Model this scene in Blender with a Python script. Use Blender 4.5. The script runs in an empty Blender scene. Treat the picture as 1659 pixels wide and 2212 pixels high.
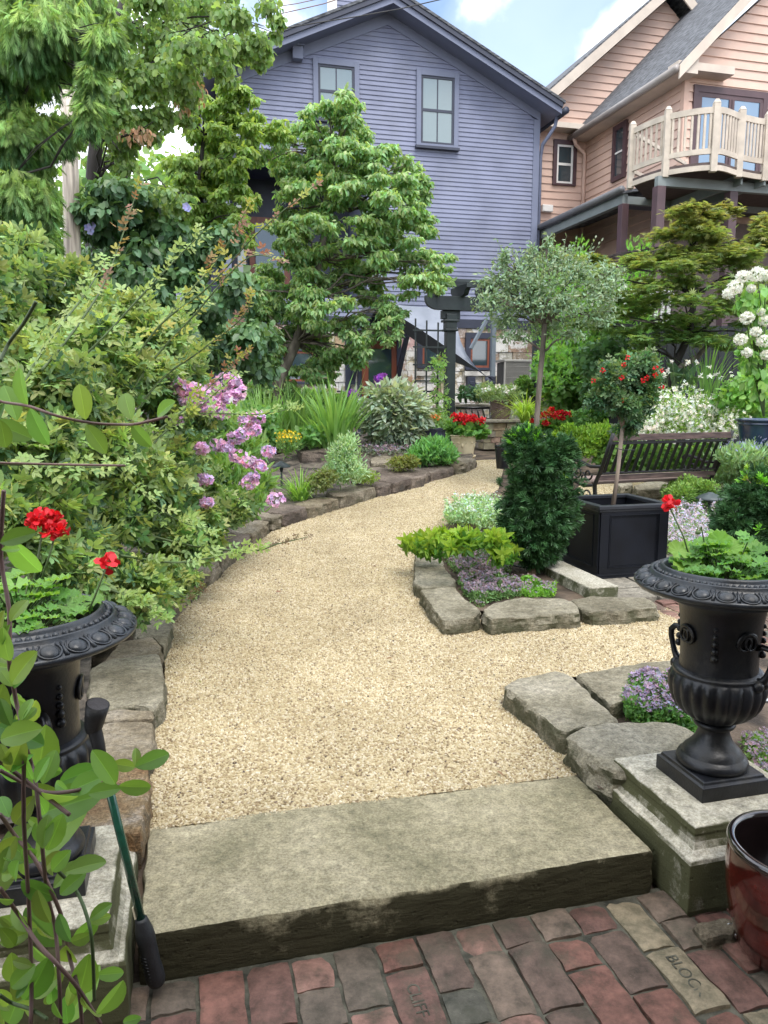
import bpy, bmesh, math, random
import numpy as np
from mathutils import Vector, Matrix, noise
random.seed(7)
RNG = np.random.default_rng(11)
SC = bpy.context.scene
COL = SC.collection

# ------------------------------------------------------------------ camera
CAMZ = 1.5
PITCH = math.radians(8.85)
cam_d = bpy.data.cameras.new('camera')
cam_d.sensor_fit = 'HORIZONTAL'; cam_d.sensor_width = 36.0; cam_d.lens = 36.0
cam_d.clip_start = 0.03; cam_d.clip_end = 2000
cam = bpy.data.objects.new('camera', cam_d); COL.objects.link(cam)
cam.location = (0, 0, CAMZ); cam.rotation_euler = (math.pi/2 - PITCH, 0, 0)
SC.camera = cam

# ------------------------------------------------------------------ world / sun / exposure
SUN_EL, SUN_AZ = math.radians(60), math.radians(155)      # azimuth measured from +Y towards +X
W_ = bpy.data.worlds.new('World'); SC.world = W_; W_.use_nodes = True
nt = W_.node_tree; nt.nodes.clear()
def _n(nt, t, **kw):
    n = nt.nodes.new(t)
    for k, v in kw.items(): setattr(n, k, v)
    return n
sky = _n(nt, 'ShaderNodeTexSky', sky_type='NISHITA', sun_disc=False, sun_elevation=SUN_EL, sun_rotation=SUN_AZ,
         air_density=1.0, dust_density=1.5, ozone_density=1.5)
tc = _n(nt, 'ShaderNodeTexCoord'); mp = _n(nt, 'ShaderNodeMapping')
mp.inputs['Scale'].default_value = (1.0, 1.0, 1.7); mp.inputs['Location'].default_value = (0.34, 0.2, 0.55)
nz = _n(nt, 'ShaderNodeTexNoise'); nz.inputs['Scale'].default_value = 1.9; nz.inputs['Detail'].default_value = 6; nz.inputs['Roughness'].default_value = .52
rp = _n(nt, 'ShaderNodeValToRGB'); rp.color_ramp.elements[0].position = .40; rp.color_ramp.elements[1].position = .52
nz2 = _n(nt, 'ShaderNodeTexNoise'); nz2.inputs['Scale'].default_value = 3.1; nz2.inputs['Detail'].default_value = 5
rp2 = _n(nt, 'ShaderNodeValToRGB'); rp2.color_ramp.elements[0].position = .3; rp2.color_ramp.elements[1].position = .7
rp2.color_ramp.elements[0].color = (7.0, 7.6, 8.6, 1); rp2.color_ramp.elements[1].color = (12, 12.3, 12.6, 1)
mx = _n(nt, 'ShaderNodeMix', data_type='RGBA'); bg = _n(nt, 'ShaderNodeBackground'); wo = _n(nt, 'ShaderNodeOutputWorld')
L = nt.links.new
L(tc.outputs['Generated'], mp.inputs['Vector']); L(mp.outputs[0], nz.inputs['Vector']); L(mp.outputs[0], nz2.inputs['Vector'])
L(nz.outputs['Fac'], rp.inputs[0]); L(nz2.outputs['Fac'], rp2.inputs[0])
# breaks in the cloud where blue-grey sky shows, ragged by noise
nd = _n(nt, 'ShaderNodeTexNoise'); nd.inputs['Scale'].default_value = 7; nd.inputs['Detail'].default_value = 6; L(tc.outputs['Generated'], nd.inputs['Vector'])
prev = rp.outputs[0]
for dv, wdt in (((.135,.905,.418), .017), ((-.13,.90,.43), .008), ((.03,.86,.52), .02)):
    vv = Vector(dv).normalized(); dt = _n(nt, 'ShaderNodeVectorMath', operation='DOT_PRODUCT'); L(tc.outputs['Generated'], dt.inputs[0]); dt.inputs[1].default_value = vv
    ma = _n(nt, 'ShaderNodeMath', operation='MULTIPLY_ADD'); L(nd.outputs['Fac'], ma.inputs[0]); ma.inputs[1].default_value = wdt*3.2; L(dt.outputs['Value'], ma.inputs[2])
    mr = _n(nt, 'ShaderNodeMapRange'); mr.inputs['From Min'].default_value = 1-wdt*.2+wdt*1.0; mr.inputs['From Max'].default_value = 1+wdt*1.35; mr.inputs['To Min'].default_value = 1; mr.inputs['To Max'].default_value = .13; mr.interpolation_type = 'SMOOTHSTEP'; L(ma.outputs[0], mr.inputs['Value'])
    mu = _n(nt, 'ShaderNodeMath', operation='MULTIPLY'); L(prev, mu.inputs[0]); L(mr.outputs[0], mu.inputs[1]); prev = mu.outputs[0]
L(prev, mx.inputs[0]); L(sky.outputs[0], mx.inputs[6]); L(rp2.outputs[0], mx.inputs[7])
L(mx.outputs[2], bg.inputs['Color']); bg.inputs['Strength'].default_value = 0.12
L(bg.outputs[0], wo.inputs['Surface'])
sd = bpy.data.lights.new('sun', 'SUN'); sd.energy = 1.15; sd.angle = math.radians(28); sd.color = (1, .96, .9)
so = bpy.data.objects.new('sun', sd); COL.objects.link(so)
sdir = Vector((math.sin(SUN_AZ)*math.cos(SUN_EL), math.cos(SUN_AZ)*math.cos(SUN_EL), math.sin(SUN_EL)))
so.rotation_euler = sdir.to_track_quat('Z', 'Y').to_euler()
SC.view_settings.view_transform = 'Standard'; SC.view_settings.look = 'None'
SC.view_settings.exposure = 1.32; SC.view_settings.gamma = 1

# ------------------------------------------------------------------ geometry helpers
ANG = math.radians(14.5); CA, SA = math.cos(ANG), math.sin(ANG)
def W(u, v, z=0.0): return (u*CA - v*SA, u*SA + v*CA, z)     # the garden's own axes
def UV(x, y): return (x*CA + y*SA, -x*SA + y*CA)
_F = (0, math.cos(PITCH), -math.sin(PITCH)); _U = (0, math.sin(PITCH), math.cos(PITCH))
def ray(px, py):
    a = (px-829.5)/1659; b = -(py-1106)/1659
    return (a, _F[1]+b*_U[1], _F[2]+b*_U[2])
def PT(px, py, Y):
    d = ray(px, py); t = Y/d[1]; return Vector((d[0]*t, Y, CAMZ+d[2]*t))
def PZ(px, py, z):
    d = ray(px, py); t = (z-CAMZ)/d[2]; return Vector((d[0]*t, d[1]*t, z))
def PV(px, py, v):
    d = ray(px, py); t = v/(-d[0]*SA+d[1]*CA); p = Vector((d[0]*t, d[1]*t, CAMZ+d[2]*t)); return p
def PU(px, py, u):
    d = ray(px, py); t = u/(d[0]*CA+d[1]*SA); return Vector((d[0]*t, d[1]*t, CAMZ+d[2]*t))
def UVZ(p): a, b = UV(p[0], p[1]); return (a, b, p[2])
PATIO = .55
def T(x, y):
    t = min(max((y-3.5)/7.65, 0), 1); return PATIO*t*t
def GD(px, py, h=0.0):
    d = ray(px, py); lo, hi = 0.5, 60.0
    for i in range(50):
        m = (lo+hi)/2; y = d[1]*m; z = CAMZ+d[2]*m
        if z > T(d[0]*m, y)+h: lo = m
        else: hi = m
    return Vector((d[0]*lo, d[1]*lo, CAMZ+d[2]*lo))
def pxm(Y, n): return n/1659*Y                                # n photo pixels at depth Y, in metres

class MB:
    def __init__(s): s.v = []; s.f = []; s.c = []
    def add(s, vs, fs, c=None):
        o = len(s.v); s.v += [tuple(p) for p in vs]; s.f += [tuple(i+o for i in f) for f in fs]
        s.c += [c]*len(fs); return s
    def box(s, x0, x1, y0, y1, z0, z1, c=None):
        v = [(x, y, z) for z in (z0, z1) for y in (y0, y1) for x in (x0, x1)]
        return s.add(v, [(0,2,3,1),(4,5,7,6),(0,1,5,4),(2,6,7,3),(0,4,6,2),(1,3,7,5)], c)
    def bar(s, p, q, w, h, up=(0,0,1), c=None):
        p = Vector(p); q = Vector(q); d = (q-p).normalized(); u = Vector(up)
        if abs(d.dot(u)) > .98: u = Vector((0,1,0))
        r = d.cross(u).normalized(); u = r.cross(d)
        vs = [e+r*(a*w/2)+u*(b*h/2) for e in (p, q) for a, b in ((-1,-1),(1,-1),(1,1),(-1,1))]
        return s.add(vs, [(0,1,2,3),(7,6,5,4),(0,4,5,1),(1,5,6,2),(2,6,7,3),(3,7,4,0)], c)
    def tube(s, pts, rad, n=8, cap=True, c=None):
        pts = [Vector(p) for p in pts]
        if not hasattr(rad, '__len__'): rad = [rad]*len(pts)
        vs = []; fs = []; N = len(pts)
        prev = None
        for i, p in enumerate(pts):
            d = (pts[min(i+1, N-1)]-pts[max(i-1, 0)])
            d = d.normalized() if d.length > 1e-9 else Vector((0,0,1))
            if prev is None:
                a = Vector((0,0,1)) if abs(d.z) < .9 else Vector((1,0,0))
                r = d.cross(a).normalized()
            else:
                r = (prev - d*prev.dot(d)).normalized()
            prev = r; u = d.cross(r)
            for k in range(n):
                t = 2*math.pi*k/n; vs.append(p+(r*math.cos(t)+u*math.sin(t))*rad[i])
        for i in range(N-1):
            for k in range(n):
                a = i*n+k; b = i*n+(k+1) % n; fs.append((a, b, b+n, a+n))
        if cap: fs.append(tuple(range(n-1, -1, -1))); fs.append(tuple((N-1)*n+k for k in range(n)))
        return s.add(vs, fs, c)
    def lathe(s, prof, cx=0, cy=0, n=32, mod=None, c=None):
        vs = []; fs = []
        for i, (r, z) in enumerate(prof):
            for k in range(n):
                t = 2*math.pi*k/n; rr = r; zz = z
                if mod: rr, zz = mod(i, t, r, z)
                vs.append((cx+rr*math.cos(t), cy+rr*math.sin(t), zz))
        for i in range(len(prof)-1):
            for k in range(n):
                a = i*n+k; b = i*n+(k+1) % n; fs.append((a, b, b+n, a+n))
        return s.add(vs, fs, c)
    def poly(s, pts, c=None): return s.add(pts, [tuple(range(len(pts)))], c)
    def prism(s, pts, vec, c=None):
        n = len(pts); vec = Vector(vec)
        vs = [Vector(p) for p in pts]+[Vector(p)+vec for p in pts]
        fs = [tuple(range(n)), tuple(range(2*n-1, n-1, -1))]+[(i+n, (i+1) % n+n, (i+1) % n, i) for i in range(n)]
        return s.add(vs, fs, c)
    def sphere(s, c0, r, n=12, m=8, sc=(1,1,1), c=None):
        c0 = Vector(c0); vs = []; fs = []
        for i in range(m+1):
            th = math.pi*i/m
            for k in range(n):
                ph = 2*math.pi*k/n
                vs.append(c0+Vector((r*sc[0]*math.sin(th)*math.cos(ph), r*sc[1]*math.sin(th)*math.sin(ph), r*sc[2]*math.cos(th))))
        for i in range(m):
            for k in range(n):
                a = i*n+k; b = i*n+(k+1) % n; fs.append((a, a+n, b+n, b))
        return s.add(vs, fs, c)
    def build(s, name, mat, parent=None, uv=False, loc=None, smooth=False, bevel=0, fix=True):
        vs = s.v
        if uv: vs = [W(*p) for p in vs]
        if parent is not None: off = Vector(parent['_o'])
        else: off = Vector(loc) if loc is not None else Vector((0,0,0))
        vs = [(p[0]-off.x, p[1]-off.y, p[2]-off.z) for p in vs]
        me = bpy.data.meshes.new(name); me.from_pydata(vs, [], s.f)
        if any(c is not None for c in s.c):
            at = me.color_attributes.new('tint', 'FLOAT_COLOR', 'CORNER')
            arr = []
            for f, c in zip(s.f, s.c): arr += list((c or (1,1,1))+(1,))*len(f)
            at.data.foreach_set('color', arr)
        if fix and len(vs) < 60000:
            b = bmesh.new(); b.from_mesh(me); bmesh.ops.recalc_face_normals(b, faces=b.faces); b.to_mesh(me); b.free()
        if smooth:
            me.polygons.foreach_set('use_smooth', [True]*len(me.polygons))
        me.materials.append(mat)
        o = bpy.data.objects.new(name, me); COL.objects.link(o)
        if parent is not None:
            o.parent = parent
            if '_l' in parent: o['_o'] = parent['_o']
            o['_o'] = list(off)
        else: o.location = off; o['_o'] = list(off)
        if bevel:
            m = o.modifiers.new('bevel', 'BEVEL'); m.width = bevel; m.segments = 2; m.limit_method = 'ANGLE'
            m.angle_limit = math.radians(40)
        return o
def tag(o, label, cat, group=None, kind=None):
    if label: o['label'] = label
    if cat: o['category'] = cat
    if group: o['group'] = group
    if kind: o['kind'] = kind
    return o
def thing(name, label, cat, loc=(0,0,0), group=None):
    o = bpy.data.objects.new(name, None); COL.objects.link(o); o.location = loc; o['_o'] = list(loc)
    o.empty_display_size = .1
    return tag(o, label, cat, group)
def dup(root, loc=None, rotz=0, label=None, scale=None):
    def cp(o, par):
        c = o.copy(); COL.objects.link(c)
        if par is not None: c.parent = par
        for ch in list(o.children): cp(ch, c)
        return c
    r = cp(root, None)
    if loc is not None: r.location = loc
    r.rotation_euler = (0, 0, rotz)
    if scale: r.scale = scale if hasattr(scale, '__len__') else (scale,)*3
    if label: r['label'] = label
    return r
def inpoly(x, y, poly):
    c = False; n = len(poly); j = n-1
    for i in range(n):
        xi, yi = poly[i]; xj, yj = poly[j]
        if (yi > y) != (yj > y) and x < (xj-xi)*(y-yi)/(yj-yi)+xi: c = not c
        j = i
    return c

# ------------------------------------------------------------------ materials
def mnew(name):
    m = bpy.data.materials.new(name); m.use_nodes = True
    nt = m.node_tree; b = nt.nodes['Principled BSDF']; return m, nt, b
def M(name, col, rough=.7, var=.18, scale=6, bump=.2, bscale=60, metal=0, coat=0, attr=False, spec=.5, col2=None, stretch=None, detail=5, c2pos=(.35,.65)):
    m, nt, b = mnew(name); L = nt.links.new
    tcn = _n(nt, 'ShaderNodeTexCoord'); mpn = _n(nt, 'ShaderNodeMapping')
    if stretch: mpn.inputs['Scale'].default_value = stretch
    L(tcn.outputs['Object'], mpn.inputs['Vector'])
    n1 = _n(nt, 'ShaderNodeTexNoise'); n1.inputs['Scale'].default_value = scale; n1.inputs['Detail'].default_value = detail
    L(mpn.outputs[0], n1.inputs['Vector'])
    r = _n(nt, 'ShaderNodeValToRGB'); r.color_ramp.elements[0].position = c2pos[0]; r.color_ramp.elements[1].position = c2pos[1]
    lo = tuple(max(c*(1-var), 0) for c in col); hi = tuple(min(c*(1+var), 1) for c in (col2 or col))
    r.color_ramp.elements[0].color = lo+(1,); r.color_ramp.elements[1].color = hi+(1,)
    L(n1.outputs['Fac'], r.inputs[0]); out = r.outputs[0]
    if attr:
        a = _n(nt, 'ShaderNodeAttribute', attribute_name='tint'); mm = _n(nt, 'ShaderNodeMix', data_type='RGBA', blend_type='MULTIPLY')
        mm.inputs[0].default_value = 1; L(out, mm.inputs[6]); L(a.outputs['Color'], mm.inputs[7]); out = mm.outputs[2]
    L(out, b.inputs['Base Color'])
    b.inputs['Roughness'].default_value = rough; b.inputs['Metallic'].default_value = metal
    b.inputs['Specular IOR Level'].default_value = spec
    b.inputs['Coat Weight'].default_value = coat; b.inputs['Coat Roughness'].default_value = .08
    if bump:
        n2 = _n(nt, 'ShaderNodeTexNoise'); n2.inputs['Scale'].default_value = bscale; n2.inputs['Detail'].default_value = 6
        L(mpn.outputs[0], n2.inputs['Vector'])
        bp = _n(nt, 'ShaderNodeBump'); bp.inputs['Strength'].default_value = bump; bp.inputs['Distance'].default_value = .01
        L(n2.outputs['Fac'], bp.inputs['Height']); L(bp.outputs[0], b.inputs['Normal'])
    return m
def weather(m, col, lo=.5, hi=.62, amt=.6, scale=7, rough=.75, up=.0):
    nt = m.node_tree; b = nt.nodes['Principled BSDF']; L = nt.links.new; g = _n(nt, 'ShaderNodeNewGeometry')
    n = _n(nt, 'ShaderNodeTexNoise'); n.inputs['Scale'].default_value = scale; n.inputs['Detail'].default_value = 9; n.inputs['Roughness'].default_value = .72; L(g.outputs['Position'], n.inputs['Vector'])
    s = _n(nt, 'ShaderNodeSeparateXYZ'); L(g.outputs['Normal'], s.inputs[0]); a = _n(nt, 'ShaderNodeMath', operation='MULTIPLY_ADD'); L(s.outputs[2], a.inputs[0]); a.inputs[1].default_value = up; L(n.outputs['Fac'], a.inputs[2])
    r = _n(nt, 'ShaderNodeMapRange'); r.inputs['From Min'].default_value = lo; r.inputs['From Max'].default_value = hi; r.inputs['To Max'].default_value = amt; L(a.outputs[0], r.inputs['Value'])
    x = _n(nt, 'ShaderNodeMix', data_type='RGBA'); L(r.outputs[0], x.inputs[0]); src = b.inputs['Base Color'].links[0].from_socket; L(src, x.inputs[6]); x.inputs[7].default_value = col+(1,); L(x.outputs[2], b.inputs['Base Color'])
    q = _n(nt, 'ShaderNodeMapRange'); q.inputs['To Min'].default_value = b.inputs['Roughness'].default_value; q.inputs['To Max'].default_value = rough; L(r.outputs[0], q.inputs['Value']); L(q.outputs[0], b.inputs['Roughness'])
def leafmat(name, col, rough=.5, trans=.3, spec=.35, tcol=None):
    m, nt, b = mnew(name); L = nt.links.new
    a = _n(nt, 'ShaderNodeAttribute', attribute_name='tint')
    mm = _n(nt, 'ShaderNodeMix', data_type='RGBA', blend_type='MULTIPLY'); mm.inputs[0].default_value = 1
    mm.inputs[6].default_value = col+(1,); L(a.outputs['Color'], mm.inputs[7]); L(mm.outputs[2], b.inputs['Base Color'])
    b.inputs['Roughness'].default_value = rough; b.inputs['Specular IOR Level'].default_value = spec
    if trans:
        t = _n(nt, 'ShaderNodeBsdfTranslucent'); m2 = _n(nt, 'ShaderNodeMix', data_type='RGBA', blend_type='MULTIPLY'); m2.inputs[0].default_value = 1
        tt = tcol or (min(col[0]*1.7, 1), min(col[1]*1.6, 1), col[2]*.7)
        m2.inputs[6].default_value = tt+(1,); L(a.outputs['Color'], m2.inputs[7]); L(m2.outputs[2], t.inputs['Color'])
        ms = _n(nt, 'ShaderNodeMixShader'); ms.inputs[0].default_value = trans
        o = nt.nodes['Material Output']; L(b.outputs[0], ms.inputs[1]); L(t.outputs[0], ms.inputs[2]); L(ms.outputs[0], o.inputs['Surface'])
    return m
def stonemat(name, c1, c2, c3, sc=3.0, bump=.5, moss_shade=None, pits=True, z_moss=None, lay=1.0):
    """weathered stone: large tone patches, fine grain, pits and scratches"""
    m, nt, b = mnew(name); L = nt.links.new
    tcn = _n(nt, 'ShaderNodeTexCoord'); geo = _n(nt, 'ShaderNodeNewGeometry')
    oi = _n(nt, 'ShaderNodeObjectInfo')
    av = _n(nt, 'ShaderNodeVectorMath', operation='ADD'); L(geo.outputs['Position'], av.inputs[0])
    sv = _n(nt, 'ShaderNodeVectorMath', operation='SCALE'); L(oi.outputs['Location'], sv.inputs[0]); sv.inputs['Scale'].default_value = 3.7
    L(sv.outputs[0], av.inputs[1])
    vec = av.outputs[0]
    n1 = _n(nt, 'ShaderNodeTexNoise'); n1.inputs['Scale'].default_value = sc; n1.inputs['Detail'].default_value = 7; n1.inputs['Roughness'].default_value = .62; L(vec, n1.inputs['Vector'])
    r = _n(nt, 'ShaderNodeValToRGB'); e = r.color_ramp.elements; e[0].position = .33; e[1].position = .68
    e[0].color = c1+(1,); e[1].color = c3+(1,); x = e.new(.5); x.color = c2+(1,)
    L(n1.outputs['Fac'], r.inputs[0])
    n2 = _n(nt, 'ShaderNodeTexNoise'); n2.inputs['Scale'].default_value = sc*11; n2.inputs['Detail'].default_value = 8; n2.inputs['Roughness'].default_value = .7; L(vec, n2.inputs['Vector'])
    r2 = _n(nt, 'ShaderNodeValToRGB'); r2.color_ramp.elements[0].position = .3; r2.color_ramp.elements[1].position = .66
    r2.color_ramp.elements[0].color = (.5,.5,.5,1); r2.color_ramp.elements[1].color = (1.2,1.19,1.17,1)
    L(n2.outputs['Fac'], r2.inputs[0])
    mm = _n(nt, 'ShaderNodeMix', data_type='RGBA', blend_type='MULTIPLY'); mm.inputs[0].default_value = 1; L(r.outputs[0], mm.inputs[6]); L(r2.outputs[0], mm.inputs[7])
    n6 = _n(nt, 'ShaderNodeTexNoise'); n6.inputs['Scale'].default_value = 110; n6.inputs['Detail'].default_value = 4; n6.inputs['Roughness'].default_value = .8; L(vec, n6.inputs['Vector'])
    r6 = _n(nt, 'ShaderNodeValToRGB'); r6.color_ramp.elements[0].position = .36; r6.color_ramp.elements[1].position = .6; r6.color_ramp.elements[0].color = (.62,.6,.56,1); r6.color_ramp.elements[1].color = (1.13,1.13,1.13,1); L(n6.outputs['Fac'], r6.inputs[0])
    m6 = _n(nt, 'ShaderNodeMix', data_type='RGBA', blend_type='MULTIPLY'); m6.inputs[0].default_value = 1; L(mm.outputs[2], m6.inputs[6]); L(r6.outputs[0], m6.inputs[7])
    out = m6.outputs[2]
    if moss_shade:
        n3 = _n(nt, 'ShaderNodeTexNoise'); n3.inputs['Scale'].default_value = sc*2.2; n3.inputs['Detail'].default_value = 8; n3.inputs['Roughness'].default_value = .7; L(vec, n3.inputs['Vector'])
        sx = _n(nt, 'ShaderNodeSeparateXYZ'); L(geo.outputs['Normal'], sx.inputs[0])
        # growth favours upright faces; on the step it also paints the riser's shade
        mth = _n(nt, 'ShaderNodeMath', operation='MULTIPLY_ADD'); L(sx.outputs[2], mth.inputs[0]); mth.inputs[1].default_value = -moss_shade[1]; L(n3.outputs['Fac'], mth.inputs[2])
        r3 = _n(nt, 'ShaderNodeValToRGB'); r3.color_ramp.elements[0].position = moss_shade[2]; r3.color_ramp.elements[1].position = moss_shade[2]+.16
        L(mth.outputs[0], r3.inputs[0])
        m3 = _n(nt, 'ShaderNodeMix', data_type='RGBA'); L(r3.outputs[0], m3.inputs[0]); L(out, m3.inputs[6]); m3.inputs[7].default_value = moss_shade[0]+(1,)
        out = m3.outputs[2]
    L(out, b.inputs['Base Color']); b.inputs['Roughness'].default_value = .88; b.inputs['Specular IOR Level'].default_value = .25
    # layered, slaty bump plus grain
    mp2 = _n(nt, 'ShaderNodeMapping'); mp2.inputs['Scale'].default_value = (1, 3.0*lay, 5); mp2.inputs['Rotation'].default_value = (0, 0, .5); L(vec, mp2.inputs['Vector'])
    n4 = _n(nt, 'ShaderNodeTexNoise'); n4.inputs['Scale'].default_value = sc*3; n4.inputs['Detail'].default_value = 9; n4.inputs['Roughness'].default_value = .6; L(mp2.outputs[0], n4.inputs['Vector'])
    b1 = _n(nt, 'ShaderNodeBump'); b1.inputs['Strength'].default_value = bump; b1.inputs['Distance'].default_value = .05; L(n4.outputs['Fac'], b1.inputs['Height'])
    b2 = _n(nt, 'ShaderNodeBump'); b2.inputs['Strength'].default_value = bump; b2.inputs['Distance'].default_value = .012; L(n2.outputs['Fac'], b2.inputs['Height']); L(b1.outputs[0], b2.inputs['Normal'])
    b4 = _n(nt, 'ShaderNodeBump'); b4.inputs['Strength'].default_value = .7; b4.inputs['Distance'].default_value = .003; L(n6.outputs['Fac'], b4.inputs['Height']); L(b2.outputs[0], b4.inputs['Normal'])
    last = b4
    if pits:
        vo = _n(nt, 'ShaderNodeTexVoronoi'); vo.inputs['Scale'].default_value = 26; L(vec, vo.inputs['Vector'])
        r5 = _n(nt, 'ShaderNodeValToRGB'); r5.color_ramp.elements[0].position = .05; r5.color_ramp.elements[1].position = .2; L(vo.outputs['Distance'], r5.inputs[0])
        b3 = _n(nt, 'ShaderNodeBump'); b3.inputs['Strength'].default_value = .5; b3.inputs['Distance'].default_value = .008; L(r5.outputs[0], b3.inputs['Height']); L(last.outputs[0], b3.inputs['Normal']); last = b3
    L(last.outputs[0], b.inputs['Normal'])
    return m
def glassmat(name, col=(.05,.07,.08), rough=.06):
    m, nt, b = mnew(name); b.inputs['Base Color'].default_value = col+(1,); b.inputs['Roughness'].default_value = rough
    b.inputs['Specular IOR Level'].default_value = 1.0; b.inputs['Coat Weight'].default_value = .6; b.inputs['Coat Roughness'].default_value = .02
    return m

# ------------------------------------------------------------------ leaf templates and clouds
def tl(w=.5, fold=.06, droop=.12, seg=0):
    v = np.array([(0,0,0),(.3,w*.5,fold),(.7,w*.42,fold-droop*.5),(1,0,-droop),(.7,-w*.42,fold-droop*.5),(.3,-w*.5,fold)], float)
    return v, [(0,5,4,3),(0,3,2,1)]
def tl2(w=.5, fold=.08, droop=.3):     # finer leaf with midrib, curved
    xs = [0,.18,.42,.68,.88,1]; ws = [0,.36,.5,.4,.2,0]
    v = []; 
    for x, ww in zip(xs, ws):
        z = -droop*x*x
        v += [(x,0,z),(x,ww*w,z+fold*ww*2),(x,-ww*w,z+fold*ww*2)]
    f = []
    for i in range(len(xs)-1):
        a = i*3; b = a+3
        f += [(a,b,b+1,a+1),(a,a+2,b+2,b)]
    return np.array(v, float), f
def tneedle(w=.08): return np.array([(0,-w/2,0),(0,w/2,0),(.7,w*.4,0),(1,0,0),(.7,-w*.4,0)], float), [(0,4,3,2,1)]
def comb(parts):   # parts: (template, pos, angle_z, pitch, scale, roll)
    V = []; F = []
    for (tv, tf), pos, az, pit, sc, roll in parts:
        R = Matrix.Rotation(az, 3, 'Z') @ Matrix.Rotation(-pit, 3, 'Y') @ Matrix.Rotation(roll, 3, 'X')
        R = np.array(R); o = len(V)
        vv = (tv*sc) @ R.T + np.array(pos)
        V += [tuple(a) for a in vv]; F += [tuple(i+o for i in f) for f in tf]
    return np.array(V, float), F
def cloud(name, mat, parent, P, D, U, S, tmpl, tint=None, loc=None, jit=.25, hue=.06, smooth=False, vmul=None):
    tv, tf = tmpl; P = np.asarray(P, float); n = len(P)
    D = np.asarray(D, float); D = D/np.maximum(np.linalg.norm(D, axis=1, keepdims=True), 1e-9)
    U = np.asarray(U, float); U = U-(U*D).sum(1, keepdims=True)*D
    U = U/np.maximum(np.linalg.norm(U, axis=1, keepdims=True), 1e-9)
    Yv = np.cross(U, D); S = np.broadcast_to(np.asarray(S, float), (n,))
    off = np.array(parent['_o'] if parent is not None else (loc if loc is not None else (0,0,0)), float)
    vs = (P-off)[:, None, :]+S[:, None, None]*(tv[None, :, 0:1]*D[:, None, :]+tv[None, :, 1:2]*Yv[:, None, :]+tv[None, :, 2:3]*U[:, None, :])
    m = len(tv); vs = vs.reshape(-1, 3)
    me = bpy.data.meshes.new(name)
    me.vertices.add(len(vs)); me.vertices.foreach_set('co', vs.ravel())
    lens = np.array([len(f) for f in tf]); flat = np.concatenate([np.array(f) for f in tf])
    idx = (flat[None, :]+(np.arange(n)*m)[:, None]).ravel()
    tot = np.tile(lens, n); st = np.concatenate([[0], np.cumsum(tot)[:-1]])
    me.loops.add(len(idx)); me.loops.foreach_set('vertex_index', idx.astype(np.int32))
    me.polygons.add(len(tot)); me.polygons.foreach_set('loop_start', st.astype(np.int32)); me.polygons.foreach_set('loop_total', tot.astype(np.int32))
    me.update(calc_edges=True)
    if tint is None: tint = np.ones((n, 3))
    tint = np.asarray(tint, float)
    if tint.ndim == 1: tint = np.tile(tint, (n, 1))
    br = 1+RNG.uniform(-jit, jit, (n, 1)); hs = 1+RNG.uniform(-hue, hue, (n, 3))*np.array([[2.2, .6, 1.5]])
    t = np.clip(tint*br*hs, 0, 6)
    a = me.color_attributes.new('tint', 'FLOAT_COLOR', 'POINT')
    a.data.foreach_set('color', np.concatenate([np.repeat(t, m, axis=0)*(1 if vmul is None else np.tile(np.asarray(vmul, float), n)[:, None]), np.ones((n*m, 1))], axis=1).ravel())
    if smooth: me.polygons.foreach_set('use_smooth', np.ones(len(tot), bool))
    me.materials.append(mat)
    o = bpy.data.objects.new(name, me); COL.objects.link(o)
    if parent is not None: o.parent = parent
    else: o.location = off
    o['_o'] = list(off)
    return o
def rn(n, k=3): return RNG.normal(size=(n, k))
def unit(a): return a/np.maximum(np.linalg.norm(a, axis=1, keepdims=True), 1e-9)
def nz3(P, s, seed=0.0):
    return np.array([noise.noise(Vector((p[0]*s+seed, p[1]*s, p[2]*s))) for p in P])
def blobpts(blobs, n, shell=.72, rough=.22, fs=2.2, topbias=0.0):
    """points spread through lumpy ellipsoids; returns points, outward directions, blob index"""
    B = np.array([[b[0][0], b[0][1], b[0][2], b[1], b[2], b[3]] for b in blobs], float)
    area = (B[:, 3]*B[:, 5])**.8+(B[:, 4]*B[:, 5])**.8; pr = area/area.sum()
    k = RNG.choice(len(B), n, p=pr); d = unit(rn(n))
    if topbias: d[:, 2] = np.where(RNG.random(n) < topbias, np.abs(d[:, 2]), d[:, 2])
    rr = shell+(1-shell)*RNG.random(n)**.6
    rr = np.where(RNG.random(n) < .22, RNG.random(n)**.5*shell, rr)
    nn = nz3(d*fs+k[:, None]*1.7, 1.0)
    rr = rr*(1+rough*nn*2)
    P = B[k, :3]+d*rr[:, None]*B[k, 3:6]
    return P, unit(d/B[k, 3:6]*B[k, 3:6].mean(1, keepdims=True)), k
def pblob(px, py, Y, rx, rz, ry=None):      # ellipsoid from a photo position at a real depth
    c = PT(px, py, Y); s = Y*1.0/1659
    return ((c.x, c.y, c.z), rx*s, (ry if ry is not None else rx*s), rz*s)
def limb(mb, p, q, r0, r1, sag=0.0, n=5, wob=.04, c=None):
    p = Vector(p); q = Vector(q); Ln = (q-p).length; pts = []; rs = []
    for i in range(n+1):
        t = i/n; a = p.lerp(q, t)
        a += Vector((random.uniform(-1,1), random.uniform(-1,1), random.uniform(-1,1)))*wob*Ln*(0 if i in (0, n) else 1)
        a.z += sag*Ln*math.sin(math.pi*t)
        pts.append(a); rs.append(r0+(r1-r0)*t)
    mb.tube(pts, rs, n=6, c=c); return pts
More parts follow.
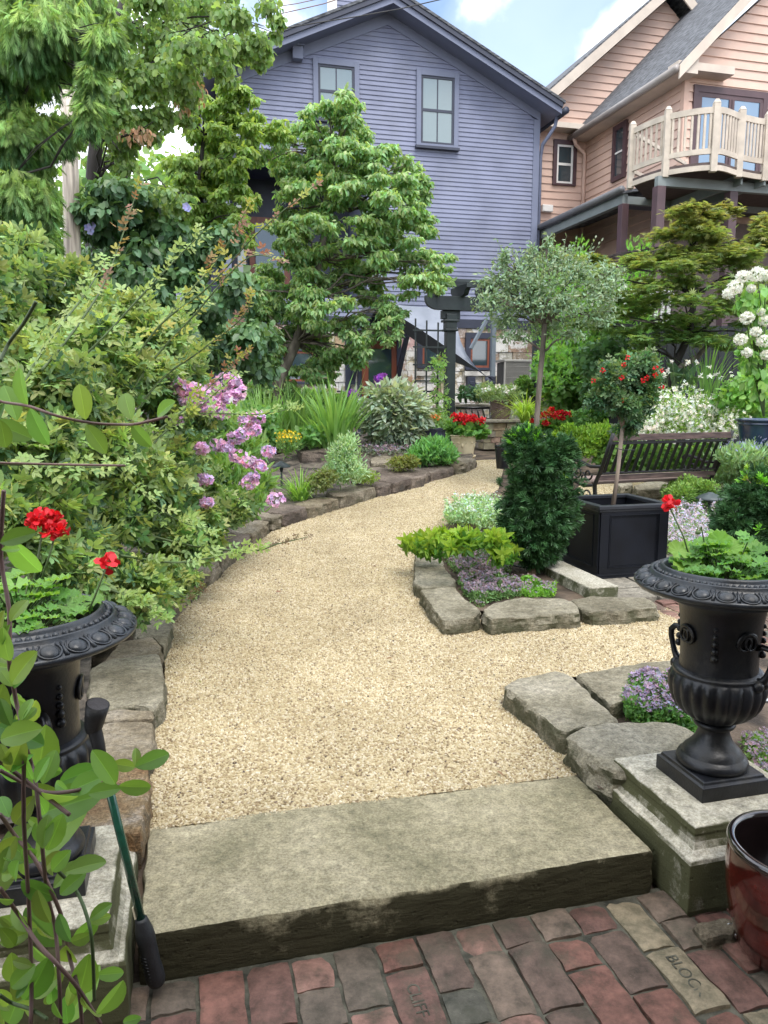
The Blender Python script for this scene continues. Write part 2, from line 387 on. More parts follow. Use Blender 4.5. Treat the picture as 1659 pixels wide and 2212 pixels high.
# ================================================================== ground, path, stones
m_soil = M('soil', (.045,.032,.022), .95, .45, 5, 1.0, 45, col2=(.10,.072,.05))
m_mulch = M('mulch', (.05,.042,.033), .95, .5, 9, 1.0, 60, col2=(.12,.10,.08))
def gravelmat():
    m, nt, b = mnew('gravel_bed'); L = nt.links.new
    g = _n(nt, 'ShaderNodeNewGeometry')
    v = _n(nt, 'ShaderNodeTexVoronoi'); v.inputs['Scale'].default_value = 85; L(g.outputs['Position'], v.inputs['Vector'])
    sx = _n(nt, 'ShaderNodeSeparateColor'); L(v.outputs['Color'], sx.inputs[0])
    r = _n(nt, 'ShaderNodeValToRGB'); r.color_ramp.interpolation = 'CONSTANT'; e = r.color_ramp.elements
    cols = [(.0,(.22,.155,.08)),(.12,(.37,.295,.165)),(.35,(.47,.39,.235)),(.6,(.52,.45,.295)),(.8,(.40,.32,.19)),(.93,(.56,.50,.37)),(.985,(.15,.1,.07))]
    e[0].position = 0; e[0].color = cols[0][1]+(1,); e[1].position = cols[1][0]; e[1].color = cols[1][1]+(1,)
    for p, c in cols[2:]: x = e.new(p); x.color = c+(1,)
    L(sx.outputs[0], r.inputs[0]); 
    n = _n(nt, 'ShaderNodeTexNoise'); n.inputs['Scale'].default_value = .9; n.inputs['Detail'].default_value = 3; L(g.outputs['Position'], n.inputs['Vector'])
    r2 = _n(nt, 'ShaderNodeValToRGB'); r2.color_ramp.elements[0].color = (.84,.83,.8,1); r2.color_ramp.elements[0].position = .35; r2.color_ramp.elements[1].position = .65; L(n.outputs['Fac'], r2.inputs[0])
    mm = _n(nt, 'ShaderNodeMix', data_type='RGBA', blend_type='MULTIPLY'); mm.inputs[0].default_value = 1; L(r.outputs[0], mm.inputs[6]); L(r2.outputs[0], mm.inputs[7]); L(mm.outputs[2], b.inputs['Base Color'])
    v2 = _n(nt, 'ShaderNodeTexVoronoi'); v2.inputs['Scale'].default_value = 85; L(g.outputs['Position'], v2.inputs['Vector'])
    bp = _n(nt, 'ShaderNodeBump'); bp.inputs['Strength'].default_value = 1; bp.inputs['Distance'].default_value = .006; bp.invert = True
    L(v2.outputs['Distance'], bp.inputs['Height']); L(bp.outputs[0], b.inputs['Normal']); b.inputs['Roughness'].default_value = .7
    return m
m_gravel = gravelmat()

def sheet(name, poly, step, zf, mat, kind='structure', amp=0.0, uvp=False):
    xs = [p[0] for p in poly]; ys = [p[1] for p in poly]
    x0, x1, y0, y1 = min(xs), max(xs), min(ys), max(ys); nx = int((x1-x0)/step)+2; ny = int((y1-y0)/step)+2
    vs = []; idx = {}; fs = []
    def vid(i, j):
        if (i, j) not in idx:
            x = x0+i*step; y = y0+j*step; idx[(i, j)] = len(vs)
            vs.append((x, y, zf(x, y)+(amp*noise.noise(Vector((x*2.3, y*2.3, 3)))+amp*.6*noise.noise(Vector((x*9, y*9, 1))) if amp else 0)))
        return idx[(i, j)]
    for i in range(nx):
        for j in range(ny):
            if inpoly(x0+(i+.5)*step, y0+(j+.5)*step, poly):
                fs.append((vid(i, j), vid(i+1, j), vid(i+1, j+1), vid(i, j+1)))
    cnt = {}
    for f in fs:
        for a, b_ in zip(f, f[1:]+f[:1]): cnt[(min(a,b_), max(a,b_))] = cnt.get((min(a,b_), max(a,b_)), 0)+1
    bd = set(i for e, c in cnt.items() if c == 1 for i in e)
    for i in bd:
        x, y, z = vs[i]; best = None
        for k in range(len(poly)):
            ax, ay = poly[k]; bx_, by_ = poly[(k+1) % len(poly)]; dx, dy = bx_-ax, by_-ay; l2_ = dx*dx+dy*dy or 1e-9
            t = max(0, min(1, ((x-ax)*dx+(y-ay)*dy)/l2_)); qx, qy = ax+t*dx, ay+t*dy; d = (qx-x)**2+(qy-y)**2
            if best is None or d < best[0]: best = (d, qx, qy)
        if best[0] < (step*1.2)**2: vs[i] = (best[1], best[2], z)
    mb = MB(); mb.add(vs, fs); o = mb.build(name, mat, smooth=True)
    if kind: o['kind'] = kind
    return o

# the ground: one sheet to the horizon, dropping to the brick level on the near side of the step
def ground_z(x, y):
    u, v = UV(x, y)
    if v < 2.3: return -.17
    if abs(x) > 60 or y > 60: return PATIO-.05
    return T(x, y)-.03
gv = []; gf = []
gxs = sorted(set([-400,-150,-60,-30,-15]+[round(-9+.5*i,2) for i in range(40)]+[15,30,60,150,400]))
gys = sorted(set([-400,-100,-30,-10,-3,0,1]+[round(1.5+.25*i,3) for i in range(44)]+[13,15,18,22,30,60,150,400,900]))
for y in gys:
    for x in gxs: gv.append((x, y, ground_z(x, y)))
nx = len(gxs)
for j in range(len(gys)-1):
    for i in range(nx-1): a = j*nx+i; gf.append((a, a+1, a+nx+1, a+nx))
mb = MB(); mb.add(gv, gf); o = mb.build('ground', m_soil); o['kind'] = 'structure'

def p2(l, h=0.0): return [tuple(GD(x, y, h)[:2]) for x, y in l]
left_edge = [(318,1725),(327,1653),(335,1543),(355,1503),(357,1440),(353,1398),(372,1348),(410,1303),(480,1238),(545,1178),(585,1148),(665,1119.5),(735,1097),(820,1073),(849,1066),(893,1054),(930,1040),(982,1026),(1008,1019),(1030,1010),(1031,1000),(1025,993)]
right_edge = [(1095,993),(1088,1010),(1075,1060),(1000,1120),(930,1160),(895,1190),(900,1250),(912,1293),(962,1352),(1040,1336),(1254,1322),(1422,1312),(1475,1312),(1475,1440),(1340,1462),(1180,1462),(1100,1485),(1220,1590),(1260,1668)]
path_poly = [W(-.17,2.585)[:2]]+p2(left_edge)+p2(right_edge)+[W(1.45,2.565)[:2]]
g0 = sheet('gravel_path', [(x, y) for x, y in path_poly], .05, lambda x, y: T(x, y)-.004, m_gravel, amp=.011)
# small gravel court behind the planter
court = p2([(1240,1165),(1250,1050),(1360,1035),(1440,1052),(1480,1062),(1440,1110),(1330,1165)])
g1 = sheet('gravel_court', court, .06, lambda x, y: T(x, y)+.002, m_gravel, amp=.004)

# pebbles strewn over the gravel
m_peb, nt, b = mnew('pebble'); L = nt.links.new
at = _n(nt, 'ShaderNodeAttribute', attribute_name='pebcol', attribute_type='INSTANCER')
r = _n(nt, 'ShaderNodeValToRGB'); r.color_ramp.elements[0].position = 0; r.color_ramp.elements[0].color = (.07,.045,.035,1); r.color_ramp.elements[1].position = .02; r.color_ramp.elements[1].color = (.23,.17,.10,1)
for p, c in [(.2,(.37,.29,.16)),(.5,(.47,.39,.235)),(.75,(.55,.47,.31)),(1,(.62,.56,.44))]: x = r.color_ramp.elements.new(p); x.color = c+(1,)
L(at.outputs['Fac'], r.inputs[0]); b.inputs['Roughness'].default_value = .55
gp = _n(nt, 'ShaderNodeNewGeometry'); gn = _n(nt, 'ShaderNodeTexNoise'); gn.inputs['Scale'].default_value = 1.7; gn.inputs['Detail'].default_value = 5; gn.inputs['Roughness'].default_value = .65; L(gp.outputs['Position'], gn.inputs['Vector'])
gr = _n(nt, 'ShaderNodeValToRGB'); gr.color_ramp.elements[0].position = .36; gr.color_ramp.elements[0].color = (.80,.78,.74,1); gr.color_ramp.elements[1].position = .6; gr.color_ramp.elements[1].color = (1.05,1.05,1.04,1); L(gn.outputs['Fac'], gr.inputs[0])
gm = _n(nt, 'ShaderNodeMix', data_type='RGBA', blend_type='MULTIPLY'); gm.inputs[0].default_value = 1; L(r.outputs[0], gm.inputs[6]); L(gr.outputs[0], gm.inputs[7]); L(gm.outputs[2], b.inputs['Base Color'])
def pebbles(name, base, dens, rmin, label):
    ng = bpy.data.node_groups.new(name, 'GeometryNodeTree')
    ng.interface.new_socket('Geometry', in_out='INPUT', socket_type='NodeSocketGeometry'); ng.interface.new_socket('Geometry', in_out='OUTPUT', socket_type='NodeSocketGeometry')
    N = ng.nodes.new; K = ng.links.new
    gi = N('NodeGroupInput'); go = N('NodeGroupOutput'); d = N('GeometryNodeDistributePointsOnFaces'); d.distribute_method = 'POISSON'
    d.inputs['Distance Min'].default_value = rmin; d.inputs['Density Max'].default_value = dens
    ic = N('GeometryNodeMeshIcoSphere'); ic.inputs['Radius'].default_value = .0062; ic.inputs['Subdivisions'].default_value = 2
    sm = N('GeometryNodeSetShadeSmooth'); K(ic.outputs[0], sm.inputs[0]); smt = N('GeometryNodeSetMaterial'); smt.inputs['Material'].default_value = m_peb; K(sm.outputs[0], smt.inputs[0])
    io = N('GeometryNodeInstanceOnPoints'); K(gi.outputs[0], d.inputs['Mesh']); K(d.outputs['Points'], io.inputs['Points']); K(smt.outputs[0], io.inputs['Instance'])
    rr = N('FunctionNodeRandomValue'); rr.data_type = 'FLOAT_VECTOR'; rr.inputs[0].default_value = (0,0,0); rr.inputs[1].default_value = (6.28,6.28,6.28); K(rr.outputs[0], io.inputs['Rotation'])
    rs = N('FunctionNodeRandomValue'); rs.data_type = 'FLOAT_VECTOR'; rs.inputs[0].default_value = (.7,.55,.45); rs.inputs[1].default_value = (1.45,1.1,.8); rs.inputs['Seed'].default_value = 4; K(rs.outputs[0], io.inputs['Scale'])
    rc = N('FunctionNodeRandomValue'); rc.data_type = 'FLOAT'; rc.inputs['Seed'].default_value = 9
    sa = N('GeometryNodeStoreNamedAttribute'); sa.domain = 'INSTANCE'; sa.data_type = 'FLOAT'; sa.inputs['Name'].default_value = 'pebcol'
    K(io.outputs[0], sa.inputs[0]); K(rc.outputs[1], sa.inputs['Value']); K(sa.outputs[0], go.inputs[0])
    me = base.data.copy(); o = bpy.data.objects.new(name, me); COL.objects.link(o)
    md = o.modifiers.new('scatter', 'NODES'); md.node_group = ng
    tag(o, label, 'gravel', kind='stuff'); return o
pebbles('path_gravel', g0, 14000, .0085, 'pale cream and tan pea gravel covering the curving garden path')
pebbles('court_gravel', g1, 5000, .012, 'pale pea gravel behind the black planter box under the bench')

def stone(mb, outline, h, depth=.16, n=40, j=.008, top=.008, tfn=None, und=.02, seed=0.0):
    """rough flat stone: outline = list of (x,y), top at terrain+h"""
    P = [Vector((p[0], p[1])) for p in outline]; m = len(P); seg = [(P[(i+1) % m]-P[i]).length for i in range(m)]; Ltot = sum(seg)
    out = []; 
    for k in range(n):
        s = Ltot*k/n; i = 0
        while s > seg[i] and i < m-1: s -= seg[i]; i += 1
        out.append(P[i].lerp(P[(i+1) % m], s/seg[i]))
    out = [(out[(i-1) % n]+out[i]*3+out[(i+1) % n])/5 for i in range(n)]
    c = sum(out, Vector((0,0)))/n; tf = tfn or T; sd = seed+c.x*3+c.y*5
    def nn(x, y, z, s): return noise.noise(Vector((x*s+sd, y*s, z*s)))
    size = math.sqrt(max(Ltot/4, .05))
    vs = []; fs = []
    levels = [(0.0,-depth),(-.004,-depth*.7),(-.003,-depth*.4),(.0,-.03),(.002,-.011),(.008,-.002),(.022,.0),(.30,0),(.55,0),(.8,0)]
    for li, (ins, dz) in enumerate(levels):
        for p in out:
            rl = max((p-c).length, .01); sc = (1-ins/rl) if li < 7 else (1-.022/rl)*(1-ins)
            q = c+(p-c)*sc
            side = 1 if dz < -.02 else 0
            a = nn(q.x, q.y, dz*2, 14)*j*(2.4 if side else 1)+nn(q.x, q.y, dz, 45)*j*.6
            dr = (p-c).normalized(); q = q+dr*a
            if side: q = q+Vector((random.uniform(-1,1), random.uniform(-1,1)))*j*.28
            z = tf(q.x, q.y)+h+dz+(0 if side else nn(q.x, q.y, 0, 3.5)*top*1.5+nn(q.x, q.y, 0, 16)*top*.7)
            vs.append((q.x, q.y, z))
    L_ = len(levels)
    for i in range(L_-1):
        for k in range(n): a = i*n+k; b = i*n+(k+1) % n; fs.append((a, b, b+n, a+n))
    vs.append((c.x, c.y, tf(c.x, c.y)+h+nn(c.x, c.y, 0, 6)*top)); fs += [((L_-1)*n+k, (L_-1)*n+(k+1) % n, len(vs)-1) for k in range(n)]
    mb.add(vs, fs)
def put_stone(outline, h, mat, name, label, cat, group=None, **kw):
    mb = MB(); stone(mb, outline, h, **kw); c = (sum(p[0] for p in outline)/len(outline), sum(p[1] for p in outline)/len(outline))
    o = mb.build(name, mat, loc=(c[0], c[1], T(*c)), smooth=True)
    m = o.modifiers.new('edges', 'EDGE_SPLIT'); m.split_angle = math.radians(26)
    return tag(o, label, cat, group)
m_slab = stonemat('step_stone', (.22,.205,.13), (.33,.30,.20), (.43,.39,.275), 2.4, .40, moss_shade=((.040,.036,.018), .42, .27))  # mossy stain, with the riser's shade painted into its dark colour
m_border = stonemat('border_stone', (.17,.153,.108), (.285,.262,.195), (.40,.37,.295), 3.0, .6, moss_shade=((.085,.085,.05), .25, .42))
m_border_b = stonemat('border_stone_tan', (.15,.12,.085), (.26,.22,.155), (.37,.33,.27), 3.4, .6, moss_shade=((.10,.09,.06), .25, .45))
m_border_o = stonemat('border_stone_rust', (.20,.11,.05), (.27,.195,.11), (.36,.33,.29), 5.0, .5, moss_shade=((.13,.11,.08), .2, .5))
m_far = stonemat('far_stone', (.12,.10,.075), (.22,.19,.145), (.32,.28,.22), 3.0, .5, moss_shade=((.10,.09,.06), .2, .45))
m_farb = stonemat('far_stone_brown', (.09,.07,.06), (.155,.125,.105), (.25,.205,.17), 3.0, .5, moss_shade=((.07,.06,.05), .2, .45))

# the big step
mb = MB(); so_ = [W(-.18,2.045)[:2], W(.6,2.04)[:2], W(1.455,2.045)[:2], W(1.46,2.58)[:2], W(.6,2.6)[:2], W(-.18,2.61)[:2]]
# a rectangular slab needs crisp corners: dense outline
def dense(pts, step=.03):
    o = []
    for i in range(len(pts)):
        a = Vector(pts[i]); b_ = Vector(pts[(i+1) % len(pts)]); k = max(1, int((b_-a).length/step))
        o += [tuple(a.lerp(b_, t/k)) for t in range(k)]
    return o
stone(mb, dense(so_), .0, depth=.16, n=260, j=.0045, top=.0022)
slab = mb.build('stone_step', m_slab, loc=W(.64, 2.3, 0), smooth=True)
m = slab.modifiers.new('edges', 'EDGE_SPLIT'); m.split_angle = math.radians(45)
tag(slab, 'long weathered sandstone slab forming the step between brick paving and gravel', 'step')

def pz(l, h): return [tuple(GD(x, y, h)[:2]) for x, y in l]
near_left = [
 ([(288,1336),(350,1326),(374,1346),(372,1352),(354,1396),(330,1373),(300,1380)], .085, m_border, 'grey-brown edging stone beside the urn rim, half under the rose leaves'),
 ([(225,1425),(262,1385),(330,1374),(350,1395),(347,1412),(290,1420),(235,1445)], .09, m_border_b, 'brown wedge-shaped edging stone just behind the big grey slab'),
 ([(195,1440),(225,1424),(295,1412),(345,1411),(357,1470),(355,1512),(328,1533),(285,1523),(205,1541),(190,1520)], .10, m_border, 'large smooth grey edging slab left of the path beside the urn'),
 ([(180,1550),(225,1536),(262,1528),(332,1534),(331,1552),(250,1553),(186,1566)], .095, m_border_b, 'narrow tan edging stone squeezed between two slabs by the urn'),
 ([(184,1572),(258,1556),(332,1558),(330,1620),(300,1643),(210,1658),(195,1600)], .09, m_border_b, 'tan edging slab with black lichen specks beside the left urn'),
 ([(190,1672),(230,1655),(318,1652),(326,1700),(304,1800),(285,1802),(200,1800),(135,1785)], .10, m_border_o, 'rust-orange edging slab with grey flaking, next to the left pedestal'),
]
for pl, h, mt, lab in near_left: put_stone(pz(pl, h), h, mt, 'edging_stone', lab, 'edging stone', 'edging stones left of the path', depth=.14, n=70)
c6 = lambda l: [(829.5+x/2, 1128+y/2) for x, y in l]
near_right = [
 (c6([(512,705),(560,672),(700,648),(745,640),(800,655),(910,760),(1026,858),(960,872),(850,888),(790,905),(745,895),(640,800)]), .10, m_border, 'large pale grey slab with a pointed left end jutting into the gravel'),
 (c6([(825,652),(900,636),(1240,600),(1290,650),(1240,690),(1110,705),(1050,760),(975,790),(950,760)]), .10, m_border, 'broad grey slab with a dark blue corner behind the thyme by the right urn'),
 (c6([(785,925),(850,890),(1000,862),(1250,862),(1365,915),(1360,960),(1200,1030),(1090,1075),(985,1075),(900,1020)]), .12, m_border, 'large cracked flat slab between the pointed slab and the right pedestal'),
]
for pl, h, mt, lab in near_right: put_stone(pz(pl, h), h, mt, 'edging_stone', lab, 'edging stone', 'edging stones right of the path', depth=.15, n=80, j=.011, top=.009)
bed_border = [
 (c6([(133,135),(170,122),(240,120),(262,185),(240,196),(135,195)]), .08, m_border, 'smallest edging stone of the yew bed, nearest the lime green plants'),
 (c6([(133,192),(185,178),(250,182),(312,252),(290,278),(170,288),(128,262)]), .09, m_border, 'brown-grey edging stone second from the lime green plants'),
 (c6([(155,290),(300,276),(350,330),(413,374),(405,400),(262,425),(210,370)]), .10, m_border, 'angular corner stone of the yew bed with a chipped lower edge'),
 (c6([(428,372),(470,350),(560,332),(780,326),(840,360),(848,392),(700,400),(470,420),(430,400)]), .10, m_border, 'long rounded edging stone in front of the purple thyme'),
 (c6([(802,332),(900,320),(1130,322),(1178,352),(1185,372),(1050,378),(900,390),(855,375)]), .085, m_border, 'long flat edging stone with white lichen in front of the planter'),
]
for pl, h, mt, lab in bed_border: put_stone(pz(pl, h), h, mt, 'edging_stone', lab, 'edging stone', 'edging stones of the yew bed', depth=.14, n=70, j=.011)
# stones along the far left curve
brk = [(372,1345),(410,1303),(445,1270),(480,1238),(513,1207),(545,1178),(585,1148),(613,1139),(665,1119.5),(735,1098),(815,1075),(849,1066),(893,1054),(930,1040),(982,1026),(1008,1019),(1029,1009)]
flab = ['mossy edging stone under the rose branches nearest the urn','edging stone half hidden under rose leaves above the dark red sprig','narrow edging stone below the hanging rose shoots','low edging stone where the rose shoots reach the gravel','tan edging stone in front of the grassy phlox leaves',
 'grey edging stone right of the lowest pink phlox','small notched edging stone below the pink phlox ball','bulky reddish-brown edging stone below the near left path light','long greenish edging stone in front of the dark mulch',
 'short edging stone after the long greenish one','dark grey edging stone where the flagstones start','brown edging stone in front of the creeping flagstones','rust-topped edging stone before the feathery green clump','pale block edging stone below the feathery green clump','small square edging stone left of the yellow pot','last rounded edging stone at the end of the left curve, below the yellow pot']
for i in range(len(brk)-1):
    a = GD(*brk[i]); b_ = GD(*brk[i+1]); d = (b_-a); n_ = Vector((-d.y, d.x, 0)).normalized(); wd = .24+.1*((i*37) % 5)/5
    if i in (10, 11): wd = .5
    g = .012; a2 = a+d.normalized()*g; b2 = b_-d.normalized()*g
    o_ = [a2.xy, ((a2+b2)/2-n_*random.uniform(.0,.02)).xy, b2.xy, (b2+n_*wd*.6).xy, (b2+n_*wd-d*.12).xy, (a2+n_*wd+d*.1).xy, (a2+n_*wd*.5).xy]
    put_stone([tuple(p) for p in o_], random.uniform(.10,.13), [m_far, m_border_b, m_farb][(i*5) % 3] if i not in (10,11,12) else m_farb, 'edging_stone', flab[i], 'edging stone', 'edging stones along the far left curve', depth=.16, n=44, j=.013, top=.008)
# raised flagstones inside the left bed
for k, (pl, h, lab) in enumerate([
  ([(640,962),(690,958),(740,962),(745,968),(700,975),(650,978)], .22, 'flat raised stone behind the daylily clump'),
  ([(800,988),(830,983),(870,990),(840,1000),(800,1000)], .15, 'low flat stone beside the blue hose fitting'),
  ([(815,1014),(870,1012),(930,1016),(915,1030),(850,1040),(820,1028)], .12, 'worn brown flagstone behind the middle edging stones'),
  ([(560,936),(620,930),(650,940),(600,950),(565,948)], .3, 'upper terrace stone behind the yellow flowers')]):
    put_stone(pz(pl, h), h, m_farb if k in (0, 2) else m_far, 'bed_stone', lab, 'flat stone', None, depth=.2, n=36, j=.015)
for k, (pl, h, lab) in enumerate([
  ([(1368,1048),(1400,1040),(1440,1040),(1450,1050),(1420,1058),(1375,1058)], .12, 'low rubble stone left of the boxwood seen under the bench'),
  ([(1446,1052),(1480,1044),(1500,1052),(1498,1064),(1455,1068)], .12, 'rubble stone touching the boxwood behind the planter'),
  ([(1330,1042),(1362,1036),(1368,1046),(1340,1052)], .12, 'small rubble stone below the middle of the bench')]):
    put_stone(pz(pl, h), h, m_border, 'edging_stone', lab, 'edging stone', 'stones edging the gravel under the bench', depth=.16, n=36, j=.012)

# bed soil
left_bed = p2([(150,1800),(190,1560),(200,1420),(300,1330),(372,1325),(470,1230),(540,1170),(660,1100),(735,1085),(820,1065),(930,1032),(1010,1012),(1025,995),(985,985),(960,960)])+[(-.4,17),(-8,17),(-8,2.6)]
sheet('left_bed_soil', left_bed, .12, lambda x, y: T(x, y)+.05+max(0, min((y-6.5)*.012, .03)) if y > 3 else .03, m_mulch, amp=.03)
isl = p2([(900,1200),(905,1250),(965,1345),(1040,1330),(1250,1320),(1290,1285),(1170,1205),(1090,1150),(1080,1060),(1010,1118),(935,1160)])
sheet('yew_bed_soil', isl, .05, lambda x, y: T(x, y)+.045, m_soil, amp=.02)
rbed = p2([(1290,1720),(1260,1640),(1290,1580),(1350,1500),(1480,1445),(1700,1400),(1900,1500),(1900,1800)])
sheet('urn_bed_soil', rbed, .06, lambda x, y: T(x, y)+.03, m_soil, amp=.02)
rb2 = p2([(1440,1110),(1480,1062),(1500,1050),(1640,1030),(1800,1040),(1900,1200),(1700,1260),(1560,1215),(1440,1200)])
sheet('right_bed_soil', rb2, .08, lambda x, y: T(x, y)+.05, m_soil, amp=.03)

# flagstone paving right of the planter, and the patio beyond the gravel
m_flag = stonemat('flagstone', (.20,.18,.15), (.28,.26,.215), (.34,.32,.27), 2.2, .3, pits=False)
m_patio = stonemat('patio_flag', (.17,.18,.185), (.25,.26,.26), (.33,.33,.32), 1.6, .25, pits=False)
def flagging(name, u0, u1, v0, v1, du, dv, mat, zf, seed, gap=.012):
    rd = random.Random(seed); mb = MB(); v = v0
    while v < v1:
        h = dv*rd.uniform(.7, 1.3); u = u0+rd.uniform(-.3, 0)*du
        while u < u1:
            w = du*rd.uniform(.6, 1.4); a, b_ = max(u+gap, u0), min(u+w-gap, u1)
            if b_-a > .05:
                zz = rd.uniform(-.004, .004)
                cs = [(a, v+gap), (b_, v+gap), (b_, v+h-gap), (a, v+h-gap)]
                pts = [W(p, q) for p, q in cs]; z = [zf(p[0], p[1])+zz for p in pts]
                top = [(p[0], p[1], z_) for p, z_ in zip(pts, z)]; bot = [(p[0], p[1], z_-.05) for p, z_ in zip(pts, z)]
                mb.add(bot+top, [(0,3,2,1),(4,5,6,7),(0,1,5,4),(1,2,6,5),(2,3,7,6),(3,0,4,7)])
            u += w
        v += h
    o = mb.build(name, mat, bevel=.006); o['kind'] = 'structure'; return o
# terrace under the planter
pl0 = UVZ(GD(1291,1256)); 
tv = UVZ(GD(1345,1302)); flagging('planter_terrace', UVZ(GD(1300,1285))[0], 5.2, tv[1], 6.1, .45, .3, m_flag, lambda x, y: T(x, y)+.022, 3)
pv = UVZ(GD(1060,992)); flagging('patio', UVZ(GD(1018,985))[0], 4.2, pv[1]+.15, 15.3, .9, .6, m_patio, lambda x, y: T(x, y)+.012, 5)
flagging('back_patio', -1.5, 9, 15.32, 18.1, .9, .6, m_patio, lambda x, y: T(x, y)+.012, 6)
# bricks beside the far end of the gravel (behind the urn)
BR = []
def bricks(name, u0, u1, v0, v1, bu, bv, z, seed, mat, zf=None, thick=.05, halves=.25):
    rd = random.Random(seed); mb = MB(); u = u0
    pal = [((.165,.080,.062),3),((.14,.076,.062),3),((.215,.122,.098),2),((.115,.092,.072),2),((.085,.082,.066),1),((.15,.112,.086),3),((.24,.20,.135),2),((.115,.078,.062),2)]
    pool = [c for c, k in pal for _ in range(k)]
    while u < u1:
        w = bu*rd.uniform(.94, 1.06); v = v1-rd.choice([0,.33,.5,.66])*bv*rd.uniform(.8,1.1)
        first = True; v = v1
        while v > v0:
            ln = bv*(rd.choice([.5,.55,.95]) if (first or rd.random() < halves) else rd.uniform(.96, 1.04)); first = False
            a, b_ = u+.006, u+w-.006; c0, c1 = v-ln+.006, v-.006
            zz = z+rd.uniform(-.006, .006); tx, ty = rd.uniform(-.004,.004), rd.uniform(-.004,.004); c = rd.choice(pool)
            BR.append(((a+b_)/2, (c0+c1)/2, c1-c0, zz, name))
            # brick top as a small grid with worn edges
            nu, nv = 5, max(4, int(ln/.03)); base = len(mb.v); vs = []; fs = []
            for jj in range(nv+1):
                for ii in range(nu+1):
                    fu, fv = ii/nu, jj/nv
                    e = (ii in (0, nu)) + (jj in (0, nv))
                    uu = a+(b_-a)*fu; vv = c0+(c1-c0)*fv
                    nn_ = noise.noise(Vector((uu*25+seed, vv*25, zz*90)))
                    uu += (nn_*.005 if ii in (0, nu) else 0)+noise.noise(Vector((uu*8, vv*8, 7)))*.003; vv += nn_*.006 if jj in (0, nv) else 0
                    h_ = zz+tx*(fu-.5)*2+ty*(fv-.5)*2-(.005*e)+nn_*.0022
                    x, y, _z = W(uu, vv); vs.append((x, y, h_+(zf(x, y) if zf else 0)))
            fs = [(jj*(nu+1)+ii, jj*(nu+1)+ii+1, (jj+1)*(nu+1)+ii+1, (jj+1)*(nu+1)+ii) for jj in range(nv) for ii in range(nu)]
            ring = [ii for ii in range(nu+1)]+[jj*(nu+1)+nu for jj in range(1, nv+1)]+[nv*(nu+1)+ii for ii in range(nu-1, -1, -1)]+[jj*(nu+1) for jj in range(nv-1, 0, -1)]
            o_ = len(vs)
            for q in ring: p = vs[q]; vs.append((p[0], p[1], p[2]-thick))
            for q in range(len(ring)): q2 = (q+1) % len(ring); fs.append((ring[q2], ring[q], o_+q, o_+q2))
            mb.add(vs, fs, c); v -= ln
        u += w
    o = mb.build(name, mat, smooth=True, fix=False); o['kind'] = 'structure'
    m = o.modifiers.new('edges', 'EDGE_SPLIT'); m.split_angle = math.radians(35); return o
